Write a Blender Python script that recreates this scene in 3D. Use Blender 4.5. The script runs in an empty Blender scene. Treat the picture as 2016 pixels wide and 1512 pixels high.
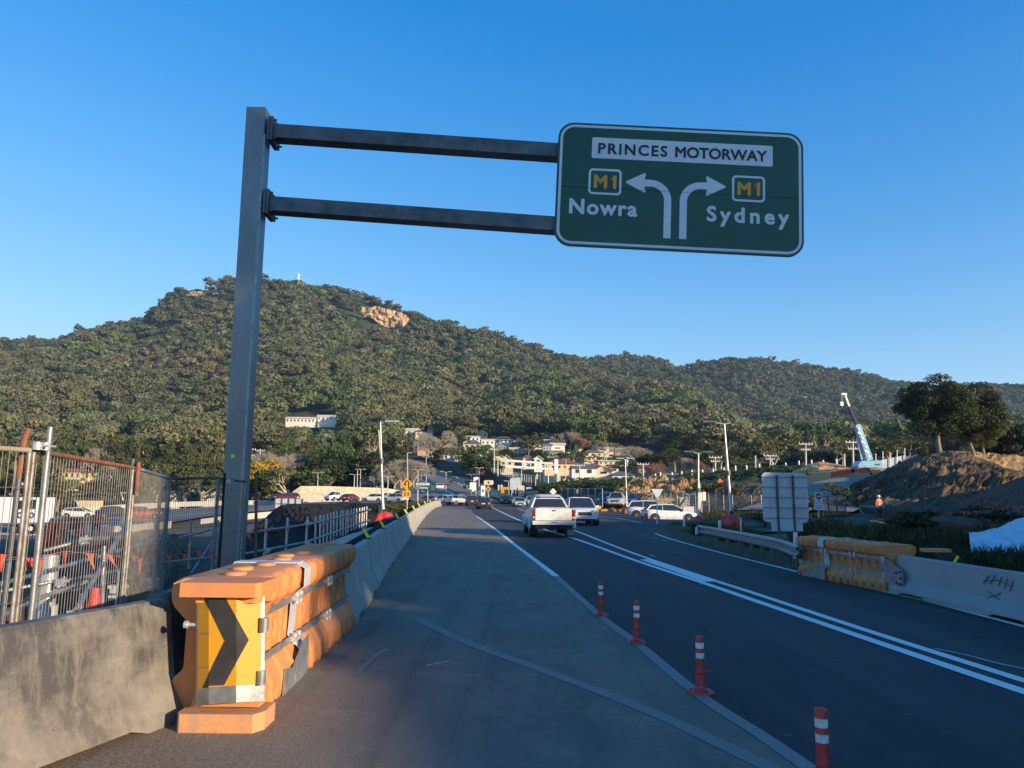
import bpy, math, random
import numpy as np
from mathutils import Vector, Matrix, noise as mn

# ------------------------------------------------------------------ camera, world, sun
scene = bpy.context.scene
COL = scene.collection
F, HY, ROLL, CH = 1450.0, 975.0, 0.6, 1.75
PITCH = math.atan((HY - 756) / F)
RM = (Matrix.Rotation(math.pi / 2 + PITCH, 3, 'X') @ Matrix.Rotation(math.radians(ROLL), 3, 'Z'))
cam_d = bpy.data.cameras.new('camera'); cam = bpy.data.objects.new('camera', cam_d); COL.objects.link(cam)
cam.location = (0, 0, CH); cam.rotation_euler = RM.to_euler()
cam_d.sensor_fit = 'HORIZONTAL'; cam_d.sensor_width = 36; cam_d.lens = 36 * F / 2016
cam_d.clip_start = 0.1; cam_d.clip_end = 6000
scene.camera = cam
SUN_EL, SUN_AZ = 13.0, 128.0          # azimuth clockwise from straight ahead
world = bpy.data.worlds.new('World'); scene.world = world; world.use_nodes = True
wn = world.node_tree; wn.nodes.clear()
sky = wn.nodes.new('ShaderNodeTexSky'); sky.sky_type = 'NISHITA'; sky.sun_disc = False
sky.sun_elevation = math.radians(SUN_EL); sky.sun_rotation = math.radians(SUN_AZ)
sky.air_density = 1.0; sky.dust_density = 0.05; sky.ozone_density = 3.2; sky.altitude = 20
hs = wn.nodes.new('ShaderNodeHueSaturation'); hs.inputs['Saturation'].default_value = 1.5; hs.inputs['Hue'].default_value = 0.513
hs.inputs['Value'].default_value = 1.16
bg = wn.nodes.new('ShaderNodeBackground'); bg.inputs['Strength'].default_value = 0.15
wo = wn.nodes.new('ShaderNodeOutputWorld')
_m = wn.nodes.new('ShaderNodeVectorMath'); _m.operation = 'MULTIPLY_ADD'; _m.inputs[1].default_value = (.16,) * 3; _m.inputs[2].default_value = (.78,) * 3
_d = wn.nodes.new('ShaderNodeVectorMath'); _d.operation = 'DIVIDE'          # soft shoulder so the bright horizon keeps its blue
wn.links.new(sky.outputs[0], _m.inputs[0]); wn.links.new(sky.outputs[0], _d.inputs[0]); wn.links.new(_m.outputs[0], _d.inputs[1])
wn.links.new(_d.outputs[0], hs.inputs['Color']); wn.links.new(hs.outputs[0], bg.inputs[0]); wn.links.new(bg.outputs[0], wo.inputs[0])
sl = bpy.data.lights.new('sun', 'SUN'); sl.energy = 4.0; sl.angle = math.radians(0.53); sl.color = (1.0, 0.79, 0.54)
so = bpy.data.objects.new('sun', sl); COL.objects.link(so)
_a = math.radians(SUN_AZ); _e = math.radians(SUN_EL)
SDIR = Vector((math.sin(_a) * math.cos(_e), math.cos(_a) * math.cos(_e), math.sin(_e)))
so.rotation_euler = SDIR.to_track_quat('Z', 'Y').to_euler(); so.location = (40, -40, 60)
scene.view_settings.view_transform = 'Standard'; scene.view_settings.look = 'None'
scene.view_settings.exposure = 1.05; scene.view_settings.gamma = 1.0
scene.render.engine = 'CYCLES'
scene.cycles.max_bounces = 5; scene.cycles.transparent_max_bounces = 8

def ray(px, py):
    return RM @ Vector(((px - 1008) / F, -(py - 756) / F, -1))
def W(px, py, Y):
    d = ray(px, py); return Vector((0, 0, CH)) + d * (Y / d.y)
def G(px, py, z=0.0):
    d = ray(px, py); return Vector((0, 0, CH)) + d * ((z - CH) / d.z)
RI = RM.transposed()
def PX(p):
    q = RI @ (Vector(p) - Vector((0, 0, CH)))
    return (1008 + F * q.x / -q.z, 756 - F * q.y / -q.z) if q.z < 0 else (-9999, -9999)
rnd = random.Random(7)
def sstep(a, b, x):
    t = min(1, max(0, (x - a) / (b - a))); return t * t * (3 - 2 * t)

# ------------------------------------------------------------------ mesh builder
ORG = {}
class MB:
    def __init__(s): s.v = []; s.f = []; s.sm = []
    def add(s, vs, fs, sm=False):
        b = len(s.v); s.v += [tuple(v) for v in vs]
        s.f += [tuple(i + b for i in f) for f in fs]; s.sm += [sm] * len(fs); return s
    def box(s, c, d, R=None):
        c = Vector(c); hx, hy, hz = d[0] / 2, d[1] / 2, d[2] / 2
        vs = [Vector((x, y, z)) for x in (-hx, hx) for y in (-hy, hy) for z in (-hz, hz)]
        if R is not None: vs = [R @ v for v in vs]
        return s.add([v + c for v in vs], [(0, 1, 3, 2), (4, 6, 7, 5), (0, 4, 5, 1), (2, 3, 7, 6), (0, 2, 6, 4), (1, 5, 7, 3)])
    def bb(s, x0, x1, y0, y1, z0, z1):
        return s.box(((x0 + x1) / 2, (y0 + y1) / 2, (z0 + z1) / 2), (x1 - x0, y1 - y0, z1 - z0))
    def cyl(s, p0, p1, r0, r1=None, n=8, caps=True, sm=True):
        p0 = Vector(p0); p1 = Vector(p1); r1 = r0 if r1 is None else r1
        d = (p1 - p0)
        if d.length < 1e-6: return s
        q = d.to_track_quat('Z', 'Y')
        vs = []
        for p, r in ((p0, r0), (p1, r1)):
            for i in range(n):
                a = 2 * math.pi * i / n + math.pi / n
                vs.append(p + q @ Vector((r * math.cos(a), r * math.sin(a), 0)))
        s.add(vs, [(i, (i + 1) % n, n + (i + 1) % n, n + i) for i in range(n)], sm)
        if caps: s.add(vs, [tuple(range(n - 1, -1, -1)), tuple(range(n, 2 * n))])
        return s
    def tube(s, pts, r, n=6, sm=True):
        rs = r if isinstance(r, (list, tuple)) else [r] * len(pts)
        for i in range(len(pts) - 1): s.cyl(pts[i], pts[i + 1], rs[i], rs[i + 1], n, True, sm)
        return s
    def bar(s, p0, p1, w, h, up=(0, 0, 1)):
        p0 = Vector(p0); p1 = Vector(p1); d = (p1 - p0); L = d.length; d.normalize()
        x = d.cross(Vector(up)).normalized(); z = x.cross(d)
        R = Matrix((x, d, z)).transposed()
        return s.box((p0 + p1) / 2, (w, L, h), R)
    def loft(s, rings, closed=True, caps=True, sm=True):
        n = len(rings[0]); vs = [v for r in rings for v in r]; fs = []
        for i in range(len(rings) - 1):
            for j in range(n if closed else n - 1):
                k = (j + 1) % n
                fs.append((i * n + j, i * n + k, (i + 1) * n + k, (i + 1) * n + j))
        s.add(vs, fs, sm)
        if caps and closed: s.add(vs, [tuple(range(n - 1, -1, -1)), tuple(range((len(rings) - 1) * n, len(rings) * n))])
        return s
    def prism(s, poly, fr, t0, t1):
        # poly: 2D points; fr: function (a,b,c)->Vector
        n = len(poly)
        vs = [fr(a, b, t0) for a, b in poly] + [fr(a, b, t1) for a, b in poly]
        return s.add(vs, [tuple(range(n)), tuple(range(2 * n - 1, n - 1, -1))] + [(i, n + i, n + (i + 1) % n, (i + 1) % n) for i in range(n)])
    def ball(s, c, r, nu=10, nv=6, sc=(1, 1, 1), sm=True):
        c = Vector(c); vs = []
        for j in range(nv + 1):
            t = math.pi * j / nv
            for i in range(nu):
                a = 2 * math.pi * i / nu
                vs.append(c + Vector((r * sc[0] * math.sin(t) * math.cos(a), r * sc[1] * math.sin(t) * math.sin(a), r * sc[2] * math.cos(t))))
        return s.add(vs, [(j * nu + i, (j + 1) * nu + i, (j + 1) * nu + (i + 1) % nu, j * nu + (i + 1) % nu) for j in range(nv) for i in range(nu)], sm)
    def lathe(s, prof, c=(0, 0, 0), n=16, sm=True):
        c = Vector(c)
        return s.loft([[c + Vector((r * math.cos(2 * math.pi * i / n), r * math.sin(2 * math.pi * i / n), z)) for i in range(n)] for r, z in prof], True, True, sm)
    def build(s, name, mat, parent=None, attr=None):
        me = bpy.data.meshes.new(name)
        o = ORG.get(parent.name, Vector((0, 0, 0))) if parent else Vector((0, 0, 0))
        me.from_pydata([(v[0] - o.x, v[1] - o.y, v[2] - o.z) for v in s.v], [], s.f)
        me.polygons.foreach_set('use_smooth', s.sm)
        me.materials.append(mat); me.update()
        ob = bpy.data.objects.new(name, me); COL.objects.link(ob)
        if parent: ob.parent = parent; ORG[ob.name] = o
        return ob
def npmesh(name, V, Fc, mat, parent=None, tint=None, smooth=False):
    """quad or tri mesh from numpy arrays"""
    me = bpy.data.meshes.new(name); k = Fc.shape[1]
    me.vertices.add(len(V)); me.vertices.foreach_set('co', V.astype(np.float32).ravel())
    me.loops.add(Fc.size); me.loops.foreach_set('vertex_index', Fc.astype(np.int32).ravel())
    me.polygons.add(len(Fc)); me.polygons.foreach_set('loop_start', np.arange(0, Fc.size, k, dtype=np.int32))
    me.polygons.foreach_set('use_smooth', np.full(len(Fc), smooth))
    me.materials.append(mat)
    if tint is not None:
        at = me.attributes.new('tint', 'FLOAT_COLOR', 'POINT')
        c = np.ones((len(V), 4), np.float32); c[:, :tint.shape[1]] = tint; at.data.foreach_set('color', c.ravel())
    me.update(calc_edges=True); me.validate()
    ob = bpy.data.objects.new(name, me); COL.objects.link(ob)
    if parent: ob.parent = parent
    return ob
def tag(o, label=None, cat=None, group=None, kind=None):
    if label: o['label'] = label
    if cat: o['category'] = cat
    if group: o['group'] = group
    if kind: o['kind'] = kind
    return o
def thing(name, loc, label, cat, group=None, rz=0.0, world=True):
    e = bpy.data.objects.new(name, None); COL.objects.link(e); e.location = loc; e.rotation_euler = (0, 0, rz)
    e.empty_display_size = .2
    ORG[e.name] = Vector(loc) if world else Vector((0, 0, 0))
    return tag(e, label, cat, group)
def copy_tree(o, parent=None):
    c = o.copy(); COL.objects.link(c); c.parent = parent
    for ch in [k for k in bpy.data.objects if k.parent == o]: copy_tree(ch, c)
    return c
ORD = ['first', 'second', 'third', 'fourth', 'fifth', 'sixth', 'seventh', 'eighth', 'ninth', 'tenth', 'eleventh', 'twelfth', 'thirteenth',
       'fourteenth', 'fifteenth', 'sixteenth', 'seventeenth', 'eighteenth', 'nineteenth', 'twentieth', 'twenty-first', 'twenty-second',
       'twenty-third', 'twenty-fourth', 'twenty-fifth', 'twenty-sixth', 'twenty-seventh', 'twenty-eighth', 'twenty-ninth', 'thirtieth']

# ------------------------------------------------------------------ materials
def new_mat(name):
    m = bpy.data.materials.new(name); m.use_nodes = True
    return m, m.node_tree, m.node_tree.nodes['Principled BSDF']
def nd(nt, t, **kw):
    n = nt.nodes.new(t)
    for k, v in kw.items():
        if hasattr(n, k) and not k[0].isupper(): setattr(n, k, v)
        else: n.inputs[k].default_value = v
    return n
def mix(nt, fac, a, b, mode='MIX'):
    m = nt.nodes.new('ShaderNodeMix'); m.data_type = 'RGBA'; m.blend_type = mode
    for sock, val in ((m.inputs[0], fac), (m.inputs[6], a), (m.inputs[7], b)):
        if isinstance(val, bpy.types.NodeSocket): nt.links.new(val, sock)
        elif isinstance(val, tuple): sock.default_value = val + ((1,) if len(val) == 3 else ())
        else: sock.default_value = val
    return m.outputs[2]
def rng(nt, sock, a, b, c=0.0, d=1.0):
    r = nt.nodes.new('ShaderNodeMapRange'); r.clamp = True
    for i, v in enumerate((a, b, c, d)): r.inputs[i + 1].default_value = v
    nt.links.new(sock, r.inputs[0]); return r.outputs[0]
def noise(nt, scale, detail=4, rough=.6, vec=None, coord='Object', stretch=None):
    if vec is None:
        if coord == 'World': vec = nt.nodes.new('ShaderNodeNewGeometry').outputs['Position']
        else: vec = nt.nodes.new('ShaderNodeTexCoord').outputs[coord]
    if stretch:
        mp = nt.nodes.new('ShaderNodeMapping'); mp.inputs['Scale'].default_value = stretch
        nt.links.new(vec, mp.inputs[0]); vec = mp.outputs[0]
    n = nt.nodes.new('ShaderNodeTexNoise'); n.inputs['Scale'].default_value = scale
    n.inputs['Detail'].default_value = detail; n.inputs['Roughness'].default_value = rough
    nt.links.new(vec, n.inputs['Vector']); return n.outputs['Fac']
def bump(nt, b, h, strength=.3, dist=.02):
    n = nt.nodes.new('ShaderNodeBump'); n.inputs['Strength'].default_value = strength; n.inputs['Distance'].default_value = dist
    nt.links.new(h, n.inputs['Height']); nt.links.new(n.outputs[0], b.inputs['Normal'])
def basic(name, c, rough=.6, metal=0.0, var=.25, vs=3.0, c2=None, bs=0.0, bsc=20.0, bd=.01, stretch=None, spec=None, lo=.35, hi=.65):
    m, nt, b = new_mat(name)
    f = rng(nt, noise(nt, vs, 5, .65, stretch=stretch), lo, hi)
    c2 = c2 or tuple(x * (1 - var) for x in c)
    col = mix(nt, f, c2, c)
    nt.links.new(col, b.inputs['Base Color'])
    b.inputs['Roughness'].default_value = rough; b.inputs['Metallic'].default_value = metal
    if spec is not None: b.inputs['Specular IOR Level'].default_value = spec
    if bs: bump(nt, b, noise(nt, bsc, 4, .6), bs, bd)
    return m
M = {}
M['galv'] = basic('galvanised_steel', (.36, .38, .39), .45, .55, .4, 6, bs=.15, bsc=30)
M['galv_dark'] = basic('weathered_steel', (.13, .145, .16), .5, .45, .5, 2.2, bs=.1, bsc=20)
M['galv_fence'] = basic('weathered_fence_tube', (.33, .32, .30), .5, .35, .5, 9, c2=(.17, .15, .13))
M['galv_pole'] = basic('blue_grey_galvanised', (.24, .26, .28), .42, .5, .3, 1.6, bs=.08, bsc=20, stretch=(1, 1, .25))
M['galv_lite'] = basic('bright_galvanised', (.58, .6, .6), .38, .5, .3, 8)
M['rust'] = basic('rusty_steel', (.30, .10, .045), .85, 0, .6, 9, c2=(.12, .07, .05), bs=.3, bsc=60)
M['faded_blue'] = basic('faded_blue_spray', (.07, .11, .17), .8)
M['alu'] = basic('aluminium_sheet', (.58, .61, .65), .5, .2, .25, 2.5)
M['orange'] = basic('orange_plastic', (.70, .245, .07), .55, 0, .3, 2.5, c2=(.50, .21, .095), bs=.2, bsc=22, spec=.4)
M['orange_dirt'] = basic('dirty_orange_plastic', (.66, .27, .10), .7, 0, .3, 7, c2=(.36, .24, .15), bs=.2, bsc=30)
M['red'] = basic('red_plastic', (.62, .045, .03), .42, 0, .3, 5, c2=(.45, .04, .03))
M['red_post'] = basic('red_bollard', (.58, .04, .045), .42, 0, .3, 8, c2=(.33, .045, .04))
M['flag'] = basic('flag_fabric', (.85, .12, .06), .8, 0, .2, 5)
M['white_refl'] = basic('white_reflective', (.72, .74, .76), .4, 0, .5, 14, c2=(.42, .42, .42), lo=.3, hi=.55)
M['yellow'] = basic('yellow_sheeting', (.60, .27, .010), .5, 0, .15, 4, c2=(.56, .26, .012))
M['amber'] = basic('amber_sign', (.78, .34, .02), .4, 0, .1, 4)
M['lime'] = basic('lime_reflector', (.75, .85, .05), .35, 0, .1, 4)
M['black'] = basic('black_paint', (.012, .012, .013), .8, 0, .3, 4, c2=(.035, .034, .033))
M['rubber'] = basic('rubber', (.02, .02, .021), .8, 0, .3, 9)
M['sign_green'] = basic('sign_green', (.003, .075, .045), .42, 0, .2, 1.3)
M['sign_white'] = basic('sign_white', (.66, .70, .78), .4, 0, .12, 2)
M['sign_black'] = basic('sign_lettering', (.01, .012, .02), .5, 0, .1, 2)
M['sign_gold'] = basic('sign_gold', (.75, .34, .02), .45, 0, .1, 2)
M['sign_red'] = basic('sign_red', (.6, .02, .03), .4, 0, .1, 2)
M['cream'] = basic('cream_render', (.62, .54, .4), .8, 0, .2, .8)
M['white_wall'] = basic('white_render', (.74, .71, .64), .75, 0, .15, .8)
M['pink_wall'] = basic('pink_render', (.55, .36, .28), .8, 0, .2, .8)
M['yellow_wall'] = basic('pale_yellow_render', (.68, .55, .3), .8, 0, .2, .8)
M['grey_wall'] = basic('grey_cladding', (.2, .22, .24), .8, 0, .2, .8)
M['blue_clad'] = basic('pale_blue_cladding', (.42, .5, .56), .7, 0, .2, 1)
M['window'] = basic('window_glass', (.03, .04, .05), .12, 0, .3, 1)
M['roof_grey'] = basic('grey_tiles', (.13, .14, .16), .8, 0, .3, 2)
M['roof_red'] = basic('terracotta_tiles', (.36, .10, .055), .85, 0, .35, 2)
M['roof_dred'] = basic('maroon_roof', (.25, .05, .05), .8, 0, .3, 2)
M['roof_lite'] = basic('pale_metal_roof', (.5, .5, .48), .6, 0, .2, 1)
M['timber'] = basic('weathered_timber', (.34, .29, .22), .85, 0, .3, 3)
M['pole_white'] = basic('pale_pole', (.5, .49, .45), .6, 0, .2, 2)
M['post_white'] = basic('white_post', (.75, .73, .68), .6, 0, .15, 4)
M['tarp'] = basic('white_geofabric', (.62, .68, .76), .8, 0, .2, 1.5, bs=.6, bsc=2.5, bd=.12)
M['hivis'] = basic('hi_vis_orange', (.95, .17, .03), .7, 0, .1, 8)
M['navy'] = basic('navy_cloth', (.03, .04, .09), .8, 0, .2, 8)
M['skin'] = basic('skin', (.5, .3, .22), .6, 0, .05, 4)
M['glass'] = basic('car_glass', (.025, .03, .035), .08, 0, .1, 1, spec=.8)
M['lamp_red'] = basic('tail_lamp', (.24, .01, .012), .2, 0, .1, 4)
M['lamp_clear'] = basic('head_lamp', (.6, .62, .65), .15, .2, .1, 4)
def brick_mat():
    m, nt, b = new_mat('brick_wall')
    tc = nd(nt, 'ShaderNodeTexCoord'); br = nd(nt, 'ShaderNodeTexBrick', Scale=3.0)
    br.inputs['Color1'].default_value = (.32, .11, .06, 1); br.inputs['Color2'].default_value = (.24, .08, .05, 1); br.inputs['Mortar'].default_value = (.3, .22, .18, 1)
    nt.links.new(tc.outputs['Object'], br.inputs[0]); nt.links.new(br.outputs[0], b.inputs['Base Color']); b.inputs['Roughness'].default_value = .9
    return m
M['brick'] = brick_mat()
def paint(name, c, rough=.28, dirt=.25):
    m, nt, b = new_mat(name)
    f = rng(nt, noise(nt, 2.2, 5, .7), .4, .75)
    nt.links.new(mix(nt, f, c, tuple(x * (1 - dirt) * .9 + .02 for x in c)), b.inputs['Base Color'])
    b.inputs['Roughness'].default_value = rough; b.inputs['Coat Weight'].default_value = .35; b.inputs['Coat Roughness'].default_value = .1
    return m
M['car_white'] = paint('white_car_paint', (.72, .73, .73)); M['car_silver'] = paint('silver_car_paint', (.4, .43, .46))
M['car_dark'] = paint('dark_blue_car_paint', (.02, .024, .045)); M['car_black'] = paint('black_car_paint', (.015, .015, .02))
M['car_red'] = paint('red_car_paint', (.34, .03, .03)); M['car_maroon'] = paint('maroon_car_paint', (.12, .015, .03))
M['car_blue'] = paint('blue_car_paint', (.03, .12, .42)); M['ute_white'] = paint('dusty_white_paint', (.66, .67, .64), .35, .4)
M['crane_blue'] = paint('pale_blue_crane_paint', (.26, .48, .66)); M['digger'] = paint('orange_red_plant_paint', (.9, .13, .05), .4)
M['box_white'] = paint('white_box_body', (.72, .74, .77), .4, .15)

def concrete(name, c, dark, lo=.4, hi=.6, streak=True, brown=(.26, .2, .14)):
    m, nt, b = new_mat(name)
    n1 = rng(nt, noise(nt, 1.1, 6, .7, coord='World'), lo, hi)
    base = mix(nt, n1, dark, c)
    if streak:
        n2 = rng(nt, noise(nt, 5.0, 5, .7, coord='World', stretch=(2.2, 2.2, .35)), .5, .72)
        base = mix(nt, n2, base, brown)
        n4 = rng(nt, noise(nt, 16, 5, .75, coord='World', stretch=(1, 1, .15)), .60, .72, 0, .45)
        base = mix(nt, n4, base, tuple(min(1, x * 1.35) for x in c))
        g = nd(nt, 'ShaderNodeNewGeometry'); sx = nd(nt, 'ShaderNodeSeparateXYZ'); nt.links.new(g.outputs['Position'], sx.inputs[0])
        low = rng(nt, sx.outputs[2], .45, .02, 0, .55)
        n3 = nt.nodes.new('ShaderNodeMath'); n3.operation = 'MULTIPLY'; nt.links.new(low, n3.inputs[0]); nt.links.new(rng(nt, noise(nt, 3, 4, .6, coord='World'), .3, .6), n3.inputs[1])
        base = mix(nt, n3.outputs[0], base, (.26, .22, .17))
        pit = rng(nt, noise(nt, 55, 2, .5, coord='World'), .70, .74, 0, .8); base = mix(nt, pit, base, (.03, .028, .026))
        scr = rng(nt, noise(nt, 9, 5, .8, coord='World', stretch=(.25, .25, 4)), .66, .70, 0, .5); base = mix(nt, scr, base, (.36, .34, .31))
    nt.links.new(base, b.inputs['Base Color']); b.inputs['Roughness'].default_value = .88
    bump(nt, b, noise(nt, 45, 6, .7, coord='World'), .35, .008)
    return m
M['conc_old'] = concrete('stained_concrete', (.215, .20, .178), (.065, .062, .062), .45, .63, True, (.19, .165, .135))
M['conc'] = concrete('barrier_concrete', (.44, .42, .38), (.31, .29, .25), .35, .65, True, (.33, .28, .21))
M['conc_new'] = concrete('pale_concrete', (.32, .335, .335), (.25, .265, .265), .3, .7, False)
M['conc_wall'] = concrete('dark_retaining_concrete', (.13, .14, .14), (.06, .065, .07), .4, .6, False)
M['conc_lite'] = concrete('light_parapet_concrete', (.45, .44, .4), (.36, .35, .32), .3, .7, False)
M['shotcrete'] = concrete('cream_shotcrete', (.66, .58, .44), (.5, .4, .28), .4, .6, True, (.3, .18, .09))

def asphalt(name, c1, c2, dust, dustlo, grain=220, edge=False):
    m, nt, b = new_mat(name)
    base = mix(nt, rng(nt, noise(nt, .35, 5, .65, coord='World'), .35, .65), c1, c2)
    lane = rng(nt, noise(nt, 1.0, 3, .6, coord='World', stretch=(1.5, .045, 1)), .42, .68, 0, .7)
    base = mix(nt, lane, base, dust)
    d2 = rng(nt, noise(nt, 2.6, 6, .75, coord='World', stretch=(1, .4, 1)), dustlo, dustlo + .16, 0, .8)
    base = mix(nt, d2, base, dust)
    if edge:  # near-left gravel, painted paler brown to brighten the sunlit patch
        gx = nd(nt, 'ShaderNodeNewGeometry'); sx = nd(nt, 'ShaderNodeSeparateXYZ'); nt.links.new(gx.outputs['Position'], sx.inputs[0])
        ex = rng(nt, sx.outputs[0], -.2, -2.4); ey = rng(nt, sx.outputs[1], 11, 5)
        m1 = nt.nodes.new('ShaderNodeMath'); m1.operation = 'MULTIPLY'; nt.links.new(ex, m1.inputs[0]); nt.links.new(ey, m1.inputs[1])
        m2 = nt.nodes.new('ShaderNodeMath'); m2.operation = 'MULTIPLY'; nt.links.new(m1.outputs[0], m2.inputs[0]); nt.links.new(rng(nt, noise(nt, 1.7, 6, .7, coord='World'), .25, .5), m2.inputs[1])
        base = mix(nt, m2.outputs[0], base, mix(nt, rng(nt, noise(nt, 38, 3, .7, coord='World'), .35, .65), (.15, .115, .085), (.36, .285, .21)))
    g = rng(nt, noise(nt, grain, 2, .5, coord='World'), .35, .7)
    base = mix(nt, g, mix(nt, .3, base, (.01, .01, .012)), base)
    tk = rng(nt, noise(nt, 1.0, 4, .6, coord='World', stretch=(2.6, .03, 1)), .55, .7, 0, .4)
    base = mix(nt, tk, base, tuple(x * .55 for x in c1))
    pt = rng(nt, noise(nt, .9, 7, .8, coord='World'), .56, .62, 0, .28)
    base = mix(nt, pt, base, tuple(x * 1.5 for x in c2))
    sp = rng(nt, noise(nt, 75, 2, .5, coord='World'), .67, .72, 0, .5)
    base = mix(nt, sp, base, (.26, .25, .23))
    # pale scuffs and fine cracks
    sc = rng(nt, noise(nt, 3.2, 3, .5, coord='World', stretch=(1, 2.6, 1)), .715, .74, 0, .55)
    base = mix(nt, sc, base, (.22, .215, .2))
    geo = nd(nt, 'ShaderNodeNewGeometry')
    wv = nt.nodes.new('ShaderNodeVectorMath'); wv.operation = 'ADD'
    nz = nt.nodes.new('ShaderNodeTexNoise'); nz.inputs['Scale'].default_value = 1.6; nz.inputs['Detail'].default_value = 5
    nt.links.new(geo.outputs['Position'], nz.inputs['Vector'])
    nt.links.new(geo.outputs['Position'], wv.inputs[0]); nt.links.new(nz.outputs['Color'], wv.inputs[1])
    vo = nt.nodes.new('ShaderNodeTexVoronoi'); vo.feature = 'DISTANCE_TO_EDGE'; vo.inputs['Scale'].default_value = .33
    nt.links.new(wv.outputs[0], vo.inputs['Vector'])
    cr = rng(nt, vo.outputs['Distance'], 0.0, .004, .7, 0)
    msk = rng(nt, noise(nt, .5, 2, .5, coord='World'), .48, .58)
    mm = nt.nodes.new('ShaderNodeMath'); mm.operation = 'MULTIPLY'; nt.links.new(cr, mm.inputs[0]); nt.links.new(msk, mm.inputs[1])
    base = mix(nt, mm.outputs[0], base, (.012, .012, .014))
    nt.links.new(base, b.inputs['Base Color']); b.inputs['Roughness'].default_value = .82
    b.inputs['Specular IOR Level'].default_value = .35
    bump(nt, b, noise(nt, grain * .3, 5, .8, coord='World'), .9, .02)
    return m
M['asphalt'] = asphalt('dark_asphalt', (.040, .046, .056), (.06, .064, .072), (.088, .086, .084), .6)
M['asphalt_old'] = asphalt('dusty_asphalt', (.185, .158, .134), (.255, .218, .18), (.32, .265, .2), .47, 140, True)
M['asphalt_far'] = basic('far_asphalt', (.17, .155, .14), .85, 0, .3, .06, c2=(.12, .112, .105))
def line_mat(name, c, wear=.62, cc=(.2, .2, .2)):
    m, nt, b = new_mat(name)
    w = rng(nt, noise(nt, 14, 6, .75, coord='World'), wear, wear + .1, 0, .8)
    nt.links.new(mix(nt, w, c, cc), b.inputs['Base Color']); b.inputs['Roughness'].default_value = .6
    return m
M['line'] = line_mat('road_paint', (.74, .74, .72)); M['line_worn'] = line_mat('worn_road_paint', (.27, .25, .22), .38, (.17, .16, .145))
M['ghost'] = line_mat('ground_off_line', (.235, .215, .19), .38, (.175, .158, .14)); M['dash'] = line_mat('faint_dash', (.35, .35, .34), .5)
def dirt(name, c1, c2, c3, sc=.5, bs=.8, bd=.15, bsc=3.0):
    m, nt, b = new_mat(name)
    a = mix(nt, rng(nt, noise(nt, sc, 6, .7, coord='World'), .38, .62), c1, c2)
    a = mix(nt, rng(nt, noise(nt, sc * 7, 5, .7, coord='World'), .5, .7, 0, .8), a, c3)
    nt.links.new(a, b.inputs['Base Color']); b.inputs['Roughness'].default_value = .95; b.inputs['Specular IOR Level'].default_value = .2
    bump(nt, b, noise(nt, bsc, 8, .72, coord='World'), bs, bd); return m
M['dirt'] = dirt('brown_dirt', (.10, .068, .042), (.16, .105, .062), (.24, .18, .12))
M['dirt_black'] = dirt('black_soil', (.022, .019, .017), (.035, .029, .024), (.05, .04, .03), .4)
M['dirt_ochre'] = dirt('ochre_rubble', (.42, .26, .12), (.52, .35, .17), (.24, .14, .07), .35, 1.0, .5, 1.6)
M['dirt_dark'] = dirt('dark_spoil', (.11, .082, .056), (.19, .135, .085), (.085, .078, .065), .3, 1.0, .6, .9)
M['dirt_red'] = dirt('reddish_soil', (.13, .065, .045), (.17, .09, .06), (.10, .055, .04), .3, .8, .2)
M['sand'] = dirt('orange_sand', (.58, .28, .11), (.66, .36, .16), (.48, .26, .13), .3, .4, .1)
M['gravel_road'] = dirt('gravel_track', (.2, .19, .17), (.27, .25, .22), (.16, .15, .13), .3, .4, .05)
M['verge'] = dirt('grassy_verge', (.05, .055, .022), (.09, .08, .04), (.14, .11, .07), .8, .8, .06, 8)
def terrain_mat():
    m, nt, b = new_mat('terrain')
    a = mix(nt, rng(nt, noise(nt, .03, 6, .7, coord='World'), .4, .6), (.03, .042, .016), (.055, .06, .025))
    g = mix(nt, rng(nt, noise(nt, .5, 5, .7, coord='World'), .4, .6), (.09, .065, .045), (.14, .10, .065))
    geo = nd(nt, 'ShaderNodeNewGeometry'); sx = nd(nt, 'ShaderNodeSeparateXYZ'); nt.links.new(geo.outputs['Position'], sx.inputs[0])
    f = rng(nt, sx.outputs[1], 70, 125)
    nt.links.new(mix(nt, f, g, a), b.inputs['Base Color']); b.inputs['Roughness'].default_value = .95
    bump(nt, b, noise(nt, 4, 6, .7, coord='World'), .6, .1)
    return m
M['terrain'] = terrain_mat()
M['cliff'] = basic('sandstone_cliff', (.62, .42, .24), .9, 0, .4, .12, c2=(.3, .2, .13), bs=1, bsc=.25, bd=3, stretch=(1, 1, .5))
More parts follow.
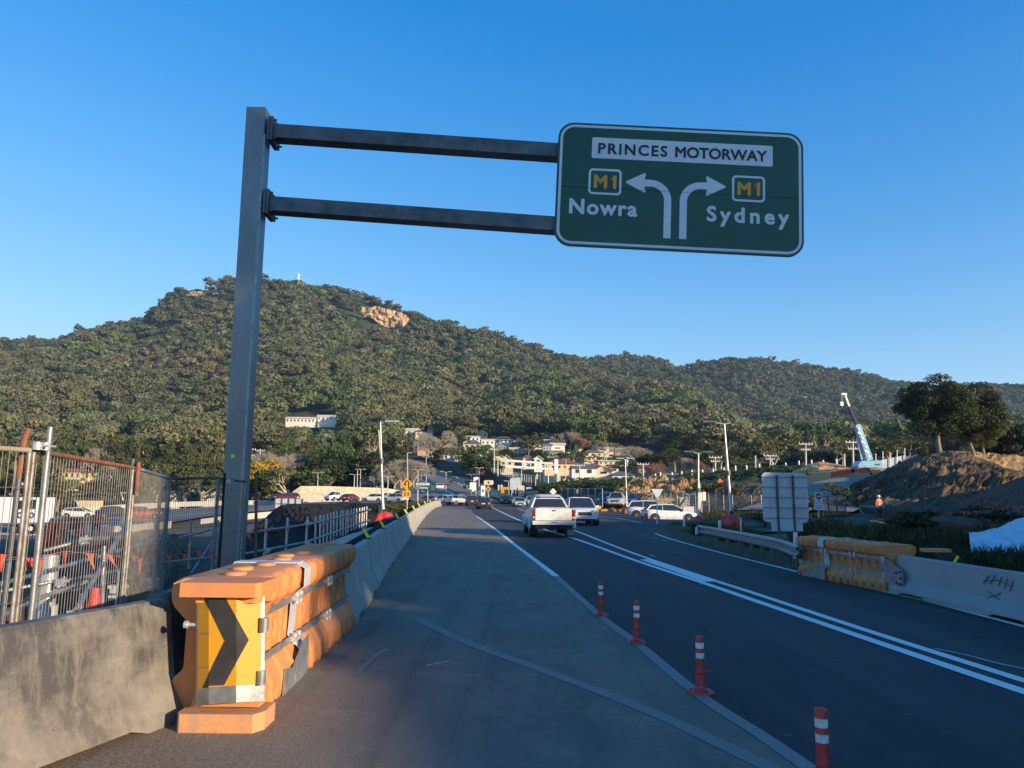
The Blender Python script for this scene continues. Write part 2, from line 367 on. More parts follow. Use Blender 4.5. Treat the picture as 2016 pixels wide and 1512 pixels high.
def leaf_mat(name, c1, c2, obj_var=.35, tint=False):
    m, nt, b = new_mat(name)
    geo = nd(nt, 'ShaderNodeNewGeometry')
    col = mix(nt, geo.outputs['Random Per Island'], c1, c2)
    if tint:
        at = nd(nt, 'ShaderNodeAttribute'); at.attribute_name = 'tint'
        col = mix(nt, 1.0, col, at.outputs['Color'], 'MULTIPLY')
    else:
        oi = nd(nt, 'ShaderNodeObjectInfo')
        hsv = nd(nt, 'ShaderNodeHueSaturation'); nt.links.new(col, hsv.inputs['Color'])
        nt.links.new(rng(nt, oi.outputs['Random'], 0, 1, 1 - obj_var, 1 + obj_var), hsv.inputs['Value'])
        nt.links.new(rng(nt, oi.outputs['Random'], 0, 1, .485, .515), hsv.inputs['Hue'])
        col = hsv.outputs[0]
    nt.links.new(col, b.inputs['Base Color']); b.inputs['Roughness'].default_value = .7
    b.inputs['Specular IOR Level'].default_value = .25
    tr = nd(nt, 'ShaderNodeBsdfTranslucent'); nt.links.new(col, tr.inputs[0])
    ms = nd(nt, 'ShaderNodeMixShader'); ms.inputs[0].default_value = .2
    out = nt.nodes['Material Output']
    nt.links.new(b.outputs[0], ms.inputs[1]); nt.links.new(tr.outputs[0], ms.inputs[2]); nt.links.new(ms.outputs[0], out.inputs[0])
    return m
M['leaf_olive'] = leaf_mat('olive_foliage', (.05, .062, .018), (.13, .135, .045))
M['leaf_green'] = leaf_mat('green_foliage', (.035, .06, .018), (.085, .125, .04))
M['leaf_dark'] = leaf_mat('dark_foliage', (.018, .032, .014), (.05, .068, .026), .2)
M['leaf_yellow'] = leaf_mat('yellow_foliage', (.28, .19, .02), (.5, .36, .05), .2)
M['leaf_forest'] = leaf_mat('forest_foliage', (.092, .105, .048), (.172, .178, .088), tint=True)
M['grass'] = leaf_mat('grass_blades', (.045, .055, .018), (.17, .14, .07), tint=True)
M['bark'] = basic('grey_bark', (.25, .2, .16), .9, 0, .4, 2)
M['bark_dark'] = basic('dark_bark', (.10, .075, .055), .9, 0, .4, 2)
M['bark_white'] = basic('white_gum_bark', (.6, .5, .4), .8, 0, .4, 1)
M['twig'] = basic('bare_twigs', (.38, .34, .28), .9, 0, .3, .5)
M['twig_red'] = basic('reddish_twigs', (.36, .19, .14), .9, 0, .3, .5)

# ------------------------------------------------------------------ terrain
TPX = [-700, -200, 0, 150, 320, 400, 520, 700, 830, 900, 1000, 1120, 1200, 1300, 1400, 1500, 1600, 1750, 1900, 2016, 2800]
TT = {
 110: [1033, 1033, 1033, 1033, 1033, 1033, 1030, 1012, 1000, 998, 998, 998, 998, 998, 996, 992, 988, 975, 960, 955, 940],
 180: [1006, 1006, 1006, 1006, 1006, 1006, 1002, 995, 989, 989, 987, 980, 962, 952, 947, 943, 936, 928, 918, 915, 900],
 260: [950, 960, 964, 966, 966, 966, 966, 964, 964, 955, 942, 934, 930, 930, 930, 930, 930, 918, 905, 905, 890],
 380: [890, 900, 908, 910, 910, 908, 900, 895, 893, 890, 886, 886, 886, 890, 902, 912, 918, 912, 900, 895, 880],
 520: [835, 845, 850, 852, 848, 845, 842, 845, 842, 850, 850, 848, 845, 850, 868, 884, 898, 900, 890, 880, 870],
 700: [778, 785, 788, 786, 770, 755, 752, 772, 782, 788, 775, 766, 774, 795, 818, 854, 872, 885, 882, 878, 870],
 900: [735, 728, 728, 722, 690, 668, 662, 688, 712, 732, 752, 784, 800, 820, 840, 850, 858, 868, 868, 868, 860],
 1100: [722, 695, 686, 668, 612, 572, 568, 598, 642, 660, 686, 734, 768, 785, 797, 805, 812, 826, 828, 830, 825],
 1400: [800, 780, 770, 760, 700, 680, 680, 690, 730, 745, 750, 735, 722, 728, 722, 722, 732, 762, 768, 770, 775],
 1750: [900, 880, 870, 860, 830, 820, 820, 830, 840, 850, 850, 850, 850, 850, 850, 850, 850, 850, 850, 850, 850]}
SKY = [(-700, 722), (-200, 692), (0, 682), (60, 680), (120, 680), (160, 660), (210, 650), (275, 645), (310, 612), (335, 588), (360, 576), (400, 564),
       (470, 556), (520, 560), (600, 570), (700, 586), (780, 610), (830, 635), (900, 652), (960, 664), (1040, 692), (1100, 712), (1150, 722)]
SKY2 = [(1000, 740), (1110, 727), (1150, 727), (1190, 717), (1250, 713), (1290, 718), (1335, 737), (1370, 727), (1420, 721), (1500, 722), (1560, 727), (1620, 735), (1700, 748), (1755, 766), (1850, 773), (1950, 770), (2016, 774), (2800, 785)]
YS = sorted(TT)
_dense = list(range(-700, 2801, 20))
TA, TE = [], []
for Y in YS:
    ys = np.interp(_dense, TPX, TT[Y])
    if Y == 1100:
        sk = np.interp(_dense, [p[0] for p in SKY], [p[1] + 5 for p in SKY]); ys = np.where(np.array(_dense) < 1150, sk, ys)
    if Y == 1400:
        k2 = np.interp(_dense, [p[0] for p in SKY2], [p[1] for p in SKY2]); ys = np.where(np.array(_dense) > 1100, k2, ys)
    pts = [W(p, q, 1.0) for p, q in zip(_dense, ys)]
    TA.append(np.array([v.x for v in pts])); TE.append(np.array([v.z - CH for v in pts]))
AG = np.linspace(-1.5, 1.6, 320)
_=0
TEG = np.array([np.interp(AG, a, e) for a, e in zip(TA, TE)])     # rows: depth
def t_far(x, y):
    a = x / np.maximum(y, 1)
    ai = np.clip((a - AG[0]) / (AG[1] - AG[0]), 0, len(AG) - 1.001); i0 = ai.astype(int); fr = ai - i0
    yi = np.interp(y, YS, range(len(YS))); j0 = np.minimum(yi.astype(int), len(YS) - 2); fy = yi - j0
    e0 = TEG[j0, i0] * (1 - fr) + TEG[j0, i0 + 1] * fr
    e1 = TEG[j0 + 1, i0] * (1 - fr) + TEG[j0 + 1, i0 + 1] * fr
    z0 = e0 * np.array(YS)[j0]; z1 = e1 * np.array(YS)[j0 + 1]
    return CH + z0 * (1 - fy) + z1 * fy
LY = [-60, 0, 5, 10, 13, 16.4, 36, 75, 127, 160]; LX = [-6, -3.7, -3.1, -2.15, -2.4, -2.75, -4.8, -8.5, -12.3, -14]
RY = [-60, 0, 10, 15, 24, 35, 46, 60, 85, 112, 160]; RX = [9, 7.9, 7.3, 7.0, 7.0, 7.6, 9.5, 16, 18, 14, 12]
def t_near(x, y):
    L = np.interp(y, LY, LX); R = np.interp(y, RY, RX)
    s = np.clip((L - .9 - x) / 4.5, 0, 1); s = s * s * (3 - 2 * s)
    zl = -.5 - .021 * np.clip(y, 0, 100)
    r = np.clip((x - R - .8) / 10, 0, 1)
    zr = r * (-.25) * np.clip((y - 30) / 20, 0, 1) + r * .35 * np.clip((30 - y) / 15, 0, 1)
    return -.03 + s * zl + zr
def ribbon_pts(pts, n=12):
    out = []
    for i in range(len(pts) - 1):
        for k in range(n):
            t = k / n
            p0 = pts[max(i - 1, 0)]; p1 = pts[i]; p2 = pts[i + 1]; p3 = pts[min(i + 2, len(pts) - 1)]
            out.append(0.5 * ((2 * p1) + (p2 - p0) * t + (2 * p0 - 5 * p1 + 4 * p2 - p3) * t * t + (-p0 + 3 * p1 - 3 * p2 + p3) * t ** 3))
    out.append(pts[-1]); return out
MOTOR = ribbon_pts([W(*p) for p in ((-260, 1075, 72), (-40, 1060, 84), (150, 1030, 104), (320, 1012, 120), (500, 999, 134), (680, 989, 146), (800, 986, 154), (868, 986, 160), (940, 988, 160))])
CLIMB = ribbon_pts([W(*p) for p in ((968, 994, 140), (936, 986, 149), (904, 971, 163), (872, 952, 190), (843, 936, 225), (800, 914, 300))])
RAMP = ribbon_pts([W(*p) for p in ((1560, 1005, 60), (1640, 975, 74), (1700, 944, 96), (1800, 932, 120))])
RIB = [(np.array([tuple(p) for p in MOTOR]), 13.0, 12.0), (np.array([tuple(p) for p in CLIMB[14:]]), 9.0, 14.0), (np.array([tuple(p) for p in RAMP]), 5.0, 4.0)]
def T(x, y):
    x = np.atleast_1d(np.asarray(x, float)); y = np.atleast_1d(np.asarray(y, float))
    b = np.clip((y - 88) / 24, 0, 1); b = b * b * (3 - 2 * b)
    z = t_near(x, y) * (1 - b) + t_far(x, np.maximum(y, 60)) * b
    gz = 9.0 * np.clip((y - 430) / 160, 0, 1) * np.clip(np.abs(y - 1100) / 130, 0, 1) * np.clip(np.abs(y - 1400) / 130, 0, 1)
    z = z + gz * (np.sin(x * .021 + 1.7 * np.sin(y * .008)) + .6 * np.sin(x * .047 - y * .011 + 2)) - gz * .8
    for P, w0, w1 in RIB:
        d = np.full(x.shape, 1e9); zz = np.zeros(x.shape)
        for p in P[::2]:
            dd = np.hypot(x - p[0], y - p[1]); m = dd < d; d[m] = dd[m]; zz[m] = p[2]
        k = 1 - np.clip((d - w0) / w1, 0, 1); k = k * k * (3 - 2 * k)
        k = np.where((x > np.interp(y, LY, LX) - 4) & (y < 100) & (x < 12), 0, k)
        z = z * (1 - k) + (zz - .35) * k
    return z
def Tz(x, y): return float(T(x, y)[0])
def hit(px, py, y0=100, y1=1400):
    ys = np.arange(y0, y1, 4.0); d = ray(px, py)
    xs = d.x / d.y * ys; zs = CH + d.z / d.y * ys; tz = T(xs, ys)
    i = np.argmax(tz >= zs)
    return Vector((xs[i], ys[i], tz[i])) if tz[i] >= zs[i] else Vector((xs[-1], ys[-1], tz[-1]))
def build_terrain():
    rows = np.concatenate([np.arange(-240, -10, 12), np.arange(-10, 60, .9), np.arange(60, 130, 2), np.arange(130, 420, 6), np.arange(420, 1500, 14), np.arange(1500, 2600, 60)])
    cols = np.linspace(-1.5, 1.6, 300)
    X = np.zeros((len(rows), len(cols))); Yg = np.zeros_like(X)
    for i, y in enumerate(rows): X[i] = cols * (max(y, 0) + 45); Yg[i] = y
    Z = T(X.ravel(), Yg.ravel()).reshape(X.shape)
    nz = np.array([mn.noise(Vector((x * .35, y * .35, 0))) for x, y in zip(X.ravel(), Yg.ravel())]).reshape(X.shape)
    L = np.interp(Yg, LY, LX); R = np.interp(Yg, RY, RX)
    off = np.clip((L - 1.5 - X) / 3, 0, 1) + np.clip((X - R - 1.2) / 3, 0, 1)
    dm = np.full(X.shape, 1e9)
    for p in MOTOR[::2] + CLIMB[::2]: dm = np.minimum(dm, np.hypot(X - p.x, Yg - p.y))
    off = np.where(dm < 16, 0, off)
    Z = Z + np.clip(off, 0, 1) * nz * np.where(Yg < 100, .3, .6)
    V = np.stack([X.ravel(), Yg.ravel(), Z.ravel()], 1); n = len(cols)
    i, j = np.meshgrid(np.arange(len(rows) - 1), np.arange(n - 1), indexing='ij'); a = (i * n + j).ravel()
    o = npmesh('ground', V, np.stack([a, a + 1, a + n + 1, a + n], 1), M['terrain'], smooth=True); tag(o, kind='structure')
build_terrain()

def strip(name, left, right, mat, z=None, kind='structure', sub=1):
    mb = MB(); n = len(left)
    vs = list(left) + list(right)
    mb.add(vs, [(i, n + i, n + i + 1, i + 1) for i in range(n - 1)], True)
    o = mb.build(name, mat)
    if kind: tag(o, kind=kind)
    return o
def rib_strip(name, pts, off0, off1, mat, dz=0, i0=0, i1=None, kind='structure'):
    pts = pts[i0:i1]; l, r = [], []
    for i, p in enumerate(pts):
        d = (pts[min(i + 1, len(pts) - 1)] - pts[max(i - 1, 0)]); n = Vector((d.y, -d.x, 0)).normalized()
        l.append(p + n * off0 + Vector((0, 0, dz))); r.append(p + n * off1 + Vector((0, 0, dz)))
    return strip(name, r, l, mat, kind=kind)
# --- near road
ys = [-12, -5, 0, 2, 4, 6, 8, 10, 12, 13.5, 15, 18, 22, 26, 30, 36, 42, 46, 50, 55, 60, 68, 76, 85, 95, 105, 112, 125, 140, 152]
Lx = lambda y: float(np.interp(y, LY, LX)); Rx = lambda y: float(np.interp(y, RY, RX))
strip('road', [Vector((Lx(y) - .9, y, 0)) for y in ys], [Vector((Rx(y), y, 0)) for y in ys], M['asphalt'])
# old dusty lane: left of the bollard line
bl = [(940, 1018), (1000, 1060), (1040, 1092), (1095, 1135), (1180, 1212), (1255, 1268), (1372, 1366), (1500, 1450), (1600, 1520), (1700, 1600), (1900, 1800)]
bg_ = [G(*p) for p in bl]; far = [G(926, 1005), G(915, 998)]
edge = [p.copy() for p in reversed(bg_)] + far
def wob(p, k): return Vector((p.x + .03 * math.sin(p.y * 5.1 + k) + .02 * math.sin(p.y * 13), p.y, p.z))
e2 = []
for i in range(len(edge) - 1):
    n = max(2, int((edge[i + 1] - edge[i]).length / .4)); n = min(n, 30)
    for k in range(n): e2.append(edge[i].lerp(edge[i + 1], k / n))
e2.append(edge[-1])
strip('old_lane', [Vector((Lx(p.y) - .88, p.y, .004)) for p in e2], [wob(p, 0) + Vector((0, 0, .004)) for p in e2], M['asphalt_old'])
def mark(name, pxs, w, mat, z=.008, sub=6, wfun=None):
    ps = [G(*p) for p in pxs]; ps = ribbon_pts(ps, sub) if len(ps) > 2 else [ps[0].lerp(ps[1], t / 8) for t in range(9)]
    l, r = [], []
    for i, p in enumerate(ps):
        d = ps[min(i + 1, len(ps) - 1)] - ps[max(i - 1, 0)]; n = Vector((d.y, -d.x, 0)).normalized() * w / 2
        l.append(p - n + Vector((0, 0, z))); r.append(p + n + Vector((0, 0, z)))
    return strip(name, l, r, mat)
mark('left_lane_line', [(1095, 1135), (1060, 1108), (1010, 1070), (975, 1042), (945, 1021), (937, 1016)], .15, M['line'])
mark('worn_lane_line', [(1700, 1600), (1600, 1520), (1500, 1450), (1372, 1366), (1255, 1268), (1180, 1212), (1095, 1135)], .13, M['line_worn'], .009)
mark('centre_line', [(2300, 1455), (2016, 1363), (1700, 1256), (1480, 1181), (1390, 1150), (1240, 1100), (1135, 1062), (1026, 1026), (970, 1000), (955, 993)], .17, M['line'])
mark('centre_line', [(2300, 1428), (2016, 1341), (1700, 1240), (1480, 1167), (1390, 1138), (1240, 1087), (1135, 1046), (1032, 1006), (987, 990)], .15, M['line'])
mark('centre_line_patch', [(1400, 1146), (1330, 1122), (1270, 1102)], .34, M['line'], .012)
mark('edge_line', [(2400, 1330), (2016, 1234), (1800, 1178), (1620, 1138), (1440, 1094), (1350, 1070), (1310, 1058), (1290, 1050)], .12, M['line'])
mark('edge_line', [(1262, 1029), (1225, 1022), (1190, 1018), (1160, 1016)], .12, M['line'])
mark('ghost_line', [(830, 1222), (910, 1262), (1040, 1310), (1180, 1362), (1310, 1415), (1420, 1467), (1530, 1520)], .15, M['ghost'])
mark('ghost_line', [(700, 1330), (730, 1300), (760, 1278)], .06, M['ghost'])
mark('ghost_line', [(838, 1312), (885, 1302)], .05, M['dash'])
for a in (((1222, 1044), (1232, 1045)), ((1263, 1053), (1274, 1054)), ((1284, 1058), (1296, 1060)), ((1303, 1064), (1316, 1066)), ((1240, 1042), (1250, 1043)), ((931, 1011), (934, 1014)), ((925, 1003), (928, 1006)), ((896, 1002), (904, 1002)), ((880, 1032), (886, 1031)), ((1280, 1093), (1290, 1096))):
    mark('faint_dash', a, .1, M['dash'])
mark('ghost_line', [(1840, 1278), (1900, 1290), (1960, 1306), (2016, 1318)], .05, M['dash'])
# right verge sheet
def verge():
    rows = [y for y in np.arange(2, 62, .8)]; mb = MB(); n = 14; vs = []
    for y in rows:
        for k in range(n):
            x = Rx(y) - .1 + k * (.35 if y < 40 else .6)
            z = .006 + (Tz(x, y) - .0 if k > 2 else 0) + (.05 if k > 1 else 0) + .05 * mn.noise(Vector((x * 2, y * 2, 3))) * (k > 1)
            vs.append((x + .12 * mn.noise(Vector((0, y * .8, 1))) * (k == 0), y, z))
    mb.add(vs, [(i * n + j, i * n + j + 1, (i + 1) * n + j + 1, (i + 1) * n + j) for i in range(len(rows) - 1) for j in range(n - 1)], True)
    tag(mb.build('verge', M['verge']), kind='structure')
verge()
# car park surface and motorway
strip('car_park', [G(1180, 1012) + Vector((0, 0, -.02)), G(1275, 1032) + Vector((0, 0, -.02))], [Vector((24, 78, -.1)), Vector((24, 50, -.1))], M['asphalt'])
rib_strip('motorway', MOTOR, -12, 12, M['asphalt_far'])
rib_strip('climbing_road', CLIMB, -13, 4.6, M['asphalt_far'], .03, 6)
for off in (-2.2, -1.6, 4.1, -7.6):
    rib_strip('motorway_line', CLIMB, off - .14, off + .14, M['line'], .06, 10)
for i in range(12, len(CLIMB) - 3, 4): rib_strip('motorway_line', CLIMB, 1.1, 1.3, M['dash'], .06, i, i + 2)
for off in (-6, 6): rib_strip('motorway_line', MOTOR, off - .12, off + .12, M['line'], .03, 20)
rib_strip('site_track', RAMP, -4.5, 4.5, M['gravel_road'])

# mounds: front toe -> crest -> back, displaced
def mound(name, toe, crest, mat, back=14, drop=4, amp=.5, rows=22, cols=70, seed=0, sharp=.0, fr=.4):
    rows = int(rows * 1.7); cols = int(cols * 1.7)
    def samp(pts, t):
        s = t * (len(pts) - 1); i = min(int(s), len(pts) - 2); f = s - i; f = f * f * (3 - 2 * f) * .5 + f * .5
        return pts[i].lerp(pts[i + 1], f)
    a = [W(*p) for p in toe]; b = [W(*p) for p in crest]; V = []
    for j in range(rows + 5):
        for i in range(cols + 1):
            t = i / cols; p0 = samp(a, t); p1 = samp(b, t)
            if j <= rows:
                s = max(0, j - 1) / (rows - 1); p = p0.lerp(p1, s); p.z = p0.z + (p1.z - p0.z) * (s ** .9)
            else:
                k = (j - rows) / 4; p = p1 + Vector((p1.x / p1.y * back * k, back * k, -drop * k * k))
                s = 1
            q = Vector((p.x * fr, p.y * fr, p.z * fr + seed))
            n = mn.fractal(q, .65, 2.2, 7) if sharp == 0 else mn.hetero_terrain(q, .8, 2.2, 5, .6) - .8
            k = math.sin(math.pi * min(1, max(0, s * .98 + .02))) if j <= rows else 0
            p += Vector((0, -1, .8)) * n * amp * (.25 + .75 * k)
            if j == 0: p += Vector((0, -1.2, -3.0))
            V.append(tuple(p))
    n = cols + 1; mb = MB()
    mb.add(V, [(j * n + i, j * n + i + 1, (j + 1) * n + i + 1, (j + 1) * n + i) for j in range(rows + 4) for i in range(cols)], sharp == 0)
    return tag(mb.build(name, mat), kind='structure')
mound('earth_mound', [(1180, 996, 88), (1230, 992, 88), (1290, 985, 90), (1340, 978, 92), (1385, 972, 94)],
      [(1195, 984, 96), (1222, 962, 104), (1240, 946, 110), (1262, 938, 114), (1290, 935, 116), (1330, 936, 116), (1352, 944, 112), (1366, 952, 108)], M['dirt_ochre'], 10, 3, 1.3, 30, 90, 3, fr=.5)
mound('dark_embankment', [(1320, 996, 86), (1400, 1000, 80), (1480, 1010, 70), (1560, 1010, 66), (1620, 1006, 66)],
      [(1330, 968, 112), (1372, 950, 112), (1420, 947, 110), (1480, 950, 106), (1540, 958, 98), (1610, 962, 94)], M['dirt_dark'], 14, 3, .7, 20, 70, 5)
mound('green_embankment', [(1060, 985, 128), (1140, 985, 122), (1220, 975, 122), (1320, 968, 122), (1450, 955, 124), (1560, 945, 128), (1600, 940, 128)],
      [(1060, 950, 150), (1105, 950, 150), (1180, 944, 150), (1250, 941, 150), (1330, 935, 150), (1420, 927, 150), (1500, 920, 148), (1600, 912, 146)], M['leaf_dark'], 20, 1, .9, 24, 100, 8)
mound('sand_mound', [(1560, 950, 116), (1600, 938, 116), (1650, 936, 114), (1700, 930, 114)],
      [(1560, 928, 128), (1592, 914, 130), (1612, 909, 130), (1650, 914, 128), (1690, 926, 122)], M['sand'], 8, 3, .35, 16, 40, 11)
mound('spoil_mound', [(1645, 990, 64), (1720, 1004, 58), (1830, 1012, 54), (1930, 1016, 50), (2016, 1018, 48), (2200, 1024, 46)],
      [(1690, 948, 84), (1720, 935, 84), (1750, 920, 82), (1790, 903, 80), (1835, 892, 78), (1870, 889, 78), (1905, 891, 78), (1940, 905, 76), (1990, 925, 70), (2050, 935, 68), (2200, 930, 66)], M['dirt_dark'], 20, 2, 1.0, 36, 130, 17)
mound('spoil_plateau', [(1880, 905, 84), (1940, 925, 82), (2016, 945, 78), (2200, 950, 76)],
      [(1880, 889, 100), (1930, 886, 106), (1970, 886, 108), (2040, 886, 108), (2200, 880, 108)], M['dirt_ochre'], 20, 1, .5, 16, 60, 23)
mound('red_soil_slope', [(1800, 1018, 47), (1880, 1030, 43), (1960, 1040, 38), (2040, 1046, 36), (2200, 1050, 35)],
      [(1800, 1008, 52), (1880, 990, 52), (1950, 962, 50), (2016, 938, 48), (2200, 900, 46)], M['dirt_red'], 14, 1, .4, 20, 60, 29)
mound('black_soil_heap', [(470, 1070, 26), (560, 1095, 22), (640, 1085, 24), (700, 1050, 30), (740, 1020, 42)],
      [(470, 1068, 30), (500, 1040, 36), (530, 1012, 44), (556, 993, 48), (580, 990, 50), (640, 992, 54), (700, 988, 58), (745, 992, 60)], M['dirt_black'], 10, 2, .45, 24, 70, 31)
mound('brown_soil_heap', [(0, 1190, 12), (100, 1170, 13), (200, 1160, 14), (330, 1140, 17)],
      [(0, 1085, 27), (90, 1075, 28), (200, 1068, 29), (300, 1060, 32), (380, 1050, 36)], M['dirt'], 8, 1.5, .35, 20, 50, 37, fr=.8)

# ------------------------------------------------------------------ foliage tools
NR = np.random.RandomState(3)
def leaf_quads(C, S, N, jit=.9, asp=.6, rs=NR):
    """centres, sizes, outward normals -> quads"""
    n = len(C); nn = N + rs.normal(0, jit, (n, 3)); nn /= np.linalg.norm(nn, axis=1)[:, None] + 1e-9
    t = np.cross(nn, rs.normal(0, 1, (n, 3))); t /= np.linalg.norm(t, axis=1)[:, None] + 1e-9
    b = np.cross(nn, t); t = t * S[:, None]; b = b * (S * asp)[:, None]
    V = np.stack([C - t - b * .3, C - b, C + t + b * .3, C + b], 1).reshape(-1, 3)
    return V, np.arange(n * 4).reshape(n, 4)
def crown_proto(nl, nq, seed, q=.24, flat=.75):
    rs = np.random.RandomState(seed); Cs, Ns = [], []
    lobes = [(np.array([0, 0, .1]), .72)] + [(np.array([math.cos(a) * r, math.sin(a) * r, z]), rr) for a, r, z, rr in
             [(rs.uniform(0, 6.28), rs.uniform(.3, .7), rs.uniform(-.35, .45), rs.uniform(.28, .5)) for _ in range(nl)]]
    w = np.array([l[1] ** 2 for l in lobes]); w /= w.sum()
    for (c, r), k in zip(lobes, (w * nq).astype(int)):
        d = rs.normal(0, 1, (k, 3)); d[:, 2] = np.abs(d[:, 2]) * .9 - .25; d /= np.linalg.norm(d, axis=1)[:, None]
        Cs.append(c + d * r * np.array([1, 1, flat]) * rs.uniform(.82, 1.05, (k, 1))); Ns.append(d)
    C = np.concatenate(Cs); N = np.concatenate(Ns)
    return leaf_quads(C, rs.uniform(.6, 1.2, len(C)) * q, N, .5, .7, rs)
KEEP = []          # px rectangles that trees must not cover: x0,x1,y0,y1,D
CLR = [(228, 285, 850, 868, 400), (712, 798, 610, 640, 1080), (366, 432, 572, 586, 1100), (562, 665, 815, 832, 500), (838, 1010, 925, 985, 999), (640, 665, 600, 610, 1090)]
def forest():
    protos = [(crown_proto(6, 560, s, .105), crown_proto(6, 230, s + 50, .15), crown_proto(5, 120, s + 90, .205)) for s in range(7)]
    n = 30000; rs = np.random.RandomState(11)
    Y = np.sqrt(rs.uniform(250 ** 2, 1480 ** 2, n)); a = rs.uniform(-.84, .86, n); X = a * Y
    Z = T(X, Y)
    # visibility pruning: running max elevation per azimuth bin
    bins = np.linspace(-.9, .9, 360); yy = np.arange(120, 1480, 8.0)
    XX = bins[:, None] * yy[None]; ZZ = T(XX.ravel(), np.broadcast_to(yy, XX.shape).ravel()).reshape(XX.shape)
    EE = np.maximum.accumulate((ZZ - CH) / yy, axis=1)
    bi = np.clip(np.searchsorted(bins, a), 0, 359); yi = np.clip(((Y - 120) / 8).astype(int) - 2, 0, len(yy) - 1)
    vis = (Z + 20 - CH) / Y > EE[bi, yi]
    Vs, Fs, Ts = [], [], []; base = 0; cnt = 0
    for x, y, z in zip(X[vis], Y[vis], Z[vis]):
        px, py = PX((x, y, z))
        if y < (290 if px < 800 else (405 if px < 1110 else (345 if px < 1400 else 290))): continue
        r = rs.uniform(4.0, 8.2) * (1 + .35 * rs.rand()); h = r * 1.6 + 2 + (4 if rs.rand() < .12 else 0)
        rp = r / y * F; top = py - (h + r * .5) / y * F
        if any(px + rp * .35 > c[0] and px - rp * .35 < c[1] and py > c[2] and top + rp * .8 < c[3] and y < c[4] + 30 for c in CLR): continue
        if any(px + rp * .7 > c[0] and px - rp * .7 < c[1] and py > c[2] and top < c[3] and y < c[4] for c in KEEP): continue
        pr = protos[rs.randint(7)][0 if y < 480 else (1 if y < 800 else 2)]
        V, Fc = pr; ang = rs.uniform(0, 6.28); c, s = math.cos(ang), math.sin(ang)
        st = rs.uniform(.75, 1.15)
        P = V * np.array([r, r, r * st]); P = np.stack([P[:, 0] * c - P[:, 1] * s + x, P[:, 0] * s + P[:, 1] * c + y, P[:, 2] + z + h - r * .55], 1)
        k = mn.noise(Vector((x * .012, y * .012, z * .02))) * 1.15 + rs.normal(0, .24)
        if k > .52: t = np.array([1.28, 1.06, 1.1])
        elif k > .3: t = np.array([1.08, 1.0, .95])
        elif k < -.42: t = np.array([1.0, 1.14, .85])
        elif k < -.25: t = np.array([.5, .68, .6])
        else: t = np.array([1.0, 1.0, 1.0])
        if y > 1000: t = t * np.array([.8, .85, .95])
        if rs.rand() < .03: t = np.array([1.6, 1.4, 1.4])
        t = t * rs.uniform(.68, 1.25)
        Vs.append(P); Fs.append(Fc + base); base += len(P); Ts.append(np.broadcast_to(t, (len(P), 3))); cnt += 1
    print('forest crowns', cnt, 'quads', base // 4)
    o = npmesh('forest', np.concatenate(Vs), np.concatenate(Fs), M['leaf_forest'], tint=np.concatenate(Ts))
    tag(o, 'dense eucalypt forest covering the mountain and the lower hills', 'forest', kind='stuff')

# branching skeleton
def skeleton(seed, H, forks=3, levels=4, spread=.6, tr=.03, trunk=.35, up=.35, shrink=.68, seg=3, lean=.04, tl=1):
    rs = random.Random(seed); segs = []; tips = []
    def grow(p, d, L, r, lv):
        q = p.copy(); pts = [p.copy()]
        for k in range(seg):
            d = (d + Vector((rs.gauss(0, .12), rs.gauss(0, .12), rs.gauss(0, .06) + up * .12))).normalized(); q = q + d * L / seg; pts.append(q.copy())
        rs_ = [r * (1 - .35 * k / seg) for k in range(seg + 1)]; segs.append((pts, rs_, lv))
        if lv >= levels: tips.append((q, d, L)); return
        n = forks + (rs.random() < .4)
        a0 = rs.uniform(0, 6.28)
        for k in range(n):
            a = a0 + 6.28 * k / n + rs.gauss(0, .35)
            side = d.orthogonal().normalized(); side.rotate(Matrix.Rotation(a, 3, d))
            nd_ = (d * (1 - spread * .5) + side * spread * rs.uniform(.6, 1.25)).normalized()
            grow(q if k else q, nd_, L * shrink * rs.uniform(.8, 1.2), r * .62, lv + 1)
        if lv >= tl: tips.append((q, d, L))
    grow(Vector((0, 0, -.02 * H)), Vector((rs.gauss(0, lean), rs.gauss(0, lean), 1)).normalized(), H * trunk, H * tr, 0)
    return segs, tips
def norm_h(segs, tips, H):
    zm = max(p.z for s in segs for p in s[0]); k = H / zm
    return [([p * k for p in pts], [r * k for r in rr], lv) for pts, rr, lv in segs], [(q * k, d, L * k) for q, d, L in tips]
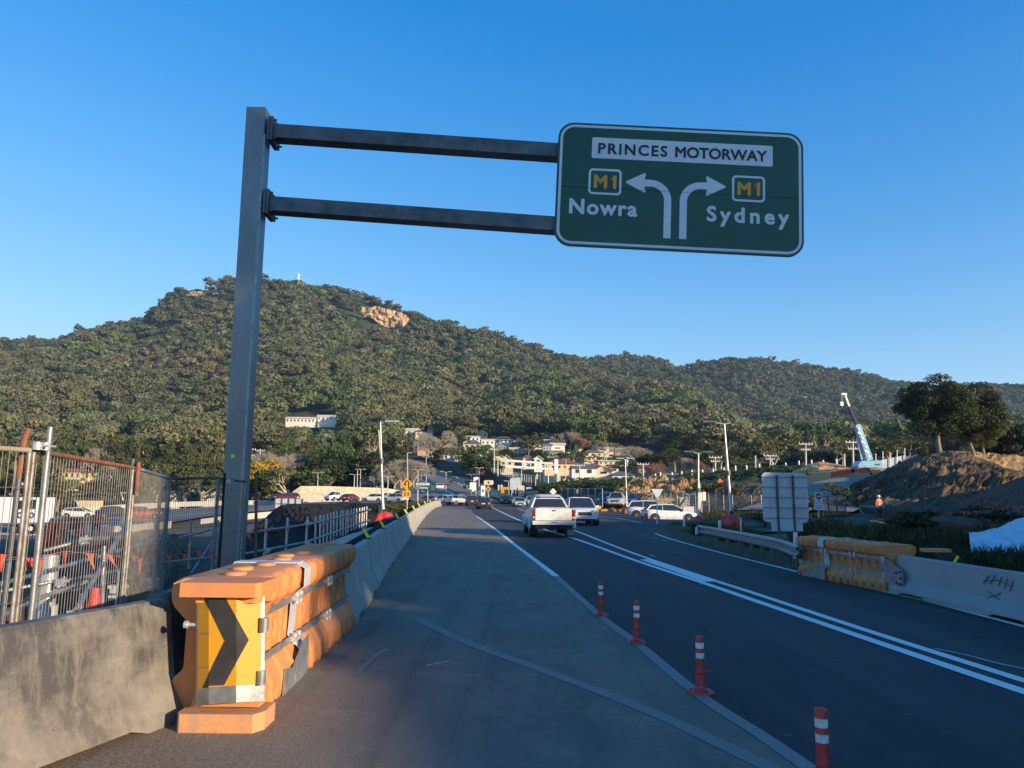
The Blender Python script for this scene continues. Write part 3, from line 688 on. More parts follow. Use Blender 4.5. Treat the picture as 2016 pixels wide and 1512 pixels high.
def make_tree(name, seed, H, kind, leafmat='leaf_olive', bark='bark', clump=.1, nq=34, q=.028, **kw):
    """an unlabelled prototype at the origin: Empty > trunk, crown"""
    e = bpy.data.objects.new(name, None); COL.objects.link(e); ORG[e.name] = Vector((0, 0, 0))
    segs, tips = skeleton(seed, H, **kw); segs, tips = norm_h(segs, tips, H * .93)
    mb = MB(); mb2 = MB()
    for pts, rr, lv in segs:
        (mb if (lv <= 1 or kind != 'bare') else mb2).tube(pts, rr, 7 if lv == 0 else (5 if lv == 1 else 3))
    mb.build('trunk', M[bark], e)
    rs = np.random.RandomState(seed)
    if kind == 'bare':
        # fine outer twigs
        for q_, d, L in tips:
            for k in range(9):
                v = Vector((rs.normal(0, .75), rs.normal(0, .75), rs.normal(.45, .5))).normalized(); m = q_ + (v + d) * L * rs.uniform(.3, .7)
                mb2.cyl(q_, m, H * .0022, H * .0012, 3, False); mb2.cyl(m, m + Vector((rs.normal(0, 1), rs.normal(0, 1), rs.normal(.6, 1))).normalized() * L * .5, H * .0013, H * .0008, 3, False)
        mb2.build('branches', M['twig_red' if leafmat == 'red' else 'twig'], e)
    else:
        C, N, S = [], [], []
        for q_, d, L in tips:
            r = H * clump * rs.uniform(.7, 1.3); k = int(nq * rs.uniform(.6, 1.3))
            dd = rs.normal(0, 1, (k, 3)); dd /= np.linalg.norm(dd, axis=1)[:, None]; dd[:, 2] = np.where(dd[:, 2] < -.2, -dd[:, 2] * .5, dd[:, 2])
            C.append(np.array(q_) + dd * r * np.array([1, 1, .62]) * rs.uniform(.35, 1.05, (k, 1))); N.append(dd); S.append(rs.uniform(.6, 1.3, k) * H * q)
        V, Fc = leaf_quads(np.concatenate(C), np.concatenate(S), np.concatenate(N), .6, .6, rs)
        npmesh('crown', V, Fc, M[leafmat], e)
    return e
def place(proto, used, loc, rz, sc, label, cat, group=None):
    o = proto if not used else copy_tree(proto)
    o.location = loc; o.rotation_euler = (0, 0, rz); o.scale = (sc, sc, sc) if not isinstance(sc, tuple) else sc
    for k in ('label', 'category', 'group'):
        if k in o: del o[k]
    return tag(o, label, cat, group)

# ------------------------------------------------------------------ text
def text_mb(s, cap, width=None, bold=0.0, depth=.004):
    cu = bpy.data.curves.new('t', 'FONT'); cu.body = s; cu.extrude = depth / 2; cu.offset = bold; cu.resolution_u = 4
    ob = bpy.data.objects.new('t', cu); COL.objects.link(ob)
    def get():
        me = bpy.data.meshes.new_from_object(ob); vs = [v.co.copy() for v in me.vertices]; fs = [tuple(p.vertices) for p in me.polygons]
        bpy.data.meshes.remove(me); return vs, fs
    ref = 0.69
    cu.size = 1; sc = cap / ref
    def wd(vs): xs = [v.x for v in vs]; return (max(xs) - min(xs)) * sc
    bpy.context.view_layer.update(); vs, fs = get()
    if width and len(s) > 1:
        w1 = wd(vs); cu.space_character = 1.5; bpy.context.view_layer.update(); v2, _ = get(); w2 = wd(v2)
        k = 1 + .5 * (width - w1) / max(w2 - w1, 1e-6); cu.space_character = max(.6, k); bpy.context.view_layer.update(); vs, fs = get()
    x0 = min(v.x for v in vs)
    xs = wd(vs); sx = (width / xs) if width else 1
    out = MB(); out.add([Vector(((v.x - x0) * sc * sx, v.y * sc, v.z)) for v in vs], fs)
    bpy.data.objects.remove(ob); bpy.data.curves.remove(cu); return out
def put_text(s, fr, a, b, t, cap, width, mat, parent, name='lettering', bold=0.0):
    m0 = text_mb(s, cap, width, 0.0); m = MB(); w = bold * cap
    for i, (dx, dy) in enumerate([(0, 0)] + ([(w * math.cos(k * .7854), w * math.sin(k * .7854)) for k in range(8)] if bold else [])):
        m.add([(v[0] + dx, v[1] + dy, v[2] + i * .0007) for v in m0.v], m0.f)
    m.v = [tuple(fr(a + v[0], b - v[1], t + v[2])) for v in m.v]
    return m.build(name, mat, parent)
def rrect(x0, x1, y0, y1, r, n=6):
    P = []
    for cx, cy, a0 in ((x1 - r, y1 - r, 0), (x0 + r, y1 - r, 90), (x0 + r, y0 + r, 180), (x1 - r, y0 + r, 270)):
        for k in range(n + 1):
            a = math.radians(a0 + 90 * k / n); P.append((cx + r * math.cos(a), cy + r * math.sin(a)))
    return P
def ring(x0, x1, y0, y1, r, w, fr, t0, t1):
    mb = MB(); A = rrect(x0, x1, y0, y1, r); B = rrect(x0 + w, x1 - w, y0 + w, y1 - w, max(r - w, .005)); n = len(A)
    vs = [fr(a, b, t1) for a, b in A] + [fr(a, b, t1) for a, b in B] + [fr(a, b, t0) for a, b in A] + [fr(a, b, t0) for a, b in B]
    fs = []
    for i in range(n):
        j = (i + 1) % n
        fs += [(i, j, n + j, n + i), (i, 2 * n + i, 2 * n + j, j), (n + i, n + j, 3 * n + j, 3 * n + i)]
    mb.add(vs, fs); return mb

# ------------------------------------------------------------------ cantilever sign gantry
GY = 14.5
cs = [W(*p, GY) for p in ((1099, 238), (1584, 264), (1580, 507), (1092, 483))]
cc = sum(cs, Vector()) / 4; SA = math.radians(-2.35); SW, SH = 5.13, 2.7
def sfr(a, b, t):
    x, z = a - SW / 2, SH / 2 - b
    return Vector((cc.x + x * math.cos(SA) - z * math.sin(SA), GY - t, cc.z + x * math.sin(SA) + z * math.cos(SA)))
pb = W(462, 1090, GY)
gan = thing('sign_gantry', (pb.x, GY, -.6), 'tall grey steel cantilever gantry with two arms holding the green sign', 'sign gantry')
mb = MB(); pl0, pl1 = W(492, 220, GY).x, W(529, 220, GY).x; bl0, bl1 = W(440, 1080, GY).x, W(477, 1080, GY).x
zt, zb = W(500, 220, GY).z, -.7
def pole_ring(z):
    t = (z - zb) / (zt - zb); a = bl0 + (pl0 - bl0) * t; b = bl1 + (pl1 - bl1) * t
    return [Vector((a, GY - .2, z)), Vector((b, GY - .2, z)), Vector((b, GY + .2, z)), Vector((a, GY + .2, z))]
mb.loft([pole_ring(zb), pole_ring(zt)], sm=False); mb.build('pole', M['galv_pole'], gan)
m2 = MB(); m2.bb(bl1 - .03, bl1 + .006, GY - .206, GY - .15, zb + 1, zt - .6); m2.build('edge_strip', M['galv'], gan)  # paler strip down the pole's right edge
m2 = MB(); m2.box(W(466, 899, GY) + Vector((0, -.205, 0)), (.07, .004, .08)); m2.build('sticker', M['lime'], gan)
for (x0, y0), (x1, y1), (ya, yb) in (((545, 262), (1100, 291), (262, 291)), ((537, 404), (1096, 437), (404, 437))):
    a = W(x0, y0, GY + .05); b = W(x1 + 60, y1 + 3, GY + .05); b.y = GY + .3; am = MB()
    am.bar(a + Vector((-.12, .02, 0)), b + Vector((0, .02, 0)), .32, .30); ar = am.build('arm', M['galv_dark'], gan)
    fl = MB()
    for dx in (-.10, -.04): fl.box(a + Vector((dx - .0, .02, 0)), (.045, .52, .52))
    for sz in (-1, 1):
        for sy in (-1, 1): fl.cyl(a + Vector((-.16, .02 + sy * .2, sz * .2)), a + Vector((.05, .02 + sy * .2, sz * .2)), .022, n=6)
        fl.add([a + Vector((-.02, .02 - .01, sz * .25)), a + Vector((.1, .02 - .01, sz * .15)), a + Vector((-.02, .02 - .01, sz * .13)), a + Vector((-.02, .04, sz * .25)), a + Vector((.1, .04, sz * .15)), a + Vector((-.02, .04, sz * .13))], [(0, 1, 2), (5, 4, 3), (0, 3, 4, 1), (1, 4, 5, 2), (2, 5, 3, 0)])
    fl.build('flange', M['galv_dark'], ar)
sg = thing('direction_sign', (cc.x, GY, cc.z), 'large green motorway direction sign hanging on the steel gantry arms', 'road sign')
mb = MB(); mb.prism(rrect(0, SW, 0, SH, .34, 10), sfr, -.05, 0.0); mb.build('panel', M['sign_green'], sg)
mb = MB()
for k in (.5, 1.35, 2.2): mb.bar(sfr(.1, k, -.1), sfr(SW - .1, k, -.1), .06, .08)
for k in (.8, 4.3): mb.bar(sfr(k, .1, -.17), sfr(k, SH - .1, -.17), .08, .08, up=(0, 1, 0))
mb.build('backing_rails', M['galv_dark'], sg)
ring(.045, SW - .045, .045, SH - .045, .30, .055, sfr, 0, .004).build('border', M['sign_white'], sg)
mb = MB(); mb.prism(rrect(.71, 4.49, .31, .77, .04), sfr, 0, .005); pn = mb.build('name_panel', M['sign_white'], sg)
put_text('PRINCES', sfr, .85, .66, .009, .225, 1.43, M['sign_black'], pn, bold=.035); put_text('MOTORWAY', sfr, 2.46, .66, .009, .225, 1.9, M['sign_black'], pn, bold=.035)
put_text('Nowra', sfr, .30, 2.0, .006, .31, 1.38, M['sign_white'], sg, bold=.05)
put_text('Sydney', sfr, 3.14, 2.02, .006, .31, 1.67, M['sign_white'], sg, bold=.05)
for x0 in (.665, 3.645):
    rg = ring(x0, x0 + .685, 1.0, 1.565, .09, .045, sfr, 0, .005).build('route_shield', M['sign_white'], sg)
    put_text('M1', sfr, x0 + .125, 1.42, .006, .27, .44, M['sign_gold'], rg, bold=.06)
    fm = MB(); fm.prism([(x0 + .51, 1.2), (x0 + .47, 1.25), (x0 + .47, 1.21), (x0 + .53, 1.15)], sfr, 0, .009); fm.build('numeral_flag', M['sign_gold'], rg)
def arrow(cx, s):
    # stem x, curve, shaft, head; s=-1 left, +1 right
    w = .075; top = 1.265; R = .36; mb = MB(); out, inn = [], []
    out.append((cx + w * s * -1, 2.44)); inn.append((cx + w * s, 2.44))
    ccx = cx + s * R; ccy = top + R
    for k in range(11):
        a = math.radians(180 - 9 * k)
        out.append((ccx + s * (R + w) * math.cos(a), ccy - (R + w) * math.sin(a))); inn.append((ccx + s * (R - w) * math.cos(a), ccy - (R - w) * math.sin(a)))
    xe = cx + s * .52
    out.append((xe, top - w)); inn.append((xe, top + w))
    n = len(out); vs = [sfr(a, b, .005) for a, b in out] + [sfr(a, b, .005) for a, b in inn]
    mb.add(vs, [(i, i + 1, n + i + 1, n + i) for i in range(n - 1)])
    tip = cx + s * .88
    hd = [(xe - s * .03, top + w), (xe - s * .06, top + .19), (xe - s * .03, top + .215), (tip - s * .02, top + .02), (tip, top), (tip - s * .02, top - .02), (xe - s * .03, top - .215), (xe - s * .06, top - .19), (xe - s * .03, top - w)]
    mb.add([sfr(a, b, .0052) for a, b in hd], [tuple(range(len(hd)))])
    mb.build('arrow', M['sign_white'], sg)
arrow(2.315, -1); arrow(2.64, 1)
mb = MB(); mb.bar(sfr(.1, 1.43, .0062), sfr(SW - .1, 1.43, .0062), .004, .004); mb.build('panel_joint', M['black'], sg)
for px_, py_ in ((712, 575), (882, 586), (1052, 598), (1226, 606)):
    mb = MB(); a = (px_ - 60) * .00273; mb.cyl(sfr(a, 1.43, .004), sfr(a, 1.43, .012), .012, n=8); mb.build('rivet', M['galv'], sg)

# ------------------------------------------------------------------ concrete barriers
def cprof(h): return [(.30, 0), (.30, .09), (.285, .11), (.165, .34 * h / .9), (.085, h - .08), (.075, h - .025), (.05, h), (-.05, h), (-.075, h - .025), (-.085, h - .08), (-.165, .34 * h / .9), (-.285, .11), (-.30, .09), (-.30, 0)]
def barrier(name, p0, p1, h, mat, label, group, foot=True, sub=26):
    p0 = Vector(p0); p1 = Vector(p1); d = (p1 - p0); L = d.length; d.normalize(); n = Vector((d.y, -d.x, 0))
    b = thing(name, p0.lerp(p1, .5), label, 'concrete barrier', group)
    mb = MB(); rings = []; pr = cprof(h)
    for i in range(sub + 1):
        s = L * i / sub; e = min(s, L - s); k = 1 if e > .02 else .97
        low = .06 if foot and (abs(s - L * .2) < L * .09 or abs(s - L * .8) < L * .09) else 0
        rr = []
        for j, (w, z) in enumerate(pr):
            ww = w * k + .004 * mn.noise(Vector((p0.x + s * 3, p0.y + j, z * 4)))
            rr.append(p0 + d * s + n * ww + Vector((0, 0, max(z, low) if z < .01 else z + .004 * mn.noise(Vector((s * 2, j, 5))))))
        rings.append(rr)
    mb.loft(rings, sm=False); mb.build('body', mat, b)
    for z in (.3, .6):
        hk = MB(); hk.tube([p1 - d * .02 + Vector((0, 0, z)), p1 + d * .05 + n * .04 + Vector((0, 0, z)), p1 + d * .05 - n * .04 + Vector((0, 0, z)), p1 - d * .02 - n * .03 + Vector((0, 0, z))], .012); hk.build('link_loop', M['galv'], b)
    return b
barrier('concrete_barrier', (-4.2, 1.6, 0), (-2.80, 6.15, 0), .9, M['conc_old'], 'large dirty scuffed concrete barrier in the bottom left corner', None)
barrier('concrete_barrier', (-2.95, 6.3, 0), (-3.05, 10.3, 0), .9, M['conc_old'], 'concrete barrier in shadow just behind the black and yellow chevron', None)
chain = [G(713, 1228), G(753, 1164), G(768, 1130)]
cp = ribbon_pts([Vector((-2.06, 10.25, 0)), Vector((-2.36, 13.4, 0)), Vector((-2.75, 16.8, 0)), G(794, 1080), G(819, 1045), G(832, 1025), G(846, 1009), G(858, 1000), G(869, 995), Vector((-17, 152, 0))], 30)
acc = 0; last = cp[0]; k = 0; CH_PTS = []
for p in cp[1:]:
    if (p - last).length > (3.9 if last.y < 60 else 5.6):
        off = Vector((-.3, 0, 0))
        d = (p - last).normalized()
        barrier('concrete_barrier', last + off, last + off + d * ((p - last).length - .1), .88, M['conc'],
                '%s concrete barrier along the left road edge, counted away from the orange units' % ORD[k], 'barriers along the left edge of the road', True, 20 if last.y < 40 else 6)
        CH_PTS.append((last + off, p + off)); last = p; k += 1
# lime delineators on top
for i, (px, py) in enumerate(((753, 1056), (783, 1031), (801, 1018), (817, 1011), (830, 1002), (838, 997), (846, 992), (852, 989), (858, 987))):
    D = (14.6, 19, 25.5, 32, 41, 52, 66, 84, 104)[i]; p = W(px, py, D)
    best = min(cp, key=lambda q: abs(q.y - D)); bx = best.x - .3
    t = thing('delineator', (bx, D, .88), '%s slanted lime reflector from the near end of the barrier row' % ORD[i], 'delineator', 'lime reflectors on the left barriers')
    mb = MB(); s = 1 + i * .05
    R = Matrix.Rotation(math.radians(-32), 3, 'Y')
    mb.box((bx, D, .88 + .105 * s), (.055 * s, .02, .22 * s), R); mb.build('blade', M['lime'], t)
    mb = MB(); mb.box((bx, D + .02, .89), (.16, .06, .03)); mb.build('foot', M['rubber'], t)
# right concrete barriers
_g0, _g1 = G(1748, 1167) + Vector((.3, 0, 0)), G(2016, 1232) + Vector((.3, 0, 0)); _gd = (_g1 - _g0).normalized(); rb = [_g0 + _gd * (4.0 * q) for q in range(5)]
for i in range(4):
    b = barrier('concrete_barrier', rb[i], rb[i + 1] + (rb[i] - rb[i + 1]).normalized() * .05, .7, M['conc_new'],
            ['pale concrete barrier with scribbled marks right of the orange units', 'pale concrete barrier at the right edge of the picture', 'pale concrete barrier just outside the right edge', 'last pale concrete barrier outside the right edge'][i], None)
    if i == 0:
        d = (rb[1] - rb[0]).normalized(); n = Vector((d.y, -d.x, 0)) * -1
        if n.x > 0: n = -n
        gm = MB(); L0 = rb[0] + d * 0
        def gp(s, z): return rb[0] + d * s + n * (-(0)) + n * (.165 + (.7 - z) * .0 - (z - .26) * .19 + .006) + Vector((0, 0, z))
        for (a, b_) in (((2.62, .60), (2.5, .46)), ((2.75, .62), (2.66, .47)), ((2.9, .61), (2.84, .46)), ((3.02, .60), (2.98, .44)), ((3.14, .59), (3.10, .42)), ((2.5, .50), (2.8, .55)), ((2.8, .55), (3.15, .49)), ((2.62, .36), (2.9, .27)), ((2.64, .27), (2.86, .34)), ((2.86, .34), (2.9, .37))):
            gm.cyl(gp(*a), gp(*b_), .007, n=5)
        gm.build('graffiti_mark', M['faded_blue'], b)

# ------------------------------------------------------------------ water-filled barriers
def water_module(L, H, mats, dirt=True):
    """local: along +y from 0 to L, x across; returns body MB"""
    prof = [(0, .36), (.06, .37), (.18, .36), (.30, .29), (.345, .235), (.37, .225), (.50, .225), (.66, .225), (.70, .235), (.735, .27), (.79, .33), (.84, .355), (.92, .36), (.965, .35), (.985, .33), (1.0, .29)]
    ny = max(30, int(L / .018)); nz = 54; rings = []
    def wz(u): return float(np.interp(u, [p[0] for p in prof], [p[1] for p in prof]))
    for i in range(ny + 1):
        y = L * i / ny; u = (y / L * 4) % 1; e = min(y, L - y)
        side = []
        for j in range(nz + 1):
            z = j / nz; w = wz(z)
            rib = .032 * math.exp(-((u - .5) / .1) ** 2 * 0 - (min(u, 1 - u) / .045) ** 2) * (1 if z < .97 else 0)
            w += rib - (.02 if .8 < z < .97 and min(u, 1 - u) > .12 else 0)
            if .385 < z < .66:
                q = ((u - .5) / .17) ** 2 + ((z - .525) / .105) ** 2
                if q < 1: w -= .13 * min(1, (1 - q) * 4)
                elif q < 1.5: w += .008
            if z < .13: w -= .13 * max(0, 1 - ((u - .5) / .16) ** 4 - (z / .13) ** 2) if abs(u - .5) < .16 else 0
            if e < .04: w -= .035 * (1 - e / .04)
            side.append((w, z * H))
        r = [Vector((w, y, z)) for w, z in side] + [Vector((-w, y, z)) for w, z in reversed(side)]
        rings.append(r)
    mb = MB(); mb.loft(rings, sm=True); return mb
def xf(mb, p0, d, n):
    mb.v = [tuple(p0 + n * v[0] + d * v[1] + Vector((0, 0, v[2]))) for v in mb.v]; return mb
def water_row(p0, p1, mods, H, side, name_l, skirt_i):
    p0 = Vector(p0); p1 = Vector(p1); d = (p1 - p0); L = d.length; d.normalize(); n = Vector((d.y, -d.x, 0))
    lm = L / mods
    for i in range(mods):
        a = p0 + d * (lm * i)
        t = thing('water_barrier', a, name_l[i], 'water barrier', 'orange water barriers ' + ('on the left' if side > 0 else 'on the right'))
        xf(water_module(lm - .02, H, None), a, d, n).build('shell', M['orange'], t)
        for k in range(3):
            cm = MB(); c = a + d * (lm * (.2 + .3 * k)) + n * (.04 * (-1) ** k); cm.lathe([(.095, H - .02), (.095, H + .016), (.085, H + .026), (.02, H + .028)], c, 14); cm.build('filler_cap', M['orange'], t)
        for z in (.70 * H, .345 * H):
            sm = MB(); off = .275
            sm.bar(a + d * .02 + n * side * off + Vector((0, 0, z)), a + d * (lm - .03) + n * side * off + Vector((0, 0, z)), .012, .062)
            s = sm.build('steel_strap', M['galv'], t)
            for k, dy in enumerate((.04, lm - .1)):
                hm = MB(); c = a + d * dy + n * side * (off + .03) + Vector((0, 0, z)); hm.cyl(c - Vector((0, 0, .05)), c + Vector((0, 0, .05)), .03, n=8)
                hm.box(c, (.05, .09, .045), Matrix((n, d, Vector((0, 0, 1)))).transposed())
                if k: hm.build('hinge', M['galv_lite'], s)
                else: h0 = hm
            hm = h0; hm.cyl(a + d * .1 + n * side * (off + .02) + Vector((0, 0, z)), a + d * .14 + n * side * (off + .05) + Vector((0, 0, z - .16)), .005, n=4)
            hm.build('hinge', M['galv_lite'], s)
        if i in skirt_i:
            pm = MB(); y0 = -.12
            R = Matrix((n, d, Vector((0, 0, 1)))).transposed()
            pts = [(.30, H * 1.005), (.385, H * .96), (.385, H * .80), (.27, H * .72), (.25, H * .38), (.38, H * .25), (.395, H * .04)]
            for sgn in (1, -1):
                rings = []
                for y in (y0, y0 + .2): rings.append([a + d * y + n * sgn * w + Vector((0, 0, z)) for w, z in pts] + [a + d * y + n * sgn * (w - .012) + Vector((0, 0, z)) for w, z in reversed(pts)])
                pm.loft(rings, sm=False)
            pm.box(a + d * (y0 + .1) + Vector((0, 0, H * 1.005 + .004)), (.62, .2, .012), R)
            pm.build('joint_plate', M['alu'], t)
            km = MB(); sk = [(-.75, 0), (-.72, .20), (-.45, .16), (-.1, .32), (.1, .34), (.12, 0)]
            km.prism(sk, lambda p, q, r: a + d * p + n * side * (.385 + r) + Vector((0, 0, q * H + .01)), 0, .012)
            km.build('skirt_plate', M['galv'], t)
    return d, n
nm = ['orange water barrier at the near end, behind the chevron board', 'orange water barrier in the middle of the left row', 'orange water barrier touching the first pale concrete barrier on the left']
OA, OB = Vector((-2.33, 6.05, 0)), Vector((-2.45, 10.25, 0))
od, on = water_row(OA, OB, 3, 1.07, 1, nm, (1,))
# nose unit with chevron board
t = thing('barrier_nose', (-2.27, 5.85, 0), 'orange barrier end cap with a yellow board and black chevron', 'crash cushion')
mb = MB()
def slab(mb, x0, x1, y0, y1, z0, z1, ch=.1):
    P = [(x0, y1), (x0, y0 + ch * .4), (x0 + ch * .3, y0), (x1 - ch * .6, y0), (x1, y0 + ch), (x1, y1)]
    mb.prism(P, lambda a, b, c: Vector((a, b, c)), z0, z1); return mb
X0 = W(360, 1400, 5.85).x; X1 = W(530, 1400, 5.85).x
slab(mb, X0, X1 - .02, 5.72, 6.06, 0, .135); mb.build('base_flange', M['orange_dirt'], t)
mb = MB(); slab(mb, W(357, 1150, 5.72).x, W(520, 1150, 5.72).x - .01, 5.66, 6.06, .975, 1.08, .06)
slab(mb, X0 + .06, X1 - .1, 5.76, 6.06, .92, .976, .05); mb.build('top_flange', M['orange'], t)
mb = MB(); mb.loft([[Vector((X0 + .05 + i, 5.86, z)), Vector((X1 - .08 - i, 5.86, z)), Vector((X1 - .08 - i, 6.05, z)), Vector((X0 + .05 + i, 6.05, z))] for z, i in ((.15, 0), (.4, .08), (.7, .08), (.9, 0))], sm=False)
mb.build('shell', M['orange'], t)
# folded board: three facets
zA = {'t': 1130, 'b': 1390}
fx = [(386, 5.80), (411, 5.74), (465, 5.735), (521, 5.86)]
def fpt(px, Y, py): return W(px, py, Y)
def bq(mb, i, j, ptop, pbot, off, f0=0, f1=1):
    a = fx[i]; b = fx[j]
    return None
def board_pt(u, v, off=0.0):
    """u: px column 386..521, v: 0 top .. 1 bottom (of the folded sheet)"""
    Y = float(np.interp(u, [f[0] for f in fx], [f[1] for f in fx])) - off
    py = 1168 + (1388 - 1168) * v - (u > 465) * 0 + (u - 386) / 135 * -8 * (0.3 + .7 * v) + (4 if u < 411 else 0) * v
    return W(u, py, Y)
def sheet(name, poly_rows, off, mat, parent, th=.006):
    mb = MB()
    for us, v0, v1 in poly_rows:
        vs = [board_pt(us[0], v0[0], off), board_pt(us[1], v0[1], off), board_pt(us[1], v1[1], off), board_pt(us[0], v1[0], off)]
        bk = [v + Vector((0, th, 0)) for v in vs]
        mb.add(vs + bk, [(0, 1, 2, 3), (7, 6, 5, 4), (0, 4, 5, 1), (1, 5, 6, 2), (2, 6, 7, 3), (3, 7, 4, 0)])
    return mb.build(name, mat, parent)
cols = [386, 411, 465, 521]
sheet('steel_sheet', [((cols[i], cols[i + 1]), (0, 0), (1, 1)) for i in range(3)], 0, M['galv'], t)
cy = [389, 411, 465, 513]
yb_ = sheet('yellow_board', [((cy[i], cy[i + 1]), (-.02, -.02), (.845, .845)) for i in range(3)], .004, M['yellow'], t)
def chev():
    # black chevron pointing right, strips of constant u sampled finely
    mb = MB(); top = .02; mid = .435; bot = .835
    N = 60
    for i in range(N):
        u0 = 399 + (490 - 399) * i / N; u1 = 399 + (490 - 399) * (i + 1) / N
        def span(u):
            # upper edge: starts (399..442 at top) then slopes to tip(490, mid); lower edge symmetrical; notch from (399,top)->(442,mid)->(399,bot)
            up = top if u <= 441 else top + (u - 441) / (490 - 441) * (mid - top)
            lo = bot if u <= 441 else bot - (u - 441) / (490 - 441) * (bot - mid)
            if u < 442:
                nt = top + (u - 399) / (442 - 399) * (mid - top); nb = bot - (u - 399) / (442 - 399) * (bot - mid)
                return [(up, nt), (nb, lo)]
            return [(up, mid), (mid, lo)]
        s0, s1 = span(u0 + 1e-4), span(u1 - 1e-4)
        for (a0, b0), (a1, b1) in zip(s0, s1):
            vs = [board_pt(u0, a0, .008), board_pt(u1, a1, .008), board_pt(u1, b1, .008), board_pt(u0, b0, .008)]
            mb.add(vs, [(0, 1, 2, 3)])
    return mb.build('chevron', M['black'], yb_)
chev()
mb = MB()
for v in (.36, .66):
    mb.bar(board_pt(389, v, .010), board_pt(411, v, .010), .003, .006); mb.bar(board_pt(411, v, .010), board_pt(512, v, .010), .003, .004)
mb.build('sheet_joint', M['galv'], yb_)
mb = MB(); p = board_pt(386, .28); mb.cyl(p + Vector((-.09, .02, 0)), p + Vector((.02, .02, 0)), .014); mb.cyl(p + Vector((-.095, .02, 0)), p + Vector((-.07, .02, 0)), .03, n=6); mb.build('bolt', M['galv_lite'], t)
for z, y1 in ((.755, 6.1), (.37, 6.1)):
    mb = MB(); mb.cyl((X1 - .07, 5.83, z - .05), (X1 - .07, 5.83, z + .05), .035, n=8); mb.bar((X1 - .06, 5.85, z), (-1.99, y1, z), .012, .062); mb.build('hinge', M['galv'], t)
# right row
nr = ['orange water barrier nearest the guardrail on the right', 'orange water barrier in the middle of the right row', 'orange water barrier beside the graffiti marked concrete on the right']
RA, RB = G(1569, 1131) + Vector((.36, 0, 0)), G(1746, 1166) + Vector((.34, .06, 0))
water_row(RA, RB, 3, .88, 1, nr, (1,))
t = thing('end_bracket', (7.1, 13.1, .3), 'galvanised steel transition plate bolted to the right concrete barrier', 'steel bracket')
mb = MB(); P = [(0, .60), (.12, .60), (.75, .38), (.75, .10), (0, .02)]
dR = (rb[1] - rb[0]).normalized(); nR = Vector((dR.y, -dR.x, 0)); nR = nR if nR.x < 0 else -nR
mb.prism(P, lambda a, b, c: rb[0] + dR * (a - .3) + nR * (.24 + c) + Vector((0, 0, b + .06)), 0, .012); mb.build('plate', M['galv'], t)
mb = MB()
for a, b in ((.68, .36), (.68, .25), (.68, .14), (.55, .33), (.55, .15)):
    q = rb[0] + dR * (a - .3) + nR * .255 + Vector((0, 0, b + .06)); mb.cyl(q, q + nR * .02, .02, n=6)
mb.build('bolts', M['black'], t)
_dx = rb[0].x - 7.22 - .25; t = thing('barrier_nose', (8.1 + _dx, 14.2, 0), 'orange barrier end with a lime stripe behind the right concrete barrier', 'crash cushion')
mb = MB(); mb.bb(7.75 + _dx, 8.3 + _dx, 14.0, 14.25, 0, .1); mb.build('base_flange', M['orange'], t); mb = MB(); mb.bb(7.8 + _dx, 8.26 + _dx, 14.05, 14.3, .78, .84); mb.build('top_flange', M['orange'], t)
mb = MB(); mb.bb(7.9 + _dx, 8.28 + _dx, 13.98, 14.03, .1, .78); mb.build('board', M['black'], t)
mb = MB(); mb.box((8.2 + _dx, 13.96, .55), (.05, .01, .42), Matrix.Rotation(math.radians(35), 3, 'Y')); mb.build('stripe', M['lime'], t)

# ------------------------------------------------------------------ bollards
def bollard_proto():
    e = bpy.data.objects.new('bollard', None); COL.objects.link(e); ORG[e.name] = Vector((0, 0, 0))
    H = .49
    pr = [(.118, 0), (.118, .012), (.085, .03), (.05, .045), (.046, .055)]
    for k in range(5): z = .06 + k * .022; pr += [(.047, z), (.041, z + .007), (.041, z + .013), (.046, z + .018)]
    pr += [(.040, .185), (.037, .25), (.0365, H - .01), (.034, H - .002), (.02, H + .004), (.0, H + .005)]
    mb = MB(); mb.lathe(pr, (0, 0, 0), 24); mb.build('post', M['red_post'], e)
    for z0, z1 in ((.300, .348), (.386, .436)):
        mb = MB(); mb.lathe([(.0366, z0), (.0378, z0), (.0378, z1), (.0366, z1)], (0, 0, 0), 24, sm=False); mb.build('reflective_band', M['white_refl'], e)
    mb = MB()
    for a in (.5, 2.4, 4.5): mb.cyl((.09 * math.cos(a), .09 * math.sin(a), .02), (.09 * math.cos(a), .09 * math.sin(a), .032), .012, n=6)
    mb.build('base_bolts', M['black'], e)
    return e
bp = bollard_proto()
bl_l = ['smallest red bollard with white bands, farthest up the dusty lane edge', 'second farthest red bollard on the dusty lane edge', 'red bollard with a muddy wide base, second nearest', 'nearest red bollard, cut off by the bottom of the picture']
for i, (px, py) in enumerate(((1183, 1213), (1254, 1267), (1380, 1365), (1624, 1568))):
    p = G(px, py); place(bp, i > 0, (p.x, p.y, .006), i * 1.3, 1.0, bl_l[i], 'bollard', 'red bollards along the dusty lane'); 

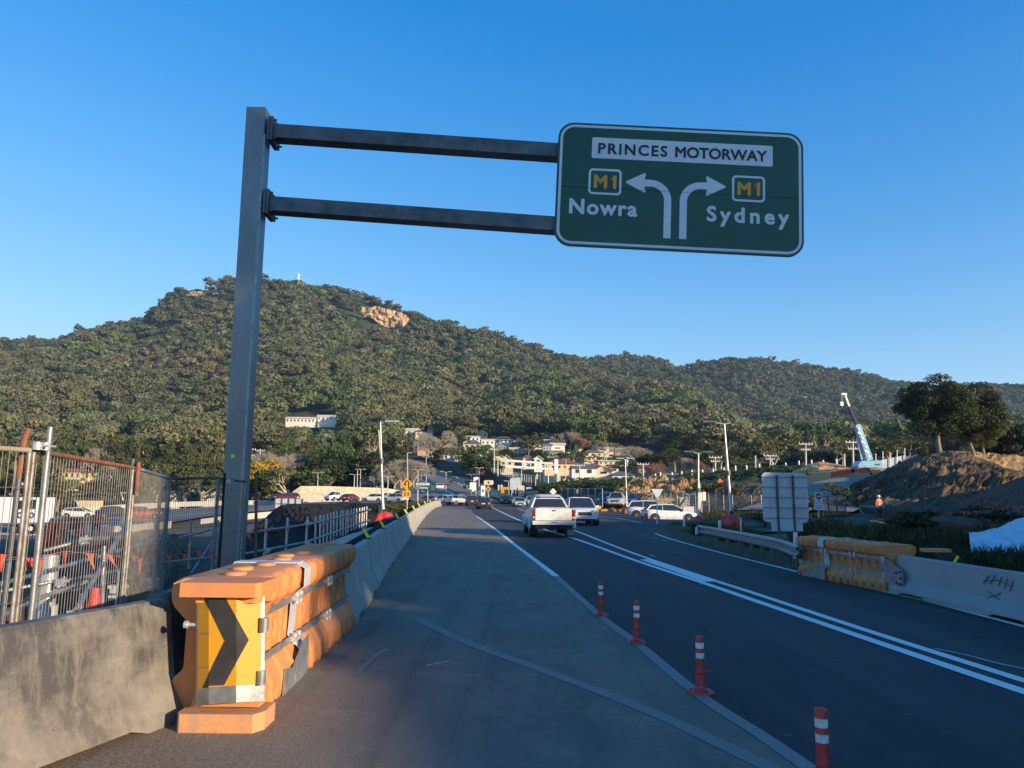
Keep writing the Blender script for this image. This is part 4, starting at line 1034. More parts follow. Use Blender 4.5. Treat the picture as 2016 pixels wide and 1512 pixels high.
# ------------------------------------------------------------------ temporary fence left
def fpanel(p0, p1, zt, label, top='galv', zb=None, clampy=True, lean=0):
    p0 = Vector(p0); p1 = Vector(p1); d = p1 - p0; d.z = 0; L = d.length; d.normalize(); z0 = zt[0]; z1 = zt[1]
    b0 = z0 - 2.05; b1 = z1 - 2.05
    t = thing('mesh_fence', (p0.x, p0.y, b0), label, 'temporary fence', 'temporary mesh fence panels on the left')
    P = lambda s, k: Vector((p0.x + d.x * s, p0.y + d.y * s, (b0 + (b1 - b0) * s / L) + 2.05 * k))
    mb = MB(); mb.cyl(P(0, -.02), P(0, 1.0), .018, n=8); mb.build('post', M['galv_fence'], t)
    mb = MB(); mb.cyl(P(L, -.02), P(L, 1.0), .018, n=8); mb.build('post', M['galv_fence'], t)
    mb = MB(); mb.cyl(P(0, 1), P(L, 1), .024, n=8); mb.build('top_rail', M[top], t)
    mb = MB(); mb.cyl(P(0, .04), P(L, .04), .018, n=6); mb.build('bottom_rail', M['galv'], t)
    mb = MB(); n = int(L / .062)
    for i in range(1, n): s = L * i / n; mb.cyl(P(s, .04), P(s, 1), .0036, n=3, caps=False)
    for k in (.18, .36, .54, .69, .84): mb.cyl(P(0, k), P(L, k), .0035, n=3, caps=False)
    mb.build('wire_mesh', M['galv_fence'], t)
    return t
FP = [(-5.2, 3.7, 2.12), (-4.28, 6.6, 2.10), (-4.55, 8.95, 2.03), (-5.17, 11.25, 1.95), (-5.0, 12.7, 1.99), (-5.0, 14.05, 1.95)]
fl = ['mesh fence panel with a pale top rail at the far left edge', 'mesh fence panel with a striped rusty top rail above the excavator', 'mesh fence panel with a steep grey top rail between rusty posts', 'mesh fence panel with a thin rusty top rail left of the gantry pole', 'mesh fence panel crossing in front of the gantry pole']
for i in range(5):
    a, b = FP[i], FP[i + 1]; fpanel((a[0], a[1] + .03, 0), (b[0], b[1] - .03, 0), (a[2], b[2]), fl[i], ['timber', 'rust', 'galv', 'rust', 'galv_dark'][i])
def scaf(name, pts, r, label, mat='galv', cat='scaffold tube', grp='loose scaffold tubes behind the fence'):
    mb = MB(); mb.tube(pts, r, 8); return tag(mb.build(name, M[mat], None), label, cat, grp)
# posts with rusty / grey tubes beside the panels
_rp = scaf('fence_post', [Vector((-4.40, 6.62, -.3)), Vector((-4.37, 6.6, 2.0))], .024, 'dark tube with a rusty bent top clamped to the fence at the far left', 'galv_dark', 'fence post', 'tubes bracing the mesh fence')
scaf('fence_post', [Vector((-4.21, 6.72, -.3)), Vector((-4.2, 6.7, 2.32))], .024, 'grey tube with a ring clamp beside the bent rusty one', 'galv', 'fence post', 'tubes bracing the mesh fence')
scaf('fence_post', [Vector((-4.62, 9.0, -.3)), Vector((-4.60, 9.0, 2.14))], .028, 'dark steel tube left of the rusty corner post', 'galv_dark', 'fence post', 'tubes bracing the mesh fence')
_mb = MB(); _mb.tube([Vector((-4.37, 6.6, 1.85)), Vector((-4.36, 6.6, 2.2)), Vector((-4.33, 6.6, 2.3))], .027, 8); _mb.build('rusty_top', M['rust'], _rp)
scaf('fence_post', [Vector((-4.50, 8.95, 1.72)), Vector((-4.50, 8.95, 2.10))], .024, 'short rusty tube at the fence corner above the worker', 'rust', 'fence post', 'tubes bracing the mesh fence')
scaf('fence_post', [Vector((-5.3, 11.3, -.6)), Vector((-5.32, 11.3, 2.05))], .026, 'grey tube at the fourth fence corner', 'galv', 'fence post', 'tubes bracing the mesh fence')
scaf('fence_post', [Vector((-4.92, 12.8, -.6)), Vector((-4.94, 12.8, 2.08))], .022, 'black capped tube just left of the gantry pole', 'rubber', 'fence post', 'tubes bracing the mesh fence')
scaf('fence_post', [W(503, 1120, 14.1), W(505, 938, 14.1)], .028, 'rusty upright with a short crosspiece right of the gantry pole', 'rust', 'fence post', 'tubes bracing the mesh fence')
for (px, py, D) in ((74, 878, 6.6), (90, 879, 6.68), (268, 925, 9.0), (450, 947, 12.8)):
    p = W(px, py, D); mb = MB(); mb.cyl(p - Vector((0, 0, .035)), p + Vector((0, 0, .035)), .042, n=12); mb.cyl(p, p + Vector((.09, 0, 0)), .012, n=6)
    tag(mb.build('fence_clamp', M['galv_lite']), 'steel ring clamp on the fence tubes %s' % {74: 'around the rusty tube at the far left', 90: 'around the grey tube at the far left', 268: 'at the rusty fence corner', 450: 'beside the gantry pole'}[px], 'pipe clamp', 'ring clamps on the fence')
# scaffold rails and braces behind
SR = [([(0, 1150, 8.2), (330, 1058, 12.5)], .026, 'grey rail climbing from the left edge behind the fence'), ([(0, 1165, 9), (120, 1142, 9.5)], .024, 'short rail stub low at the left edge'),
      ([(0, 1215, 8), (70, 1180, 8.6), (185, 1140, 9.6)], .026, 'lower rail rising behind the silver pipe'), ([(85, 1085, 9.6), (170, 1062, 10), (345, 1052, 13)], .026, 'upper rail just below the worker'),
      ([(122, 1145, 9.4), (300, 1110, 12), (440, 1095, 16)], .024, 'long middle rail behind the cone'), ([(150, 1200, 8.2), (250, 1030, 11)], .028, 'diagonal brace above the cone'),
      ([(355, 1058, 15), (440, 1036, 17)], .026, 'upper rail left of the gantry pole'), ([(355, 1105, 15), (440, 1095, 16.5)], .026, 'lower rail left of the gantry pole'), ([(376, 1130, 14), (434, 1040, 16)], .022, 'thin diagonal brace left of the gantry pole'),
      ([(480, 1050, 16.5), (610, 1032, 19), (730, 1003, 33)], .03, 'flag tied top rail right of the gantry pole'), ([(478, 1091, 16), (600, 1068, 18.5), (728, 1024, 33)], .03, 'lower rail right of the gantry pole')]
for pts, r, lb in SR: scaf('scaffold_rail', [W(*p) for p in pts], r, lb)
PO = [(205, 1075, 1200, 9.5), (246, 1000, 1180, 10.5), (307, 1023, 1140, 13), (376, 1024, 1120, 15.5), (430, 1024, 1110, 16), (421, 1030, 1058, 24)]
for i, (px, y0, y1, D) in enumerate(PO):
    scaf('scaffold_post', [W(px - 4, y1, D), W(px, y0, D)], .026, '%s upright scaffold post from the left, seen through the fence' % ORD[i], 'galv', 'scaffold post', 'scaffold posts left of the gantry pole')
PR = [(525, 1021, 1110, 17), (567, 1019, 1092, 18), (606, 1018, 1088, 19), (622, 1017, 1080, 22), (631, 1014, 1078, 23), (638, 1013, 1078, 24.5), (645, 1011, 1076, 25), (652, 1009, 1074, 26), (658, 1007, 1073, 27), (664, 1006, 1072, 28), (671, 1005, 1068, 29),
      (676, 1004, 1066, 29.5), (682, 1004, 1064, 30), (686, 1004, 1062, 30.5), (692, 1002, 1060, 31), (697, 1001, 1058, 31.5), (702, 1001, 1056, 32), (708, 1000, 1052, 32.5), (713, 999, 1050, 33), (717, 998, 1048, 33.5), (722, 997, 1045, 34)]
for i, (px, y0, y1, D) in enumerate(PR):
    p1 = W(px - (5 if i < 3 else 1), y1 + 4, D); p1.z = min(p1.z, -.35)
    scaf('scaffold_post', [p1, W(px, y0, D)], .03, '%s silver scaffold post to the right of the gantry pole' % ORD[i], 'galv_lite', 'scaffold post', 'scaffold posts right of the gantry pole')
cl = [(165, 1064, 9.9), (245, 1030, 10.6), (120, 1147, 9.4), (433, 1043, 16), (606, 1030, 18.6), (606, 1070, 18.4), (526, 1085, 16.8)]
for i, (px, py, D) in enumerate(cl):
    p = W(px, py, D); mb = MB(); mb.box(p, (.09, .08, .09)); mb.cyl(p - Vector((.08, 0, 0)), p + Vector((.09, 0, .02)), .02, n=8); mb.cyl(p - Vector((0, .06, .06)), p + Vector((0, .06, .06)), .018, n=6)
    tag(mb.build('scaffold_coupler', M['galv_lite']), '%s steel coupler from the left on the scaffold rails' % ORD[sorted(c[0] for c in cl).index(px) + (1 if i == 5 else 0)], 'coupler', 'couplers on the scaffold rails')
for i, (px, py, D) in enumerate(((233, 1155, 9.8), (305, 1140, 12), (157, 1205, 8.6))):
    p = W(px, py, D); t = thing('base_jack', p, ['blue grey screw jack head behind the middle of the fence', 'screw jack head left of the orange end cap', 'low screw jack below the diagonal brace'][i], 'screw jack', 'screw jacks behind the fence')
    mb = MB(); mb.box(p, (.22, .12, .04)); mb.box(p - Vector((0, 0, .05)), (.14, .12, .06)); mb.box(p - Vector((0, 0, .12)), (.18, .12, .03)); mb.build('head', M['alu'], t)
    mb = MB(); mb.cyl(p - Vector((0, 0, .5)), p + Vector((0, 0, .2)), .022); mb.build('screw', M['galv_lite'], t)
# bunting
def bunting(lbl, strings, flags, matn='flag'):
    p = W(*flags[0][:3]); t = thing('bunting', p, lbl, 'bunting')
    mb = MB()
    for s in strings: mb.tube([W(*q) for q in s], .004, 4)
    mb.build('string', M[matn], t)
    rr = random.Random(5)
    for px, py, D, w, h, tw in flags:
        c = W(px, py, D); w *= D / F; h *= D / F; mb = MB()
        a, b, cpt = c + Vector((-w / 2, 0, 0)), c + Vector((w / 2, rr.uniform(-.02, .02), -.01)), c + Vector((tw * D / F, rr.uniform(-.04, .04), -h))
        m1 = a.lerp(cpt, .5) + Vector((.01, -.02, 0)); m2 = b.lerp(cpt, .5) + Vector((0, -.015, 0))
        V = [a, b, m1, m2, cpt]; V2 = [v + Vector((0, .004, 0)) for v in V]
        mb.add(V + V2, [(0, 2, 3, 1), (2, 4, 3), (5, 6, 8, 7), (7, 8, 9)], True); mb.build('flag', M[matn], t)
    return t
bunting('orange red flag bunting hanging behind the left mesh fence', [[(0, 1095, 7), (62, 1100, 7.5), (128, 1085, 8), (180, 1090, 8.5), (230, 1095, 9.5), (280, 1098, 10)], [(280, 1098, 10), (330, 1092, 11.5), (365, 1090, 13), (425, 1075, 14)]],
        [(3, 1090, 7, 18, 36, 1), (68, 1098, 7.3, 34, 36, 8), (60, 1104, 7.35, 20, 20, -12), (130, 1084, 8, 10, 42, 3), (176, 1090, 8.4, 12, 32, 12), (214, 1092, 9, 10, 26, 22), (277, 1098, 10, 9, 34, 2), (332, 1092, 11.5, 10, 22, 6), (365, 1090, 12.8, 9, 22, 0), (391, 1082, 13.4, 9, 26, 3), (415, 1075, 13.8, 8, 28, -1)])
bunting('red flags tied along the scaffold rails right of the gantry pole', [[(436, 1048, 15), (486, 1050, 16), (545, 1046, 17.5), (600, 1030, 18.5), (660, 1018, 25), (718, 1005, 32)]],
        [(436, 1040, 15, 14, 16, 2), (487, 1050, 16, 12, 16, 9), (510, 1034, 16.5, 14, 9, 6), (524, 1040, 16.7, 6, 20, 6), (535, 1036, 17, 8, 7, 0), (567, 1040, 17.8, 6, 12, 0), (606, 1034, 18.6, 6, 14, 0), (636, 1032, 24, 10, 9, 0), (654, 1022, 26, 5, 16, 0), (673, 1016, 28, 5, 18, 0), (656, 1054, 25, 6, 12, 4), (692, 1012, 30, 10, 8, 0), (718, 1006, 33, 8, 6, 0)])
# traffic cone near, silver duct, red ballast
def cone_proto(h=.7):
    e = bpy.data.objects.new('traffic_cone', None); COL.objects.link(e); ORG[e.name] = Vector((0, 0, 0))
    mb = MB(); mb.lathe([(.14, .03), (.13, .05), (.045, h - .01), (.04, h), (.02, h)], (0, 0, 0), 18); mb.build('cone', M['red'], e)
    mb = MB(); mb.box((0, 0, .015), (.36, .36, .03)); mb.build('base', M['rubber'], e)
    return e
cn = cone_proto(); p = W(188, 1157, 8.6); place(cn, False, (p.x, p.y, p.z - .7), .2, 1, 'bright red traffic cone showing above the near concrete barrier', 'traffic cone')
c2 = place(cn, True, Vector(W(1272, 1024, 47)), 0, 1.15, 'red and white traffic cone behind the parked white hatchback', 'traffic cone')
mb = MB(); mb.lathe([(.105, .38), (.075, .56)], (0, 0, 0), 14); mb.v = [(v[0], v[1], v[2]) for v in mb.v]; mb.build('white_band', M['white_refl'], c2)
t = thing('steel_duct', W(92, 1205, 9.5), 'shiny silver corrugated steel pipe standing behind the fence', 'steel pipe')
mb = MB(); a = W(88, 1205, 9.5); b = W(100, 1092, 9.5); n = 26; rings = []
for i in range(n + 1):
    c = a.lerp(b, i / n); r = .115 + .005 * math.sin(i * 3.1) - .02 * i / n; rings.append([c + Vector((r * math.cos(k * math.pi / 9), r * math.sin(k * math.pi / 9), 0)) for k in range(18)])
mb.loft(rings); mb.build('tube', M['galv_lite'], t)
mb = MB(); mb.cyl(a - Vector((0, 0, .1)), a + Vector((0, 0, .08)), .14, n=18); mb.build('collar', M['alu'], t)
def ballast(px, py, D, w, label, split=True):
    p = W(px, py, D); t = thing('ballast_block', (p.x, p.y, p.z), label, 'lamp post ballast', 'red plastic ballast blocks at lamp post feet')
    k = w * D / F / 1.2; mb = MB(); rings = []
    for z, r in ((0, .56), (.12, .6), (.3, .58), (.5, .48), (.62, .36), (.7, .2), (.72, .08)):
        rings.append([Vector((p.x + k * r * (1 + .12 * math.cos(6 * a)) * math.cos(a), p.y + k * r * (1 + .12 * math.cos(6 * a)) * math.sin(a), p.z + k * z * 1.15)) for a in [i * math.pi / 12 for i in range(24)]])
    mb.loft(rings, sm=False); mb.build('shell', M['red'], t)
    mb = MB(); mb.bb(p.x - .008 * k, p.x + .008 * k, p.y - .66 * k, p.y - .56 * k, p.z + .05 * k, p.z + .45 * k); mb.cyl((p.x, p.y, p.z + .6 * k), (p.x, p.y, p.z + .95 * k), .1 * k); mb.build('seam', M['rubber'], t)
ballast(755, 1040, 44, 46, 'red ballast block beside the walkway right of the gantry pole'); ballast(839, 1000, 95, 14, 'small red ballast block behind the far end of the left barriers')
ballast(1441, 1042, 46, 44, 'large red ballast block behind the guardrail'); ballast(1375, 1034, 56, 27, 'red ballast block at the near end of the guardrail')
ballast(1234, 1012, 78, 19, 'red ballast block in the grass beside the parked blue utes')
ballast(928, 980, 150, 9, 'tiny red ballast block above the dark four wheel drive'); ballast(944, 984, 150, 10, 'tiny red ballast block above the dark sedan')
# walkway behind barrier
t = thing('site_walkway', (-5.6, 26, -.2), 'ribbed blue grey steel walkway behind the left barriers', 'walkway')
mb = MB(); a0, a1, b0, b1 = W(622, 1078, 22), W(712, 1075, 22), W(728, 1040, 36), W(752, 1040, 36)
mb.add([a0, a1, b1, b0] + [v - Vector((0, 0, .05)) for v in (a0, a1, b1, b0)], [(0, 1, 2, 3), (7, 6, 5, 4), (0, 4, 5, 1), (1, 5, 6, 2), (2, 6, 7, 3), (3, 7, 4, 0)]); mb.build('deck', M['galv_dark'], t)
mb = MB()
for i in range(26): s = i / 25; s = s ** .8; mb.bar(a0.lerp(b0, s) + Vector((0, 0, .03)), a1.lerp(b1, s) + Vector((0, 0, .03)), .09, .03)
mb.build('ribs', M['alu'], t)
t = thing('shade_screen', (-3.9, 25, 0), 'black mesh screen strip behind the left barriers', 'screen')
mb = MB()
for k in range(12):
    q0 = Vector((Lx(15 + k * 2) - .75, 15 + k * 2, 0)); q1 = Vector((Lx(17 + k * 2) - .75, 17 + k * 2, 0))
    mb.add([q0 + Vector((0, 0, .0)), q1, q1 + Vector((0, 0, .72)), q0 + Vector((0, 0, .72)), q0 + Vector((-.03, 0, .0)), q1 + Vector((-.03, 0, 0)), q1 + Vector((-.03, 0, .72)), q0 + Vector((-.03, 0, .72))], [(0, 1, 2, 3), (7, 6, 5, 4), (3, 2, 6, 7), (0, 3, 7, 4), (1, 5, 6, 2)])
mb.build('fabric', M['rubber'], t)
# guardrail right
t = thing('guardrail', (7.3, 24, 0), 'galvanised double wave steel guardrail leading up to the right orange barriers', 'guardrail')
gp_ = [W(1372, 1034, 29.5), W(1420, 1040, 26), W(1480, 1050, 22.5), W(1530, 1059, 20), W(1572, 1068, 17.2)]
gpp = ribbon_pts(gp_, 8); prof = [(0, -.155), (.07, -.12), (.075, -.075), (0, -.025), (0, .025), (.075, .075), (.07, .12), (0, .155)]
rings = []
for i, p in enumerate(gpp):
    d = (gpp[min(i + 1, len(gpp) - 1)] - gpp[max(i - 1, 0)]).normalized(); n = Vector((d.y, -d.x, 0)); n = n if n.x < 0 else -n
    p = Vector((p.x, p.y, .53)) 
    rings.append([p + n * w + Vector((0, 0, z)) for w, z in prof] + [p + n * (w - .008) + Vector((0, 0, z)) for w, z in reversed(prof)])
mb = MB(); mb.loft(rings, sm=False); mb.build('beam', M['galv'], t)
for i in range(0, len(gpp), 3):
    p = gpp[i]; mb = MB(); mb.bb(p.x + .03, p.x + .12, p.y - .03, p.y + .03, -.2, .60); mb.build('post', M['galv_dark'], t)
mb = MB(); p = gpp[0]; mb.box((p.x - .05, p.y, .5), (.35, .3, .45)); mb.build('end_terminal', M['rubber'], t)
scaf('steel_post', [W(1566, 1100, 18), W(1566, 1048, 18)], .05, 'short pale round post where the guardrail meets the orange barrier', 'post_white', 'post', None)

# ------------------------------------------------------------------ shade casters right of and behind the camera
def bank():  # unseen bank, added with a crest shaped to set the shadow edge
    mb = MB(); rows = [-90 + 1.5 * q for q in range(85)]; V = []
    for y in rows:
        H = float(np.interp(y, [-90, -60, -40, -29, -26, -23.5, -21.5, -14, -8, 4, 18, 31, 37], [7, 9, 10.4, 10.3, 10.0, 10.1, 10.9, 10.8, 10.4, 9.9, 9.7, 9.2, 5]))
        H += .35 * mn.noise(Vector((0, y * .45, 2))) if y < -12 else 1.7 * mn.noise(Vector((0, y * .62, 2))) + .1
        for x, k in ((22, 0), (26, .35), (31, .85), (35, 1), (44, 1), (60, .6), (90, 0)): V.append((x + (2 if y > 24 else 0) + 6 * max(0, (y - 20) / 16), y, H * k + .3 * mn.noise(Vector((x, y * .2, 4))) * (k > 0) - (.4 if k == 0 else 0)))
    n = 7; mb.add(V, [(i * n + j, i * n + j + 1, (i + 1) * n + j + 1, (i + 1) * n + j) for i in range(len(rows) - 1) for j in range(n - 1)], True)
    tag(mb.build('shade_bank', M['terrain']), kind='structure')
bank()
big = make_tree('shade_tree', 5, 24, 'leafy', 'leaf_dark', 'bark_dark', clump=.09, nq=55, q=.03, levels=4, trunk=.36, spread=.6)
for i, (x, y, s) in enumerate(((48.5, -20, 1.0), (51.5, -19.3, 1.0), (45.5, -21.5, 1.0), (55, -21, .98))):
    place(big, i > 0, (x, y, 2.5), i * 1.9, (s * .56, s * .56, s * .95), '%s tall dense roadside tree outside the right edge of the view' % ORD[i], 'tree', 'tall roadside trees beyond the right edge of the view')
shr = make_tree('shade_shrub', 9, 5, 'leafy', 'leaf_dark', 'bark_dark', clump=.13, nq=34, q=.06, levels=3, trunk=.3)  # unseen shrubs added to break the bank's shadow into streaks
rr = random.Random(4); k = 0
for y in range(-50, 30, 4):
    if y in (-2, 14, 22): continue
    s = rr.uniform(.1, .4) if y > -14 else rr.uniform(.05, .1)
    H = float(np.interp(y, [-60, -40, -27, -20, -14, -8, 4, 18, 31], [9, 10.6, 10.9, 10.9, 10.6, 10.3, 9.8, 9.6, 9.1]))
    place(shr, k > 0, (37 + rr.uniform(-1, 2), y + rr.uniform(-1.5, 1.5), H - .4), k, s, '%s low shade shrub on the added bank outside the right edge of the view' % ORD[k], 'shrub', 'shade shrubs on the added bank beyond the right edge of the view'); k += 1

# ------------------------------------------------------------------ vehicles
STY = {
 'sedan': dict(L=4.6, W=1.8, low=[(-2.3, .70, .38, .82), (-2.22, .84, .26, .98), (-1.5, .89, .2, 1.02), (-.7, .9, .18, .97), (.9, .9, .18, .95), (1.5, .89, .2, .9), (2.1, .84, .22, .76), (2.3, .68, .3, .6)],
               cab=[(-1.75, .78, .72, 1.0, 1.02), (-1.05, .8, .60, .98, 1.39), (-.1, .82, .62, .95, 1.46), (.35, .82, .62, .94, 1.44), (1.3, .80, .72, .92, .95)], roof=(-1.0, .32), wy=(-1.38, 1.38), wr=.32),
 'hatch': dict(L=4.35, W=1.8, low=[(-2.15, .72, .4, .8), (-2.08, .85, .26, 1.0), (-1.5, .9, .2, 1.04), (-.7, .9, .18, .98), (.9, .9, .18, .95), (1.5, .89, .2, .9), (2.0, .84, .22, .76), (2.2, .68, .3, .58)],
               cab=[(-2.0, .76, .66, 1.0, 1.03), (-1.62, .78, .58, .98, 1.36), (-.5, .81, .62, .95, 1.46), (.25, .82, .62, .94, 1.44), (1.3, .80, .72, .92, .95)], roof=(-1.58, .22), wy=(-1.32, 1.32), wr=.33),
 'suv': dict(L=4.6, W=1.86, low=[(-2.3, .74, .45, .9), (-2.24, .88, .32, 1.08), (-1.5, .93, .26, 1.1), (-.7, .93, .24, 1.06), (.9, .93, .24, 1.05), (1.5, .92, .26, 1.02), (2.1, .88, .28, .92), (2.3, .72, .36, .72)],
               cab=[(-2.22, .80, .70, 1.08, 1.12), (-1.9, .82, .64, 1.06, 1.56), (-.6, .84, .68, 1.05, 1.66), (.3, .84, .67, 1.04, 1.63), (1.2, .82, .74, 1.03, 1.07)], roof=(-1.85, .25), wy=(-1.4, 1.4), wr=.36),
 'ute': dict(L=5.1, W=1.82, low=[(-2.55, .84, .62, 1.08), (-2.5, .90, .60, 1.20), (-1.5, .91, .46, 1.20), (-.6, .91, .42, 1.19), (.9, .91, .40, 1.13), (1.6, .90, .40, 1.08), (2.35, .86, .40, .94), (2.55, .72, .46, .76)],
               cab=[(-.80, .78, .66, 1.16, 1.18), (-.50, .79, .57, 1.16, 1.64), (0, .80, .58, 1.14, 1.74), (.75, .80, .57, 1.12, 1.70), (1.55, .80, .72, 1.09, 1.11)], roof=(-.55, .72), wy=(-1.55, 1.55), wr=.38),
}
def vehicle(style, pm, name, detail=True, dirty=False, lit=False):
    S = STY[style]; e = bpy.data.objects.new(name, None); COL.objects.link(e); ORG[e.name] = Vector((0, 0, 0)); L = S['L']
    rings = []
    for y, hw, zb, zt in S['low']:
        zm = zb + (zt - zb) * .55
        h = [(hw * .86, zb), (hw - .02, zb + .07), (hw, zm), (hw - .035, zt - .06), (hw - .12, zt), (hw * .45, zt + .015)]
        rings.append([Vector((a, y, b)) for a, b in h] + [Vector((-a, y, b)) for a, b in reversed(h)])
    mb = MB(); mb.loft(rings, sm=True); mb.build('body', pm, e)
    rings = []
    for y, wb, wt, zb, zr in S['cab']:
        h = [(wb, zb - .03), (wt + (wb - wt) * .15, zr - .06), (wt - .06, zr)]
        rings.append([Vector((a, y, b)) for a, b in h] + [Vector((-a, y, b)) for a, b in reversed(h)])
    mb = MB(); mb.loft(rings, sm=False); mb.build('windows', M['glass'], e)
    # roof skin and pillars
    cab = S['cab']; mb = MB(); r2 = []
    def ci(y, k): return float(np.interp(y, [c[0] for c in cab], [c[k] for c in cab]))
    for i in range(7):
        y = S['roof'][0] + (S['roof'][1] - S['roof'][0]) * i / 6 * 1.0; wt, zr = ci(y, 2), ci(y, 4)
        h = [(wt + .03, zr - .05), (wt - .04, zr + .012), (wt * .5, zr + .03)]
        r2.append([Vector((a, y, b)) for a, b in h] + [Vector((-a, y, b)) for a, b in reversed(h)])
    mb.loft(r2, sm=True); mb.build('roof', pm, e)
    for s in (-1, 1):
        mb = MB()
        def P(y, top): return Vector((s * (ci(y, 2) + .01 if top else ci(y, 1) + .005), y, ci(y, 4) - .04 if top else ci(y, 3)))
        ya, yb = cab[-1][0], cab[-2][0]; mb.tube([P(ya - .08, 0) + Vector((0, 0, .02)), P(yb, 1)], .032, 6)
        ya, yb = cab[0][0], cab[1][0]; mb.tube([P(ya + .06, 0), P(yb + .03, 1)], .05, 6)
        ym = (cab[1][0] + cab[-2][0]) / 2; mb.tube([P(ym, 0), P(ym, 1)], .025, 4)
        mb.build('pillars', pm, e)
    W2 = S['W'] / 2
    for y in S['wy']:
        for s in (-1, 1):
            mb = MB(); r = S['wr']; mb.cyl((s * (W2 - .3), y, r + .04), (s * (W2 + .006), y, r + .04), r + .06, n=20, sm=False); mb.build('wheel_arch', M['black'], e)
            mb = MB(); xo, xi = s * (W2 + .02), s * (W2 - .2)
            pr = [(r * .62, xo), (r * .9, xo + s * .004), (r, xo - s * .03), (r, xi + s * .02), (r * .9, xi), (.02, xi)]
            mb.loft([[Vector((x, y + a * math.cos(t), r + a * math.sin(t))) for t in [math.pi * q / 10 for q in range(20)]] for a, x in pr]); ty = mb.build('tyre', M['rubber'], e)
            mb = MB(); mb.cyl((xo - s * .03, y, r), (xo - s * .012, y, r), r * .62, n=16)
            for q in range(5):
                t = q * 2 * math.pi / 5; mb.bar((xo - s * .005, y, r), (xo - s * .005, y + r * .58 * math.cos(t), r + r * .58 * math.sin(t)), .02, .06, up=(1, 0, 0))
            mb.build('rim', M['alu'], ty)
    lo = S['low']; yr = lo[0][0]; yf = lo[-1][0]; zt_r = lo[1][3]; zt_f = lo[-2][3]
    for s in (-1, 1):
        mb = MB()
        if style == 'ute': mb.box((s * .835, yr + .0, 1.00), (.12, .10, .28))
        else: mb.box((s * .70, yr + .06, zt_r - .1), (.22, .16, .14)); mb.box((s * .83, yr + .16, zt_r - .1), (.08, .24, .13))
        mb.build('tail_light', M['lamp_red'], e)
        mb = MB(); mb.box((s * .66, yf - .09, zt_f - .07), (.32, .2, .13)); mb.build('headlight', M['lamp_clear'], e)
        mb = MB(); mb.box((s * (W2 + .06), cab[-1][0] - .35, cab[-1][3] + .08), (.2, .1, .14)); mb.build('mirror', pm, e)
    mb = MB(); mb.box((0, yf - .015, zt_f - .22), (.8, .06, .2)); mb.build('grille', M['black'], e)
    mb = MB(); mb.box((0, yf + .02, zt_f - .36), (.38, .02, .1)); mb.build('number_plate', M['white_refl'], e)
    mb = MB(); mb.box((0, yf - .03, .34), (1.3, .1, .12)); mb.build('front_bumper', M['black'], e); mb = MB(); mb.box((0, yr + .04, .42), (1.5, .1, .14)); mb.build('lower_bumper', M['black'], e)
    if style == 'ute':
        mb = MB(); mb.box((0, yr - .008, .945), (1.5, .03, .49)); tg = mb.build('tailgate', pm, e)
        mb = MB(); mb.box((0, yr - .002, .945), (1.54, .03, .52)); mb.build('tailgate_gap', M['black'], e)
        mb = MB(); mb.box((0, yr - .03, 1.09), (.14, .02, .045)); mb.build('handle', M['black'], tg)
        mb = MB(); mb.add([Vector((x, yr - .026, z)) for x, z in ((-.06, .92), (0, .96), (.06, .92), (0, .935))], [(0, 1, 2, 3)]); mb.build('emblem', M['galv'], tg)
        mb = MB(); mb.box((0, yr - .05, .60), (1.75, .2, .15)); bb = mb.build('rear_bumper', pm, e)
        mb = MB(); mb.box((0, yr - .155, .615), (.37, .015, .12)); np_ = mb.build('number_plate', M['white_refl'], e)
        for s in (-1, 1):
            mb = MB(); mb.box((s * .82, yr - .01, .74), (.11, .06, .09)); mb.build('tail_light', M['lamp_red'], e)
            mb = MB(); mb.box((s * .76, S['wy'][0] - .46, .28), (.28, .02, .42)); mb.build('mudflap', M['timber' if s > 0 else 'black'], e)
            for y in S['wy']:
                mb = MB(); rg = []
                for q in range(9):
                    t = math.pi * q / 8; c = Vector((s * W2, y + .46 * math.cos(t), .40 + .44 * math.sin(t)))
                    rg.append([c + Vector((-s * .06, 0, -.02)), c + Vector((s * .09, 0, -.05)), c + Vector((s * .09, 0, .0)), c + Vector((-s * .04, 0, .05))])
                mb.loft(rg, sm=True); mb.build('wheel_flare', pm, e)
        mb = MB(); mb.tube([(0, yr + .1, .42), (0, yr - .12, .40), (0, yr - .2, .36), (0, yr - .2, .46)], .03); mb.ball((0, yr - .2, .48), .03); mb.cyl((-.55, yr + .1, .42), (.55, yr + .1, .42), .04); mb.build('tow_bar', M['rubber'], e)
        mb = MB(); mb.bb(-.74, .74, yr + .1, cab[0][0] - .1, 1.17, 1.207); mb.build('tonneau', M['black'], e)
        mb = MB(); mb.box((0, S['wy'][0], .4), (1.2, .12, .12)); mb.ball((0, S['wy'][0], .38), .16); mb.build('rear_axle', M['rubber'], e)
    else:
        mb = MB(); mb.box((0, yr - .0, zt_r - .3), (.4, .06, .12)); mb.build('number_plate', M['white_refl'], e)
    return e
VP = {}
def car(style, mat, px, py, D, yaw, label, group=None, sc=1.0, cat=None, z=None):
    p = W(px, py, D)
    if z is not None: p.z = z
    k = (style, mat); nm = {'sedan': 'sedan', 'hatch': 'hatchback', 'suv': 'four_wheel_drive', 'ute': 'pickup_ute'}[style]
    used = k in VP
    if not used: VP[k] = vehicle(style, M[mat], nm)
    return place(VP[k], used, p, math.radians(yaw), sc, label, cat or 'car', group)
hero = vehicle('ute', M['ute_white'], 'pickup_ute'); VP[('ute', 'ute_white')] = hero
p = G(1083, 1058); place(hero, False, (p.x, p.y + 2.4, 0), math.radians(3), 1.03, 'dusty white pickup driving away in the middle of the road', 'pickup')
